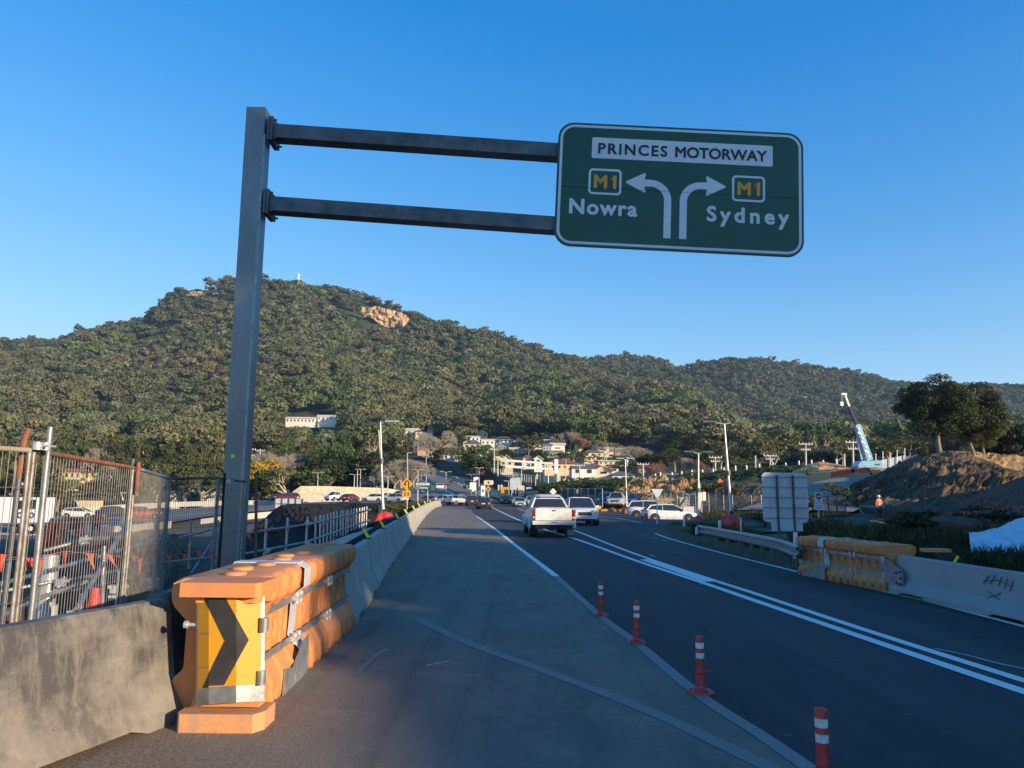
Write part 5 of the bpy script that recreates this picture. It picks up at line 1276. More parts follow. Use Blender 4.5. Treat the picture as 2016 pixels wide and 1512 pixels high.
npl = [c for c in bpy.data.objects if c.parent == hero and c.name.startswith('number_plate')][-1]
put_text('7A4PL5', lambda a, b, t: Vector((a, -2.72 - t, -b)), -.15, -.585, .0, .07, .3, M['navy'], npl)
mb = MB(); mb.tube([(-.62, .9, 1.05), (-.62, .9, 2.1)], .018, 5); mb.build('antenna', M['black'], hero)
mb = MB(); mb.box((-.28, -.60, 1.25), (.12, .01, .08)); mb.build('window_sticker', M['white_refl'], hero)
car('suv', 'car_white', 1141, 1028, 47, 183, 'white four wheel drive coming towards us beside the pickup', z=0)
car('hatch', 'car_white', 1318, 1022, 60, -112 + 22, 'white hatchback parked side on behind the give way sign', z=-.28)
car('suv', 'car_white', 1284, 1012, 68, -100, 'white four wheel drive parked behind the white hatchback', z=-.25)
car('ute', 'car_blue', 1243, 999, 92, 160, 'blue pickup parked nearest the white four wheel drive', 'blue parked utes'); car('ute', 'car_blue', 1192, 998, 88, 170, 'blue pickup parked next to the orange chevron marker', 'blue parked utes')
car('ute', 'car_silver', 1215, 999, 86, 165, 'silver and black pickup parked between two blue ones'); car('hatch', 'car_red', 1160, 999, 92, 175, 'red car half hidden behind the oncoming white four wheel drive')
car('suv', 'car_dark', 1262, 998, 92, -80, 'dark four wheel drive parked in the back row behind the white ones')
car('sedan', 'car_dark', 954, 1002, 95, -2, 'dark sedan with red lamps closest behind the road junction', z=0); car('suv', 'car_dark', 928, 996, 118, 6, 'dark four wheel drive left of the dark sedan', z=0)
car('ute', 'car_silver', 902, 994, 128, -38, 'pale blue silver pickup turning left at the junction', z=0); car('suv', 'car_white', 871, 992, 138, 52, 'white four wheel drive turning at the end of the left barriers', z=.02)
car('sedan', 'car_silver', 1021, 993, 112, 186, 'silver sedan oncoming left of the white pickup', z=0); car('suv', 'car_silver', 1046, 990, 118, 184, 'silver four wheel drive oncoming just behind the silver sedan', z=.02)
car('suv', 'car_black', 995, 990, 135, 184, 'black four wheel drive queueing beyond the junction', z=.03); car('sedan', 'car_white', 1008, 989, 148, 184, 'white sedan queueing beyond the black four wheel drive', z=.03)
car('hatch', 'car_maroon', 843, 990, 150, 60, 'maroon car partly hidden by the grass at the barrier end', z=.05)
car('ute', 'car_white', 661, 986, 145, 150, 'white pickup on the motorway in front of the cream wall'); car('hatch', 'car_maroon', 690, 987, 146, -20, 'dark red car on the motorway beside the white pickup')
car('suv', 'car_maroon', 566, 987, 142, 100, 'maroon four wheel drive on the motorway left of the cream wall'); car('hatch', 'car_dark', 548, 986, 146, 95, 'dark hatchback at the left end of the cream wall')
car('suv', 'car_white', 735, 988, 150, 80, 'white four wheel drive behind the leaning lamp post'); car('suv', 'car_silver', 776, 989, 140, 70, 'silver four wheel drive left of the u-turn sign'); car('hatch', 'car_white', 762, 984, 158, 70, 'white hatchback behind the silver four wheel drive by the u-turn sign')
car('hatch', 'car_white', 156, 1020, 104, -78, 'white hatchback behind the small excavator'); car('suv', 'car_dark', 228, 1020, 106, -70, 'dark blue four wheel drive behind the worker'); car('suv', 'car_red', 280, 1022, 100, -60, 'red four wheel drive seen through the fence')
car('sedan', 'car_white', 866, 965, 158, 5, 'white car low on the rising motorway'); car('sedan', 'car_white', 894, 950, 184, 178, 'white car high on the rising motorway'); car('suv', 'car_dark', 922, 962, 158, 178, 'dark car by the barrier on the rising motorway')
car('sedan', 'car_silver', 946, 920, 232, 95, 'silver car on the road above the retaining wall'); 

# box truck
t = thing('box_truck', W(20, 1048, 86), 'white box truck with a green and black logo behind the mesh fence', 'truck')
p = W(20, 1048, 86); z0 = p.z; zt = W(20, 978, 86).z; xL, xR = W(-330, 1000, 86).x, W(91, 1000, 86).x; y0 = 85.0; y1 = 87.5
mb = MB(); mb.bb(xL, xR, y0, y1, z0 + 1.1, zt); bx = mb.build('box_body', M['box_white'], t)
mb = MB(); mb.bb(xL, xR + .03, y0 - .04, y1 + .04, zt - .02, zt + .2); mb.build('roof_edge', M['black'], bx)
mb = MB(); mb.bb(xL, xR - .1, y0 + .1, y1 - .1, z0 + .7, z0 + 1.1); mb.build('chassis', M['galv_dark'], t)
for px in (38, 70, -120, -150):
    for yy in (y0 + .1, y1 - .35):
        x = W(px, 1040, 86).x; mb = MB(); mb.cyl((x, yy, z0 + .5), (x, yy + .25, z0 + .5), .5, n=18); ty = mb.build('tyre', M['rubber'], t)
        mb = MB(); mb.cyl((x, yy - .02, z0 + .5), (x, yy + .05, z0 + .5), .27, n=14); mb.build('rim', M['post_white'], ty)
mb = MB()
for px in (38, 70): x = W(px, 1040, 86).x; mb.bb(x - .65, x + .65, y0 - .01, y0 + .3, z0 + 1.0, z0 + 1.1)
mb.build('mudguard', M['galv'], t)
lx = lambda px: W(px, 1000, 85).x; lz = lambda py: W(60, py, 85).z
mb = MB(); mb.prism([(lx(33), lz(1005)), (lx(33), lz(986)), (lx(47), lz(985)), (lx(48), lz(992)), (lx(52), lz(999))], lambda a, b, c: Vector((a, y0 - c, b)), .0, .02); lg = mb.build('logo_black', M['black'], bx)
mb = MB(); mb.prism([(lx(55), lz(1003)), (lx(58), lz(984)), (lx(70), lz(983)), (lx(69), lz(1002))], lambda a, b, c: Vector((a, y0 - c, b)), .0, .02); mb.build('logo_green', M['sign_green'], bx)
put_text('SONDO', lambda a, b, c: Vector((a, y0 - c, -b)), lx(32), -lz(1020), .01, .62, lx(68) - lx(32), M['navy'], bx, bold=.08)
mb = MB(); mb.loft([[Vector((xL - 2.3, y, z0 + .6)), Vector((xL - .2, y, z0 + .6)), Vector((xL - .2, y, z0 + 3)), Vector((xL - 1.9, y, z0 + 3))] for y in (y0, y1)], sm=False); mb.build('cab', M['box_white'], t)
# small excavator
E0 = W(118, 1085, 26)
t = thing('mini_excavator', (E0.x, 26, E0.z - .4), 'small orange red excavator with its boom bent down behind the fence', 'excavator')
def eb(name, segs, w, mat, D=26, par=None):
    mb = MB()
    for s in segs: mb.bar(W(s[0], s[1], D), W(s[2], s[3], D), w, w * (s[4] if len(s) > 4 else 1.2), up=(0, 1, 0))
    return mb.build(name, M[mat], par or t)
eb('boom', [(84, 1082, 112, 1022, 1.6)], .24, 'digger'); eb('stick', [(84, 1080, 78, 1120, 1.5)], .2, 'digger'); eb('boom_brace', [(112, 1022, 124, 1072, .8), (86, 1078, 122, 1078, .8)], .12, 'digger')
eb('hydraulic_ram', [(127, 1040, 138, 1074, 1)], .06, 'timber'); eb('boom_arm', [(124, 1022, 128, 1044, 1.2)], .2, 'digger')
eb('roll_frame', [(126, 1019, 163, 1019), (163, 1018, 163, 1060), (163, 1032, 176, 1031), (148, 1053, 162, 1053)], .06, 'digger', 26.3)
eb('frame_rear', [(126, 1019, 126, 1060), (152, 1019, 152, 1070)], .05, 'black', 26.9)
mb = MB(); a = W(128, 1020, 26.6); b = W(161, 1042, 27.4); mb.bb(a.x, b.x, 26.6, 27.3, b.z, a.z); mb.bb(a.x + .05, b.x - .1, 26.4, 27.5, b.z - .9, b.z - .05); mb.build('engine_cover', M['galv_dark'], t)
mb = MB(); mb.box(W(142, 1050, 26.35), (.13, .02, .14)); mb.build('label_plate', M['white_refl'], t)
mb = MB()
for k in (0, 1.1):
    P = rrect(-.95, .95, -.28, .28, .27); mb.prism(P, lambda u, v, w: Vector((E0.x + .55 + u, 26.2 + k + w, E0.z - .25 + v)), 0, .3)
mb.build('tracks', M['rubber'], t)
mb = MB(); mb.bb(E0.x - .5, E0.x + 1.4, 26, 27.5, E0.z - .0, E0.z + .35); mb.build('chassis', M['digger'], t)
mb = MB(); c = W(78, 1122, 26); mb.prism([(-.25, .1), (.25, .12), (.2, -.35), (-.05, -.45), (-.3, -.25)], lambda u, v, w: Vector((c.x + u, 25.8 + w, c.z + v)), 0, .5); mb.build('bucket', M['digger'], t)

# people
def person(px, py_feet, D, H, label, pose, vest, trous, hat, rz=0):
    p = W(px, py_feet, D); t = thing('person', p, label, 'person', world=False, rz=rz)
    J, Eg = pose
    def skin(name, idx, rads, mat, sub=2):
        me = bpy.data.meshes.new(name); used = {k: i for i, k in enumerate(idx)}
        me.from_pydata([tuple(c * H for c in J[k]) for k in idx], [(used[a], used[b]) for a, b in Eg if a in used and b in used], [])
        me.materials.append(mat); o = bpy.data.objects.new(name, me); COL.objects.link(o); o.parent = t
        o.modifiers.new('skin', 'SKIN')
        if not me.skin_vertices: me.attributes  # layer is added by the modifier below
        bm = __import__('bmesh').new(); bm.from_mesh(me); ly = bm.verts.layers.skin.verify()
        bm.verts.ensure_lookup_table()
        for k, v in enumerate(bm.verts): v[ly].radius = (rads[idx[k]] * H, rads[idx[k]] * H); v[ly].use_root = (k == 0)
        bm.to_mesh(me); bm.free()
        o.modifiers.new('sub', 'SUBSURF').levels = 1; o.modifiers['sub'].render_levels = sub
        return o
    R = dict(pel=.075, wai=.07, che=.085, nek=.033, hed=.05, top=.042, hl=.058, kl=.036, al=.024, tl=.02, hr=.058, kr=.036, ar=.024, tr=.02, sl=.042, el=.028, wl=.02, fl=.022, sr=.042, er=.028, wr=.02, fr=.022)
    body = skin('body', list(J), R, M['skin'])
    R2 = {k: v * 1.22 for k, v in R.items()}
    skin('hi_vis_shirt', ['wai', 'che', 'sl', 'el', 'sr', 'er'], R2, M[vest]); skin('trousers', ['pel', 'hl', 'kl', 'al', 'hr', 'kr', 'ar'], R2, M[trous])
    hd = Vector(J['top']) * H
    mb = MB(); mb.ball(hd + Vector((0, 0, .01)), .075 * H, 14, 8, (1, 1.15, .8)); mb.cyl(hd - Vector((0, 0, .005)), hd + Vector((0, 0, .005)), .088 * H, n=14)
    mb.v = [tuple(v) for v in mb.v]; o = mb.build('hard_hat', M[hat]); o.parent = t
    mb = MB(); f = Vector(J['hed']) * H + Vector((0, -.05 * H, .0)); mb.ball(f, .012 * H, 6, 4); 
    for s in (-1, 1): mb.ball(f + Vector((s * .02 * H, .004 * H, .012 * H)), .007 * H, 6, 4); mb.ball(f + Vector((s * .05 * H, .05 * H, 0)), .014 * H, 6, 4)
    o = mb.build('face', M['skin']); o.parent = t
    for s, k in ((-1, 'fl'), (1, 'fr')):
        mb = MB(); w = Vector(J[k]) * H
        for q in range(4): mb.tube([w + Vector(((q - 1.5) * .011 * H, 0, -.005 * H)), w + Vector(((q - 1.5) * .013 * H, -.012 * H, -.03 * H)), w + Vector(((q - 1.5) * .012 * H, -.028 * H, -.04 * H))], .0048 * H, 5)
        mb.tube([w + Vector((-s * .015 * H, 0, .005 * H)), w + Vector((-s * .035 * H, -.01 * H, -.015 * H))], .006 * H, 5)
        o = mb.build('fingers', M['skin']); o.parent = t
    return t
EG = [('pel', 'wai'), ('wai', 'che'), ('che', 'nek'), ('nek', 'hed'), ('hed', 'top'), ('pel', 'hl'), ('hl', 'kl'), ('kl', 'al'), ('al', 'tl'), ('pel', 'hr'), ('hr', 'kr'), ('kr', 'ar'), ('ar', 'tr'), ('che', 'sl'), ('sl', 'el'), ('el', 'wl'), ('wl', 'fl'), ('che', 'sr'), ('sr', 'er'), ('er', 'wr'), ('wr', 'fr')]
STAND = dict(pel=(0, 0, .52), wai=(0, 0, .62), che=(0, 0, .76), nek=(0, 0, .86), hed=(0, -.01, .92), top=(0, 0, .965), hl=(-.06, 0, .48), kl=(-.065, -.01, .27), al=(-.07, 0, .05), tl=(-.075, -.09, .02), hr=(.06, 0, .48), kr=(.07, -.02, .27), ar=(.075, .01, .05), tr=(.085, -.08, .02),
             sl=(-.115, 0, .80), el=(-.15, .0, .64), wl=(-.13, -.08, .52), fl=(-.12, -.1, .48), sr=(.115, 0, .80), er=(.16, 0, .64), wr=(.13, -.09, .54), fr=(.12, -.11, .50))
LEAN = dict(pel=(0, .05, .50), wai=(0, 0, .58), che=(0, -.10, .68), nek=(0, -.17, .75), hed=(0, -.21, .78), top=(0, -.235, .82), hl=(-.06, .06, .46), kl=(-.075, .0, .26), al=(-.08, .05, .05), tl=(-.085, -.04, .02), hr=(.06, .06, .46), kr=(.08, -.01, .26), ar=(.09, .08, .05), tr=(.1, 0, .02),
            sl=(-.12, -.12, .70), el=(-.19, -.16, .58), wl=(-.16, -.24, .48), fl=(-.15, -.27, .45), sr=(.12, -.12, .70), er=(.2, -.15, .58), wr=(.17, -.23, .47), fr=(.16, -.26, .44))
person(187, 1060, 42, 1.8, 'worker in orange hi-vis and a blue hard hat bending beside the excavator', (LEAN, EG), 'hivis', 'navy', 'car_blue', .5)
person(1732, 1024, 54, 1.75, 'worker in orange hi-vis and a white hard hat standing on the site track', (STAND, EG), 'hivis', 'navy', 'post_white', .3)

# ------------------------------------------------------------------ houses
def house(px0, px1, yb, ye, yr, D, wall, roof, label, kind='hip', dep=9, nw=3, win=(.25, .7), ridge=.4, rz=0.0, keep=True, door=False, name='house'):
    a, b = W(px0, yb, D), W(px1, yb, D); zb, ze, zr = a.z, W((px0 + px1) / 2, ye, D).z, W((px0 + px1) / 2, yr, D).z; w = b.x - a.x; h = ze - zb
    t = thing(name, ((a.x + b.x) / 2, D, zb), label, 'house', world=False, rz=rz); base = -5.0 if D < 230 else -3.0
    mb = MB(); mb.bb(-w / 2, w / 2, 0, dep, base, h)
    if kind == 'gable': mb.add([(-w / 2, 0, h), (w / 2, 0, h), (0, 0, zr - zb - .05), (-w / 2, dep, h), (w / 2, dep, h), (0, dep, zr - zb - .05)], [(0, 1, 2), (5, 4, 3)])
    mb.build('wall', M[wall], t); R = zr - zb; o = .5
    mb = MB()
    if kind == 'gable':
        s = (R - h) / (w / 2)
        for sg in (-1, 1): mb.add([Vector((sg * (w / 2 + o), -o, h - s * o)), Vector((0, -o, R)), Vector((0, dep + o, R)), Vector((sg * (w / 2 + o), dep + o, h - s * o))] + [Vector((sg * (w / 2 + o), -o, h - s * o + .2)), Vector((0, -o, R + .2)), Vector((0, dep + o, R + .2)), Vector((sg * (w / 2 + o), dep + o, h - s * o + .2))], [(0, 1, 2, 3), (7, 6, 5, 4), (0, 4, 5, 1), (1, 5, 6, 2), (2, 6, 7, 3), (3, 7, 4, 0)])
    elif kind == 'flat':
        mb.bb(-w / 2 - o, w / 2 + o, -o, dep + o, h + .01, max(R, h + .25))
    else:
        rx = w * ridge / 2; V = [(-w / 2 - o, -o, h), (w / 2 + o, -o, h), (w / 2 + o, dep + o, h), (-w / 2 - o, dep + o, h), (-rx, dep / 2, R), (rx, dep / 2, R)]
        mb.add(V, [(0, 1, 5, 4), (1, 2, 5), (2, 3, 4, 5), (3, 0, 4), (3, 2, 1, 0)])
    mb.build('roof', M[roof], t)
    for i in range(nw):
        x = -w / 2 + w * (i + .5) / nw; ww = w / nw * .38; fm = MB(); z0, z1 = h * win[0], h * win[1]
        fm.bb(x - ww / 2 - .08, x + ww / 2 + .08, -.06, .02, z0 - .08, z1 + .08); f = fm.build('window', M['post_white' if wall in ('brick', 'grey_wall') else 'roof_lite'], t)
        g = MB(); g.bb(x - ww / 2, x + ww / 2, -.075, -.05, z0, z1); g.build('pane', M['window'], f)
    if keep: KEEP.append((px0 + 2, px1 - 2, yr + 1, yb - 2, D))
    return t
HS = [(850, 895, 905, 896, 888, 325, 'white_wall', 'roof_grey', 'white house with a grey hip roof on top of the retaining wall', 'hip', 9, 4, (.3, .85)),
 (895, 960, 906, 899, 897, 318, 'white_wall', 'roof_lite', 'long low white garage right of the house on the retaining wall', 'flat', 5, 3, (.2, .6)),
 (939, 960, 860, 853, 846, 420, 'cream', 'roof_lite', 'small cream gabled house highest among the hillside houses', 'gable', 8, 2, (.2, .8)),
 (912, 944, 868, 860, 858, 410, 'white_wall', 'roof_lite', 'low white flat building left of the small cream gable', 'flat', 6, 4, (.2, .7)),
 (913, 946, 884, 874, 865, 370, 'cream', 'roof_grey', 'cream house with dark grey roof below the low white building', 'hip', 9, 3, (.2, .8)),
 (947, 973, 881, 866, 864, 375, 'white_wall', 'roof_lite', 'big plain white two storey house left of the grey hip roofed one', 'flat', 9, 3, (.55, .8)),
 (975, 1009, 874, 864, 858, 400, 'white_wall', 'roof_grey', 'white house with pale grey hip roof left of the red roofed brick one', 'hip', 9, 4, (.3, .8)),
 (980, 998, 884, 877, 872, 380, 'grey_wall', 'roof_grey', 'small dark garage below the pale grey hip roofed house', 'gable', 7, 2, (.1, .6)),
 (1011, 1032, 880, 867, 860, 385, 'pink_wall', 'roof_dred', 'pink brick house with a dark red roof', 'gable', 9, 2, (.2, .6)),
 (1003, 1036, 892, 884, 881, 360, 'cream', 'roof_lite', 'low cream house below the pink brick house', 'flat', 8, 4, (.2, .7)),
 (952, 968, 888, 880, 875, 350, 'cream', 'roof_grey', 'small cream cottage below the plain white two storey house', 'gable', 8, 2, (.2, .7)),
 (1084, 1112, 886, 876, 872, 335, 'white_wall', 'roof_lite', 'bright white boxy house on stilts right of the hillside gum tree', 'flat', 9, 1, (.3, .5)),
 (1069, 1086, 888, 878, 874, 333, 'blue_clad', 'roof_grey', 'pale blue house wing with windows left of the bright boxy house', 'flat', 9, 3, (.3, .7)),
 (1076, 1108, 900, 888, 887, 332, 'grey_wall', 'roof_grey', 'dark undercroft below the bright boxy house', 'flat', 8, 5, (.1, .7)),
 (1070, 1092, 873, 868, 865, 360, 'pink_wall', 'roof_lite', 'low pink walled house behind the bright boxy one', 'flat', 7, 2, (.2, .7)),
 (985, 1010, 916, 907, 897, 235, 'cream', 'roof_lite', 'cream gabled house with a finial behind the overhead gantry', 'gable', 8, 2, (.2, .7)),
 (964, 990, 908, 899, 892, 250, 'yellow_wall', 'yellow_wall', 'pale yellow gabled house behind the power pole', 'gable', 8, 1, (.2, .6)),
 (1072, 1142, 928, 913, 903, 215, 'yellow_wall', 'roof_red', 'long cream building with a terracotta tiled roof behind the gantry column', 'hip', 11, 6, (.45, .75)),
 (1030, 1046, 906, 901, 895, 240, 'cream', 'roof_red', 'small house with a pointed red roof above the overhead gantry', 'hip', 7, 1, (.2, .7)),
 (1126, 1172, 932, 922, 911, 200, 'white_wall', 'roof_grey', 'white house with a dark grey pyramid roof', 'hip', 10, 2, (.1, .8)),
 (1172, 1204, 934, 926, 918, 205, 'cream', 'roof_lite', 'pale gabled house between the two grey hip roofs', 'gable', 8, 1, (.2, .7)),
 (1166, 1184, 922, 918, 913, 225, 'cream', 'roof_red', 'red tiled roof end behind the dark grey pyramid roof', 'hip', 7, 1, (.2, .7)),
 (1190, 1218, 928, 921, 913, 215, 'cream', 'roof_red', 'house with a red tiled hip roof and pale parapet', 'hip', 8, 2, (.2, .7)),
 (1206, 1250, 946, 936, 927, 170, 'white_wall', 'roof_grey', 'white cottage with a mid grey hip roof next to the rubble mound', 'hip', 9, 3, (.1, .7), .25),
 (1178, 1218, 914, 908, 906, 240, 'yellow_wall', 'roof_lite', 'long cream flat roofed block behind the red hip roof', 'flat', 8, 4, (.2, .7)),
 (1150, 1186, 902, 891, 884, 290, 'yellow_wall', 'roof_grey', 'pale yellow two storey house behind green trees', 'hip', 9, 3, (.5, .8)),
 (1177, 1208, 888, 883, 881, 330, 'cream', 'roof_lite', 'low cream house below the pink bare trees', 'flat', 8, 3, (.2, .7)),
 (1211, 1232, 888, 884, 882, 335, 'pink_wall', 'roof_lite', 'low pink beige house right of the low cream house', 'flat', 8, 3, (.2, .7)),
 (1256, 1290, 937, 922, 914, 190, 'brick', 'roof_dred', 'red brick house with a brown roof above the rubble mound', 'hip', 10, 2, (.5, .8)),
 (1290, 1310, 930, 922, 914, 195, 'pink_wall', 'roof_dred', 'pinkish extension of the row beside the red brick house', 'hip', 8, 3, (.2, .7)),
 (1302, 1332, 940, 935, 932, 180, 'grey_wall', 'roof_grey', 'low grey roofed shed behind the rubble mound crest', 'flat', 6, 1, (.2, .6)),
 (562, 620, 832, 824, 821, 480, 'white_wall', 'roof_lite', 'long low white building high on the wooded slope', 'flat', 10, 8, (.3, .8)),
 (625, 662, 832, 821, 817, 482, 'white_wall', 'roof_lite', 'taller white block at the right end of the long white building', 'flat', 10, 5, (.6, .85)),
 (786, 822, 862, 848, 843, 390, 'white_wall', 'roof_lite', 'white flat roofed house at the left end of the hillside houses', 'flat', 9, 3, (.3, .7)),
 (818, 830, 858, 850, 845, 385, 'cream', 'roof_grey', 'narrow cream house right of the leftmost white hillside house', 'hip', 8, 1, (.3, .7)),
 (822, 852, 884, 873, 868, 330, 'pink_wall', 'roof_lite', 'peach coloured house between the bare trees', 'flat', 8, 3, (.2, .7)),
 (848, 868, 890, 883, 878, 345, 'pink_wall', 'roof_red', 'peach house just above the retaining wall house', 'hip', 8, 2, (.2, .7)),
 (92, 158, 940, 929, 921, 225, 'yellow_wall', 'roof_red', 'cream house with a terracotta hip roof seen above the rusty fence rail', 'hip', 10, 6, (.1, .8)),
 (176, 204, 938, 929, 920, 230, 'yellow_wall', 'roof_red', 'smaller cream house with a terracotta roof near the fence corner', 'hip', 8, 2, (.1, .8)),
 (502, 521, 945, 941, 935, 185, 'white_wall', 'roof_grey', 'tiny white gabled shed just right of the gantry pole', 'gable', 6, 1, (.1, .6)),
 (597, 612, 962, 950, 947, 172, 'brick', 'roof_dred', 'small brick building above the cream wall', 'flat', 6, 1, (.3, .7)),
 (322, 346, 968, 962, 959, 170, 'cream', 'roof_lite', 'pale flat roofed shed seen through the third fence panel', 'flat', 6, 2, (.2, .7)),
 (395, 425, 966, 961, 958, 172, 'cream', 'roof_lite', 'long pale low shed left of the gantry pole', 'flat', 6, 3, (.2, .7)),
 (930, 946, 899, 890, 885, 290, 'cream', 'roof_red', 'small cream house with a red roof tucked behind the green tree above the wall', 'hip', 8, 1, (.3, .7)),
 (1015, 1030, 875, 868, 864, 395, 'white_wall', 'roof_lite', 'small white house beside the pink brick one', 'gable', 8, 1, (.3, .7)),
 (1050, 1067, 881, 874, 870, 350, 'cream', 'roof_grey', 'cream house glimpsed behind the hillside gum', 'hip', 8, 1, (.3, .7)),
 (1114, 1131, 901, 893, 889, 280, 'white_wall', 'roof_lite', 'white house just right of the dark undercroft', 'gable', 8, 1, (.3, .7)),
 (1134, 1150, 877, 870, 866, 345, 'cream', 'roof_grey', 'cream house below the pink winter tree', 'hip', 8, 1, (.3, .7)),
 (1052, 1068, 911, 903, 898, 238, 'white_wall', 'roof_lite', 'white house end above the middle of the overhead gantry', 'gable', 8, 1, (.3, .7)),
 (870, 885, 869, 862, 858, 380, 'pink_wall', 'roof_lite', 'peach house high above the retaining wall', 'hip', 8, 1, (.3, .7)),
 (1220, 1237, 906, 899, 895, 262, 'white_wall', 'roof_grey', 'white house with grey roof right of the long cream block', 'hip', 8, 1, (.3, .7)),
 (842, 852, 845, 842, 838, 450, 'white_wall', 'roof_lite', 'tiny pale house at the edge of the forest', 'gable', 8, 1, (.2, .6)),
 (1281, 1292, 868, 863, 861, 430, 'white_wall', 'roof_grey', 'tiny white house below the rust coloured conifer', 'flat', 8, 2, (.2, .6))]
for i, h in enumerate(HS): house(*h)
# yellow container
t = thing('site_container', W(170, 1000, 150), 'pale yellow shipping container behind the white hatchback on the left', 'container')
a, b = W(153, 1002, 150), W(190, 986, 150); mb = MB(); mb.bb(a.x, b.x, 150, 152.4, a.z, b.z); mb.build('box', M['yellow_wall'], t)
mb = MB()
for k in range(10): x = a.x + (b.x - a.x) * (k + .5) / 10; mb.bb(x - .06, x + .06, 149.95, 150.02, a.z + .1, b.z - .1)
mb.build('ribs', M['cream'], t)

# ------------------------------------------------------------------ walls
def wall(name, top, bot, mat, label, th=.6, cap=None, cat='wall'):
    A = [W(*p) for p in top]; B = [W(*p) for p in bot]
    for a, b in zip(A, B): b.x, b.y = a.x, a.y
    t = thing(name, B[0], label, cat); mb = MB(); off = Vector((0, th, 0))
    mb.loft([[b, a, a + off, b + off] for a, b in zip(A, B)], sm=False); mb.build('panel', M[mat], t)
    if cap:
        mb = MB(); mb.loft([[a + Vector((0, -.12, 0)), a + Vector((0, -.12, cap[1])), a + off + Vector((0, .1, cap[1])), a + off + Vector((0, .1, 0))] for a in A], sm=False); mb.build('coping', M[cap[0]], t)
    return t
wall('retaining_wall', [(836, 903, 300), (870, 906, 285), (915, 914, 262), (950, 924, 240), (1000, 940, 205), (1048, 958, 172)], [(836, 930, 300), (870, 938, 285), (915, 952, 262), (950, 965, 240), (1000, 985, 205), (1048, 992, 172)], 'conc_wall', 'long dark concrete retaining wall beside the rising motorway', .8, ('conc_lite', .35))
wall('motorway_barrier', [(834, 922, 235), (870, 931, 200), (905, 943, 174), (945, 958, 154), (990, 974, 142), (1060, 982, 136)], [(834, 928, 235), (870, 938, 200), (905, 951, 174), (945, 967, 154), (990, 984, 142), (1060, 992, 136)], 'conc_lite', 'pale concrete barrier along the right side of the rising motorway', .4)
wall('shotcrete_wall', [(576, 968, 158), (592, 957, 158), (640, 957, 159), (760, 961, 162), (790, 966, 165), (842, 966, 168)], [(576, 990, 158), (592, 990, 158), (640, 990, 159), (760, 990, 162), (790, 990, 165), (842, 990, 168)], 'shotcrete', 'long cream stained retaining wall behind the motorway traffic', .8)
wall('concrete_parapet', [(-60, 1046, 78), (60, 1052, 76), (100, 1050, 78)], [(-60, 1074, 78), (60, 1078, 76), (100, 1076, 78)], 'conc', 'concrete road barrier in front of the box truck', .4)
wall('concrete_parapet', [(225, 1036, 80), (290, 1030, 86), (335, 1026, 92)], [(225, 1052, 80), (290, 1048, 86), (335, 1040, 92)], 'conc', 'concrete road barrier below the red four wheel drive', .4)
wall('concrete_parapet', [(150, 1000, 128), (260, 992, 136), (350, 988, 142), (440, 986, 146), (576, 984, 150), (700, 984, 154)], [(150, 1012, 128), (260, 1004, 136), (350, 998, 142), (440, 995, 146), (576, 992, 150), (700, 990, 154)], 'conc_lite', 'pale barrier along the far side of the motorway on the left', .4)
wall('concrete_parapet', [(395, 1022, 90), (440, 1016, 96), (520, 1008, 104), (600, 1003, 110)], [(395, 1032, 90), (440, 1027, 96), (520, 1020, 104), (600, 1012, 110)], 'conc_lite', 'pale barrier on the near side of the motorway behind the gantry pole', .4)
t = thing('grid_panel', W(570, 1000, 60), 'grey steel panel with a grid standing left of the black soil heap', 'panel')
a, b = W(541, 1002, 60), W(596, 982, 60); mb = MB(); mb.bb(a.x, b.x, 60, 60.1, a.z, b.z); mb.build('sheet', M['alu'], t)
mb = MB()
for k in range(5): x = a.x + (b.x - a.x) * k / 4; mb.bb(x - .04, x + .04, 59.93, 60.0, a.z - .3, b.z)
mb.bb(a.x, b.x, 59.94, 60.0, (a.z + b.z) / 2 - .03, (a.z + b.z) / 2 + .03); mb.build('frame', M['galv_dark'], t)
# overhead gantry
t = thing('overhead_gantry', W(1095, 975, 150), 'cream box truss gantry on a tall column behind the pickup', 'gantry')
mb = MB(); c0, c1 = W(1095, 980, 150), W(1095, 904, 150); mb.box((c0 + c1) / 2, (.75, .75, c1.z - c0.z)); mb.build('column', M['post_white'], t)
mb = MB(); A = [W(995, 906, 150), W(1095, 913, 150)]; B = [W(995, 918, 150), W(1095, 924, 150)]
for q in (0, 1.6):
    o = Vector((0, q, 0)); mb.bar(A[0] + o, A[1] + o, .3, .32); mb.bar(B[0] + o, B[1] + o, .3, .42)
mb.build('chord', M['post_white'], t)
mb = MB()
for i in range(7):
    s = i / 6
    for q in (0, 1.6): mb.bar(A[0].lerp(A[1], s) + Vector((0, q, 0)), B[0].lerp(B[1], s) + Vector((0, q, 0)), .16, .16, up=(0, 1, 0))
    if 2 < i < 6: mb.bar(A[0].lerp(A[1], s), B[0].lerp(B[1], s - 1 / 6), .1, .1, up=(0, 1, 0))
mb.build('truss_web', M['post_white'], t)
mb = MB(); mb.bb(W(1096, 950, 149).x, W(1103, 950, 149).x, 148.6, 149.6, W(1100, 969, 149).z, W(1100, 932, 149).z); mb.build('cable_cabinet', M['cream'], t)
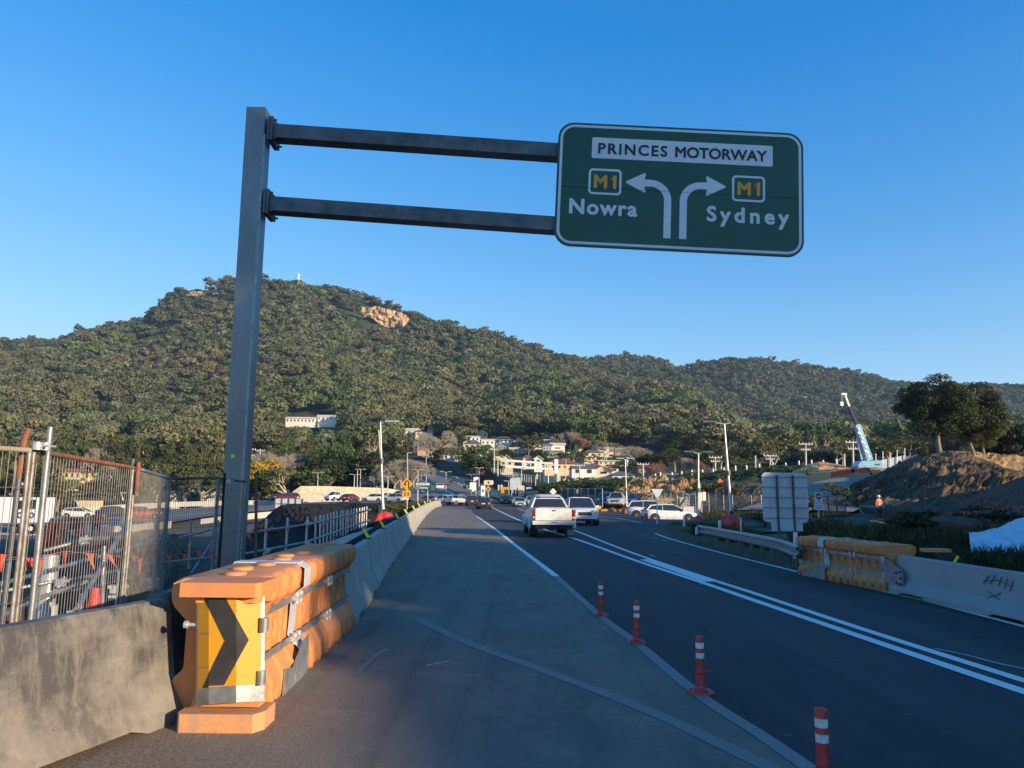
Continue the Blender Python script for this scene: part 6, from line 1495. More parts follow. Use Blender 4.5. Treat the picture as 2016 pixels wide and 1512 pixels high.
# railing on the retaining wall
def railfence(label, pts, h, n, mat='post_white', name='railing', mid=(.95, .5), infill=0):
    P = [W(*p) for p in pts]; t = thing(name, P[0], label, 'railing' if name == 'railing' else 'fence')
    L = [0]; 
    for i in range(1, len(P)): L.append(L[-1] + (P[i] - P[i - 1]).length)
    def at(s): return Vector((np.interp(s, L, [p.x for p in P]), np.interp(s, L, [p.y for p in P]), np.interp(s, L, [p.z for p in P])))
    for i in range(n):
        q = at(L[-1] * i / (n - 1)); mb = MB(); mb.cyl(q - Vector((0, 0, .2)), q + Vector((0, 0, h)), .05, n=5); mb.build('post', M[mat], t)
    for k in mid: mb = MB(); mb.tube([at(L[-1] * i / 20) + Vector((0, 0, h * k)) for i in range(21)], .035, 4); mb.build('rail', M[mat], t)
    if infill:
        mb = MB(); m = infill
        for i in range(m): q = at(L[-1] * i / m); mb.cyl(q, q + Vector((0, 0, h * .95)), .018, n=3, caps=False)
        for k in range(1, 6): mb.tube([at(L[-1] * i / 16) + Vector((0, 0, h * k / 6)) for i in range(17)], .014, 3)
        mb.build('mesh', M['galv_dark'], t)
    return t
railfence('pale railing along the road above the retaining wall', [(924, 918, 258), (960, 928, 232), (1000, 938, 204), (1046, 950, 176)], 1.6, 34)
railfence('temporary mesh fence behind the oncoming white four wheel drive', [(1105, 992, 75), (1186, 994, 72)], 1.55, 7, 'galv', 'site_fence', (1, .05), 70)
railfence('mesh fence running behind the parked white cars to the large sign', [(1262, 1000, 92), (1330, 1004, 84), (1420, 1012, 74), (1500, 1016, 68)], 1.9, 18, 'galv', 'site_fence', (1, .5), 130)
railfence('low mesh fence in front of the track beside the no entry sign', [(1600, 1010, 55), (1665, 1012, 53)], 1.2, 5, 'galv_dark', 'site_fence', (1, .5), 40)

# ------------------------------------------------------------------ poles, lamps, signs
def lamp(xb, yb, xt, yt, D, label, arm=1.6, both=True, r=.09, mat='galv_lite', group='street lamps and light poles', dark=False, stub=None):
    a, b = W(xb, yb, D), W(xt, yt, D); t = thing('street_lamp', a, label, 'street lamp', group)
    mb = MB(); d = b - a; mb.tube([a, a + d * .35, b], [r * 1.25, r * 1.0, r * .6], 8); mb.build('pole', M[mat], t)
    s = arm; mb = MB(); mb.tube([b + Vector((-s if both else 0, 0, .12)), b, b + Vector((s, 0, .16))], .04, 5); am = mb.build('arm', M[mat], t)
    for sg in ((-1, 1) if both else (1,)):
        mb = MB(); mb.box(b + Vector((sg * (s + .15), 0, .14)), (.8, .3, .09)); mb.build('lamp_head', M['galv_dark' if dark else mat], t)
    if stub: mb = MB(); c = a + d * stub; mb.cyl(c - d.normalized() * .15, c + d.normalized() * .15, r * 1.9, n=8); mb.build('collar', M['galv_dark'], t)
    return t
lamp(754, 1012, 749, 834, 44, 'tall leaning lamp post rising from the red ballast beside the walkway', .55, False, .07, stub=.58)
scaf('lamp_post_brace', [W(757, 1012, 45), W(745, 846, 45)], .05, 'thin dark pole leaning beside the tall lamp post with the ballast', 'galv', 'pole', None)
lamp(1441, 1030, 1426, 835, 46, 'tall leaning light pole rising from the large red ballast behind the guardrail', .8, True, .085, dark=True, stub=.5)
lamp(1375, 1018, 1375, 893, 56, 'straight light pole rising from the red ballast at the guardrail end', .55, True, .085, dark=True, stub=.42)
scaf('lamp_post_brace', [W(1378, 1018, 56), W(1377, 950, 56)], .07, 'short thick tube strapped to the straight light pole', 'galv', 'pole', None)
lamp(1234, 1003, 1231, 905, 78, 'thin light pole rising from the red ballast in the grass', .4, True, .08, stub=.4)
FAR = [(878, 976, 878, 930, 160, .7, 'white lamp post standing between the lanes below the white motorway car'), (927, 978, 928, 935, 158, .5, 'thin lamp post above the dark four wheel drive'), (943, 982, 943, 922, 155, .5, 'taller thin lamp post above the dark sedan'),
       (1002, 975, 1001, 948, 150, .4, 'small lamp post beside the pale blue sign backs'), (1009, 980, 1010, 936, 148, .3, 'thin pole left of the cream sign with a black mark'), (1025, 975, 1027, 922, 150, .3, 'thin pole under the middle of the overhead gantry'), (1054, 978, 1054, 938, 146, .3, 'plain thin pole left of the overhead gantry column'), (1113, 945, 1114, 905, 180, .4, 'thin light pole right of the overhead gantry column'),
       (822, 985, 823, 926, 130, .55, 'lamp post behind the green direction sign'), (803, 985, 802, 893, 128, .25, 'tall bare pole behind the u-turn sign'), (839, 955, 839, 900, 190, .6, 'dark lamp post at the edge of the bare brown tree'), (763, 980, 764, 939, 140, .7, 'short lamp post in front of the bare brown thicket'),
       (625, 962, 626, 931, 165, .7, 'lamp post standing at the cream wall, leftmost there'), (697, 962, 698, 935, 165, .6, 'lamp post at the cream wall, left of the closely spaced pair'), (703, 962, 704, 925, 168, .2, 'plain pole in the closely spaced pair above the cream wall'), (709, 962, 710, 925, 168, .7, 'lamp post in the closely spaced pair above the cream wall'),
       (242, 985, 239, 972, 110, .1, 'short pole with a round tan disc behind the dark blue four wheel drive'), (718, 950, 718, 912, 190, .2, 'thin pole in the dark trees above the cream wall')]
for xb, yb, xt, yt, D, ar, lb in FAR: lamp(xb, yb, xt, yt, D, lb, ar, ar > .35, .11, 'pole_white')
def power(xb, yb, yt, D, label, arms=((.06, 1.3), (.35, .9)), lean=0):
    a, b = W(xb, yb, D), W(xb + lean, yt, D); t = thing('power_pole', a, label, 'power pole', 'timber power poles'); H = (b - a).length
    mb = MB(); mb.cyl(a - Vector((0, 0, 1)), b, .2, .14, 8); mb.build('pole', M['pole_white'], t)
    for f, w in arms:
        c = b.lerp(a, f); mb = MB(); mb.bar(c + Vector((-w, -.15, 0)), c + Vector((w, -.15, 0)), .14, .16); ab = mb.build('crossarm', M['pole_white'], t)
        for s in (-.95, -.45, .45, .95): mb = MB(); mb.cyl(c + Vector((s * w, -.15, .05)), c + Vector((s * w, -.15, .35)), .07, n=6); mb.build('insulator', M['post_white'], ab)
    return b
tops = []
PP = [(1408, 930, 899, 150, 'power pole with two crossarms left of the leaning light pole'), (1516, 922, 896, 148, 'power pole with stacked crossarms just left of the white limbed gum'), (1586, 915, 872, 140, 'tall power pole right of the white limbed gum'), (1679, 918, 868, 125, 'power pole standing at the foot of the crane boom'),
      (1266, 940, 912, 150, 'power pole in front of the red brick house'), (1141, 950, 914, 165, 'power pole between the grey pyramid roof and pale gable'), (973, 925, 882, 215, 'power pole rising beside the pale yellow gable'), (980, 930, 903, 205, 'shorter power pole close to the cream gabled house'),
      (920, 912, 880, 262, 'power pole standing by the white garage on the retaining wall'), (494, 930, 882, 200, 'power pole with stacked crossarms right beside the gantry pole'), (512, 930, 884, 200, 'second power pole right of the gantry pole by the yellow tree'), (1487, 922, 897, 148, 'bare white pole left of the stacked crossarms pole'), (1194, 905, 880, 300, 'thin power pole among the low cream houses'), (1662, 925, 893, 127, 'bare stub pole left of the crane base')]
for xb, yb, yt, D, lb in PP:
    bare = 'bare' in lb; tops.append(power(xb, yb, yt, D, lb, () if bare else ((.06, 1.3), (.32, .9)) if 'stack' in lb or 'two' in lb or 'tall' in lb or 'foot' in lb else ((.08, 1.2),)))
for i, (a, b, lb) in enumerate(((0, 1, 'power line spanning between the crossarm poles above the embankment'), (1, 2, 'power line sagging in front of the white limbed gum'), (2, 3, 'power line running towards the crane'), (11, 1, 'short power line from the bare white pole'))):
    mb = MB(); A, B = tops[a], tops[b]
    for dx in (-1, 0, 1): mb.tube([A.lerp(B, s / 12) + Vector((dx, 0, -.3 - 4 * (s / 12) * (1 - s / 12) * 1.2)) for s in range(13)], .025, 3)
    tag(mb.build('power_line', M['galv']), lb, 'power line', 'power lines on the ridge')
# ridge guide posts
GPX = [(1290, 940), (1300, 938), (1323, 937), (1342, 935), (1362, 933), (1383, 932), (1404, 930), (1425, 929), (1448, 927), (1470, 926), (1495, 924), (1521, 923), (1547, 921), (1573, 918), (1598, 916), (1621, 916), (1647, 914)]
for i, (px, py) in enumerate(GPX):
    p = W(px, py, 146); hh = (.75 if i < 8 else 1.05) + .05 * math.sin(i * 2); mb = MB(); mb.lathe([(.17, -.4), (.17, hh - .03), (.14, hh), (.05, hh + .02)], p, 8)
    tag(mb.build('guide_post', M['post_white']), '%s stubby white post from the left along the ridge road above the embankment' % ORD[i], 'guide post', 'white posts along the ridge road')
for i, px in enumerate((1057, 1064, 1072, 1079, 1110, 1119, 1127, 1135, 1149, 1154, 1162, 1176)):
    D = 152; y0, y1 = ((955, 932) if i < 4 else (951, 942)); a, b = W(px, y0, D), W(px, y1 + (i % 3), D); mb = MB(); mb.cyl(a - Vector((0, 0, .3)), b, .15, .13, 8)
    tag(mb.build('bollard_post', M['post_white']), ('%s tall white post left of the gantry column' if i < 4 else '%s short white post right of the gantry column') % ORD[i if i < 4 else i - 4], 'post', 'white posts beside the gantry column')
def tube_marker(px, yb, yt, D, label, w=.06, mat='post_white'):
    a, b = W(px, yb, D), W(px, yt, D); mb = MB(); mb.lathe([(w, 0), (w, b.z - a.z - .02), (w * .6, b.z - a.z)], a, 10); tag(mb.build('guide_post', M[mat]), label, 'guide post')
tube_marker(1347, 1036, 1015, 41, 'white guide post on the verge left of the guardrail end', .055); tube_marker(1417, 1040, 1024, 33, 'short white post behind the guardrail next to the large ballast', .06); tube_marker(1459, 1045, 1020, 34, 'thin white marker right of the large red ballast', .035)
tube_marker(1372, 1052, 1038, 29, 'white wooden stub in front of the guardrail end', .06)
def signpost(px, yb, y_t, D, label, shape, w, h, face, cat='road sign', back=True, name='road_sign', post='galv_lite', extra=None, npost=1, r=.03, rot=0, px_c=None):
    base = W(px, yb, D); c = W(px_c or px, y_t, D); t = thing(name, base, label, cat)
    fr = lambda a, b, q: Vector((c.x + a, D - q, c.z - b))
    for k in range(npost):
        dx = 0 if npost == 1 else (-w * .3 if k == 0 else w * .3); mb = MB(); mb.cyl(Vector((base.x + dx, D + .06, base.z)), Vector((c.x + dx, D + .06, c.z + h * .45)), r, n=8); mb.build('post', M[post], t)
    if shape == 'diamond': poly = [(0, -h / 2), (w / 2, 0), (0, h / 2), (-w / 2, 0)]
    elif shape == 'tri_down': poly = [(-w / 2, -h / 2), (w / 2, -h / 2), (0, h / 2)]
    else: poly = rrect(-w / 2, w / 2, -h / 2, h / 2, min(w, h) * (.12 if shape == 'rect' else .3), 4)
    mb = MB(); mb.prism(poly, fr, -.02, 0); pl = mb.build('plate', M[face], t)
    return t, fr, pl
# big sign seen from behind
D = 27.0; t = thing('road_sign', W(1545, 1045, D), 'large grey back of a square road sign with ribs, right of centre', 'road sign')
TL, BR = W(1499, 930, D), W(1593, 1029, D); fr = lambda a, b, q: Vector((TL.x + a, D - q, TL.z - b)); w, h = BR.x - TL.x, TL.z - BR.z
mb = MB(); mb.prism(rrect(0, w, 0, h, .17, 6), fr, -.01, 0); mb.build('plate', M['alu'], t)
for k in range(5): y = h * (.09 + .205 * k); mb = MB(); mb.bar(fr(.02, y, .02), fr(w - .02, y, .02), .035, .035); mb.build('rib', M['galv'], t)
for x in (.32, .67): mb = MB(); mb.bar(fr(w * x, h + .5, .07), fr(w * x, .1, .07), .06, .07, up=(0, 1, 0)); mb.build('post', M['galv_dark'], t)
a, b = W(1518, 1028, D), W(1580, 1046, D); t2 = thing('sign_plate', W(1548, 1046, D), 'small grey plate under the big square sign back', 'sign'); mb = MB(); mb.bb(a.x, b.x, D - .05, D - .02, b.z, a.z); mb.build('plate', M['alu'], t2)
# no entry
t, fr, pl = signpost(1612, 1022, 981, 45, 'no entry sign with a red disc and NO ENTRY lettering', 'rect', .46, .66, 'sign_white'); 
mb = MB(); mb.prism([(.19 * math.cos(k * math.pi / 12), -.12 + .19 * math.sin(k * math.pi / 12)) for k in range(24)], fr, 0, .008); ds = mb.build('disc', M['sign_red'], pl)
mb = MB(); mb.bb(fr(-.13, 0, 0).x, fr(.13, 0, 0).x, 44.985, 44.99, fr(0, -.09, 0).z, fr(0, -.15, 0).z); mb.build('bar', M['sign_white'], ds)
put_text('NO', fr, -.07, .19, .01, .09, .16, M['sign_black'], pl); put_text('ENTRY', fr, -.17, .31, .01, .08, .34, M['sign_black'], pl)
t, fr, pl = signpost(1613, 1022, 998, 44.6, 'two small white plates below the no entry sign', 'rect', .56, .36, 'sign_white', name='information_sign')
put_text('AUTHORISED', fr, -.25, -.03, .01, .06, .48, M['sign_black'], pl); put_text('VEHICLES ONLY', fr, -.25, .1, .01, .06, .48, M['sign_black'], pl)
signpost(1294, 1032, 973, 44, 'give way sign seen from behind on a thin white post', 'tri_down', .72, .62, 'alu', post='post_white', r=.032, name='give_way_sign')
t, fr, pl = signpost(1381, 1008, 978, 60, 'pair of narrow white panels on a leaning post behind the guardrail', 'round', .26, .72, 'post_white', px_c=1379, name='marker_panel'); mb = MB(); c = W(1386.5, 977, 60); mb.prism(rrect(c.x - .13, c.x + .13, -c.z - .36, -c.z + .36, .08), lambda a, b, q: Vector((a, 60 - q, -b)), -.02, 0); mb.build('plate', M['post_white'], t)
# U-turn warning
t, fr, pl = signpost(801, 1010, 953, 62, 'amber diamond u-turn warning sign with a 25 plate below', 'diamond', 1.12, 1.1, 'amber', name='warning_sign', r=.04)
mb = MB(); pts = [(.17, .34), (.17, -.12)] + [(.02 + .15 * math.cos(a), -.12 - .15 * math.sin(a)) for a in [math.pi * k / 8 for k in range(1, 9)]] + [(-.13, .0)]
for i in range(len(pts) - 1): mb.bar(fr(pts[i][0], pts[i][1], .012 + .0006 * (i % 2)), fr(pts[i + 1][0], pts[i + 1][1], .012 + .0006 * (i % 2)), .095, .01, up=(0, 1, 0))
mb.add([fr(-.27, -.02, .02), fr(.01, -.02, .02), fr(-.13, .16, .02)], [(0, 1, 2)]); mb.build('arrow', M['black'], pl)
mb = MB(); P0, P1 = [(0, -.56), (.57, 0), (0, .56), (-.57, 0)], [(0, -.51), (.52, 0), (0, .51), (-.52, 0)]
mb.add([fr(a, b, .003) for a, b in P0] + [fr(a, b, .003) for a, b in P1], [(i, (i + 1) % 4, 4 + (i + 1) % 4, 4 + i) for i in range(4)]); mb.build('border', M['black'], pl)
mb = MB(); mb.prism(rrect(-.34, .34, .56, 1.08, .05), fr, -.02, .0); p2 = mb.build('speed_plate', M['amber'], t); put_text('25', fr, -.2, .94, .01, .24, .42, M['black'], p2, bold=.06)
# green direction sign far
t, fr, pl = signpost(832, 992, 957, 105, 'small distant green direction sign beside the u-turn sign', 'rect', 2.35, 1.15, 'sign_green', npost=2, r=.05)
mb = MB(); mb.prism(rrect(-.95, .95, -.45, -.12, .04), fr, 0, .01); pp = mb.build('name_panel', M['sign_white'], pl); put_text('PRINCES MWY', fr, -.85, -.19, .015, .2, 1.7, M['sign_black'], pp)
ring(-.98, -.45, .02, .42, .06, .04, fr, 0, .01).build('route_shield', M['sign_white'], pl); put_text('M1', fr, -.86, .32, .012, .2, .3, M['sign_gold'], pl); put_text('Sydney', fr, -.3, .34, .012, .26, 1.1, M['sign_white'], pl, bold=.04)
SG = [(931, 985, 959, 140, 'rect', 1.2, 1.75, 'post_white', 'tall white sign back with a black topped sign above it', 2), (937, 985, 944, 141, 'rect', .95, .9, 'sign_white', 'small black and white sign above the tall white sign back', 1),
      (951, 988, 966, 138, 'rect', .8, 1.9, 'post_white', 'narrow white sign back left of the small amber diamond', 2), (961, 980, 963, 138, 'diamond', 1.1, 1.1, 'amber', 'small amber diamond sign above the queueing cars', 1),
      (962, 980, 950, 150, 'round', 1.95, .95, 'cream', 'wide rounded cream sign above the small amber diamond', 1), (985, 980, 960, 150, 'rect', 1.0, 1.1, 'cream', 'square cream sign left of the yellow board', 1),
      (994, 985, 965, 140, 'rect', 1.35, 1.15, 'yellow', 'bright yellow board above the black four wheel drive', 1), (1011, 985, 953, 145, 'rect', 1.4, 2.2, 'blue_clad', 'pale blue sign back on two thin posts', 2),
      (1026, 988, 966, 138, 'rect', 1.2, 1.9, 'cream', 'cream sign with a black mark above the silver four wheel drive', 1), (1041, 986, 966, 146, 'rect', 1.0, 1.4, 'blue_clad', 'small pale blue sign back right of the cream one', 2), (1019, 985, 950, 152, 'rect', 1.2, 2.0, 'blue_clad', 'pale blue sign back close behind the two post one', 2),
      (1089, 984, 968, 110, 'diamond', 1.05, 1.05, 'post_white', 'white back of a diamond sign in front of the gantry column', 1), (1137, 980, 968, 120, 'rect', .35, .7, 'post_white', 'tiny white sign below the green embankment', 1)]
for px, yb, yc, D, sh, w, h, fc, lb, n in SG:
    t, fr, pl = signpost(px, yb, yc, D, lb, sh, w, h, fc, npost=n, r=.05)
    if 'amber diamond' in lb: mb = MB(); mb.box(fr(0, 0, .02), (.3, .02, .4), Matrix.Rotation(.4, 3, 'Y')); mb.build('arrow', M['black'], pl)
    if 'black mark' in lb: mb = MB(); mb.box(fr(.25, .5, .02), (.5, .02, .35), Matrix.Rotation(-.6, 3, 'Y')); mb.build('mark', M['black'], pl)
    if 'small black and' in lb: mb = MB(); mb.prism([(-.47, .45), (.47, -.1), (.47, .45)], fr, 0, .02); mb.build('mark', M['black'], pl)
t = thing('chevron_block', W(1177, 1008, 70), 'orange block with a black arrow beside the parked blue utes', 'road marker'); c = W(1177, 1003, 70); mb = MB(); mb.box(c, (.62, .3, .68)); mb.build('block', M['amber'], t)
mb = MB(); mb.add([c + Vector((x, -.16, z)) for x, z in ((.2, .3), (-.15, 0), (.2, -.3), (.02, -.3), (-.3, 0), (.02, .3))], [(0, 1, 4, 5), (1, 2, 3, 4)]); mb.build('arrow', M['black'], t)
t = thing('chevron_block', W(1165, 1008, 72), 'grey end of the marker block just left of the orange arrow', 'road marker'); mb = MB(); mb.box(W(1166, 1003, 72), (.5, .4, .75)); mb.build('block', M['conc_old'], t)
# grey panels in fence right
t = thing('leaning_slab', W(1345, 1000, 82), 'pale concrete panels leaning behind the fence above the white hatchback', 'panel'); mb = MB()
for k in range(5): c = W(1340 + k * 3, 990, 82); mb.bb(c.x - .07, c.x + .07, 82, 82.15, c.z - 1.2, c.z + .6)
mb.build('panels', M['cream'], t); mb = MB(); mb.bar(W(1351, 978, 82), W(1358, 1000, 81), .12, .12); mb.build('prop', M['cream'], t)
t = thing('grey_cabinet', W(1365, 1010, 62), 'pale grey cabinet behind the bonnet of the white hatchback', 'cabinet'); mb = MB(); mb.box(W(1355, 1003, 64), (.9, .5, .5)); mb.build('box', M['alu'], t)
# crane
D = 122; t = thing('mobile_crane', W(1715, 925, D), 'pale blue mobile crane with its telescopic boom raised', 'crane')
def beam(name, x0, y0, x1, y1, w0, w1, mat, par, DD=D):
    a, b = W(x0, y0, DD), W(x1, y1, DD); d = (b - a).normalized(); n = Vector((d.z, 0, -d.x)); mb = MB()
    mb.loft([[p + n * w + Vector((0, q, 0)) for w, q in ((-ww, -ww), (ww, -ww), (ww, ww), (-ww, ww))] for p, ww in ((a, w0), (b, w1))], sm=False); return mb.build(name, M[mat], par)
bm_ = beam('boom', 1711, 906, 1687, 836, .50, .42, 'crane_blue', t); beam('boom_section', 1688, 838, 1672, 800, .28, .24, 'navy', bm_); beam('boom_tip', 1672, 801, 1663, 776, .16, .13, 'galv_lite', bm_)
beam('lift_cylinder', 1697, 905, 1687, 862, .14, .11, 'crane_blue', t)
mb = MB(); c = W(1661, 776, D); mb.box(c, (.9, .5, .35)); mb.box(W(1657, 795, D), (.5, .3, .7)); mb.tube([W(1658, 777, D), W(1657, 792, D)], .03, 4); mb.build('head', M['post_white'], t)
mb = MB(); A, B = W(1713, 900, D - .5), W(1690, 838, D - .5)
for i in range(7): s = i / 7; mb.bar(A.lerp(B, s), A.lerp(B, s + .07) + Vector((-.5 if i % 2 else -.2, 0, 0)), .3, .12, up=(0, 1, 0))
mb.build('boom_panels', M['post_white'], t)
a, b = W(1683, 921, D), W(1731, 907, D); mb = MB(); mb.prism([(a.x, a.z), (a.x, a.z + .4), (a.x + .7, b.z - .1), (b.x, b.z), (b.x, a.z + .05)], lambda u, v, w: Vector((u, D + w, v)), -1.2, 1.2); mb.build('counterweight_body', M['crane_blue'], t)
put_text('CRANES', lambda u, v, w: Vector((u, D - 1.2 - w, -v)), W(1714, 915, D).x, -W(1714, 917, D).z, .02, .3, 1.0, M['navy'], t)
a, b = W(1706, 933, D), W(1730, 921, D); mb = MB(); mb.bb(a.x, W(1775, 930, D).x, D - 1.2, D + 1.2, a.z + .4, b.z - .1); mb.build('carrier', M['galv_dark'], t)
for px in (1712, 1722, 1748, 1760): c = W(px, 931, D); mb = MB(); mb.cyl(c + Vector((0, -1.4, 0)), c + Vector((0, -1, 0)), .5, n=14); mb.build('wheel', M['rubber'], t)
t = thing('steel_hoarding', W(1755, 925, 126), 'blue grey steel side wall with tall poles right of the crane', 'hoarding'); mb = MB(); P = [W(1729, 925, 126), W(1729, 907, 126), W(1782, 896, 126), W(1782, 912, 126)]; mb.add(P + [p + Vector((0, .2, 0)) for p in P], [(0, 3, 2, 1), (4, 5, 6, 7), (1, 2, 6, 5), (0, 1, 5, 4), (2, 3, 7, 6)]); mb.build('panel', M['blue_clad'], t)
for i, (px, y0) in enumerate(((1724, 893), (1738, 889), (1752, 890), (1766, 886), (1781, 882))):
    mb = MB(); mb.cyl(W(px, 920, 125.8), W(px, y0, 125.8), .08, n=6); mb.build('pole', M['galv_lite'], t)
t = thing('piling_rig', W(1790, 918, 115), 'red machinery half hidden behind the dark spoil mound', 'machine')
mb = MB(); mb.bar(W(1762, 922, 115), W(1808, 899, 115), .9, .8, up=(0, 1, 0)); mb.build('body', M['digger'], t); mb = MB(); mb.bar(W(1765, 920, 114), W(1772, 908, 114), .3, .3, up=(0, 1, 0)); mb.bar(W(1784, 917, 114), W(1792, 905, 114), .5, .3, up=(0, 1, 0)); mb.build('arms', M['rubber'], t)
t = thing('safety_mesh', W(1650, 935, 116), 'orange red safety mesh fence around the sand mound and crane', 'safety fence')
for (x0, yb0, yt0, x1, yb1, yt1) in ((1636, 940, 930, 1660, 934, 925), (1660, 934, 925, 1682, 932, 924), (1676, 930, 922, 1709, 931, 923)):
    mb = MB(); a, b, c, d = W(x0, yb0, 113), W(x1, yb1, 113), W(x1, yt1, 113), W(x0, yt0, 113); n = 6
    mb.add([a, b, c, d, a + Vector((0, .05, 0)), b + Vector((0, .05, 0)), c + Vector((0, .05, 0)), d + Vector((0, .05, 0))], [(0, 1, 2, 3), (7, 6, 5, 4), (3, 2, 6, 7)]); mb.build('mesh', M['flag'], t)
t = thing('safety_mesh', W(1418, 948, 108), 'small red safety mesh corner on the dark embankment', 'safety fence'); mb = MB(); a = W(1413, 950, 105); mb.add([a, W(1426, 949, 105), W(1417, 941, 105), a + Vector((.1, .5, 0))], [(0, 1, 2), (3, 2, 1), (0, 2, 3)]); mb.build('mesh', M['flag'], t)
# tarp
t = thing('geofabric_sheet', W(1990, 1050, 24), 'crumpled white geofabric sheet on the bank at the right edge', 'sheet')
mb = MB(); n = 26; V = []
for j in range(n):
    for i in range(n * 2):
        u, v = i / (n * 2 - 1), j / (n - 1); px = 1908 + 260 * u; yt = 1048 - 32 * sstep(.05, .5, u) ; yb = 1050 + 14 * sstep(.1, .5, u); D = 26 - 5 * v
        p = W(px, yt + (yb - yt) * v, D); p.z += .06 * mn.noise(Vector((p.x * 2.2, p.y * 2.2, 0))) + .03 * mn.noise(Vector((p.x * 6, p.y * 6, 1))); p.z = p.z * (1 - v ** 4) + (Tz(p.x, p.y) + .2) * v ** 4; V.append(p)
m = n * 2; mb.add(V, [(j * m + i, j * m + i + 1, (j + 1) * m + i + 1, (j + 1) * m + i) for j in range(n - 1) for i in range(m - 1)], True); mb.build('fabric', M['tarp'], t)
for i, (px, yb, yt, D) in enumerate(((1933, 1012, 980, 34), (1991, 1042, 996, 26))):
    mb = MB(); mb.cyl(W(px, yb, D), W(px, yt, D), .025, n=6); tag(mb.build('star_picket', M['black']), ['thin black picket behind the flag line on the right', 'thin black picket standing in the white geofabric sheet'][i], 'picket')
bunting('red triangular flags strung across the bank on the right', [[(1810, 1008, 40), (1900, 1011, 37), (1960, 1004, 33), (1991, 997, 26.5), (2030, 996, 25)], [(1933, 984, 34), (1975, 995, 31), (2030, 998, 29)]],
        [(1828, 1008, 39, 6, 8, 1), (1850, 1009, 38, 6, 8, 1), (1872, 1009, 37.5, 6, 7, 0), (1897, 1008, 37, 6, 8, 0), (1922, 1006, 35, 6, 8, 0), (1947, 1004, 34, 5, 5, 0), (1974, 1000, 31, 6, 7, 0), (1983, 998, 29, 5, 8, 0), (2003, 1001, 26, 5, 7, 1), (1940, 987, 33, 6, 8, 1), (1961, 993, 32, 5, 7, 0), (1994, 997, 30, 5, 6, 0)])
# felled branch
t = thing('fallen_branch', W(1700, 1003, 50), 'dry leafy branch lying on the site track left of the worker', 'branch'); mb = MB(); rr = random.Random(3); C = []
mb.tube([W(1663, 990, 50), W(1690, 997, 50), W(1725, 999, 50)], [.05, .08, .1], 6); mb.tube([W(1690, 997, 50), W(1697, 1010, 49)], .05, 5)
for k in range(26):
    x0 = rr.uniform(1668, 1712); a = W(x0, 996, 50 + rr.uniform(-.6, .6)); b = W(x0 + rr.uniform(-16, 8), 996 - rr.uniform(4, 34), 50 + rr.uniform(-1, 1)); mb.cyl(a, b, .02, .007, 4, False)
    for q in range(7): C.append(a.lerp(b, rr.uniform(.3, 1)))
mb.build('twigs', M['timber'], t); C = np.array([tuple(c) for c in C]) - np.array(tuple(ORG[t.name])); V, Fc = leaf_quads(C, NR.uniform(.08, .2, len(C)), NR.normal(0, 1, (len(C), 3)), .5, .35); npmesh('leaves', V, Fc, M['leaf_olive'], t)
# communications tower and cliffs on the mountain
t = thing('radio_tower', W(588, 565, 1095), 'tiny lattice radio tower on the mountain top', 'tower'); mb = MB(); a, b = W(588, 572, 1095), W(588, 540, 1095)
for dx, dy in ((-1.6, -1.6), (1.6, -1.6), (1.6, 1.6), (-1.6, 1.6)): mb.cyl(a + Vector((dx, dy, 0)), b + Vector((dx * .5, dy * .5, 0)), .35, n=4)
for k in range(9):
    s = k / 9; z0 = a.lerp(b, s); z1 = a.lerp(b, s + .11); mb.cyl(z0 + Vector((-1.4, -1.4, 0)), z1 + Vector((1.4, -1.4, 0)), .22, n=3); mb.cyl(z0 + Vector((1.4, -1.4, 0)), z1 + Vector((-1.4, -1.4, 0)), .22, n=3)
mb.build('mast', M['post_white'], t); mb = MB(); mb.ball(b + Vector((0, 0, -2)), 2.2, 8, 5); mb.ball(b + Vector((-1.5, 0, -6)), 1.8, 8, 5); mb.cyl(b, b + Vector((0, 0, 4)), .25, n=4); mb.build('dishes', M['post_white'], t)
def cliff(name, prof, D0, label):
    # prof: (px, ytop, ybottom)
    mb = MB(); n = len(prof); V = []; m = 14; rs = random.Random(2)
    xs = np.linspace(prof[0][0], prof[-1][0], 60); yt = np.interp(xs, [p[0] for p in prof], [p[1] for p in prof]); yb = np.interp(xs, [p[0] for p in prof], [p[2] for p in prof])
    for j in range(m):
        for i, x in enumerate(xs):
            v = j / (m - 1); Dd = D0 - 6 * v + 7 * mn.noise(Vector((x * .09, v * 2, 0))) + 3.5 * mn.cell(Vector((x * .16, v * 4, 3))); V.append(W(x, yt[i] + (yb[i] - yt[i]) * v + 1.5 * mn.noise(Vector((x * .2, v, 5))), Dd))
    k = len(xs); mb.add(V, [(j * k + i, j * k + i + 1, (j + 1) * k + i + 1, (j + 1) * k + i) for j in range(m - 1) for i in range(k - 1)])
    tag(mb.build(name, M['cliff']), kind='structure')
CL = [hit(750, 628), hit(400, 578), hit(650, 606)]
dc = CL[0].y - 22
cliff('cliff', [(700, 628, 632), (712, 604, 626), (728, 606, 622), (742, 602, 634), (760, 608, 644), (778, 612, 648), (792, 616, 646), (806, 624, 632)], dc, '')
cliff('cliff', [(368, 580, 583), (378, 573, 584), (392, 573, 583), (404, 577, 580)], CL[1].y - 14, ''); cliff('cliff', [(418, 574, 580), (424, 573, 581), (431, 575, 579)], CL[1].y - 14, '')
cliff('cliff', [(640, 604, 608), (650, 602, 610), (660, 604, 608)], CL[2].y - 14, '')
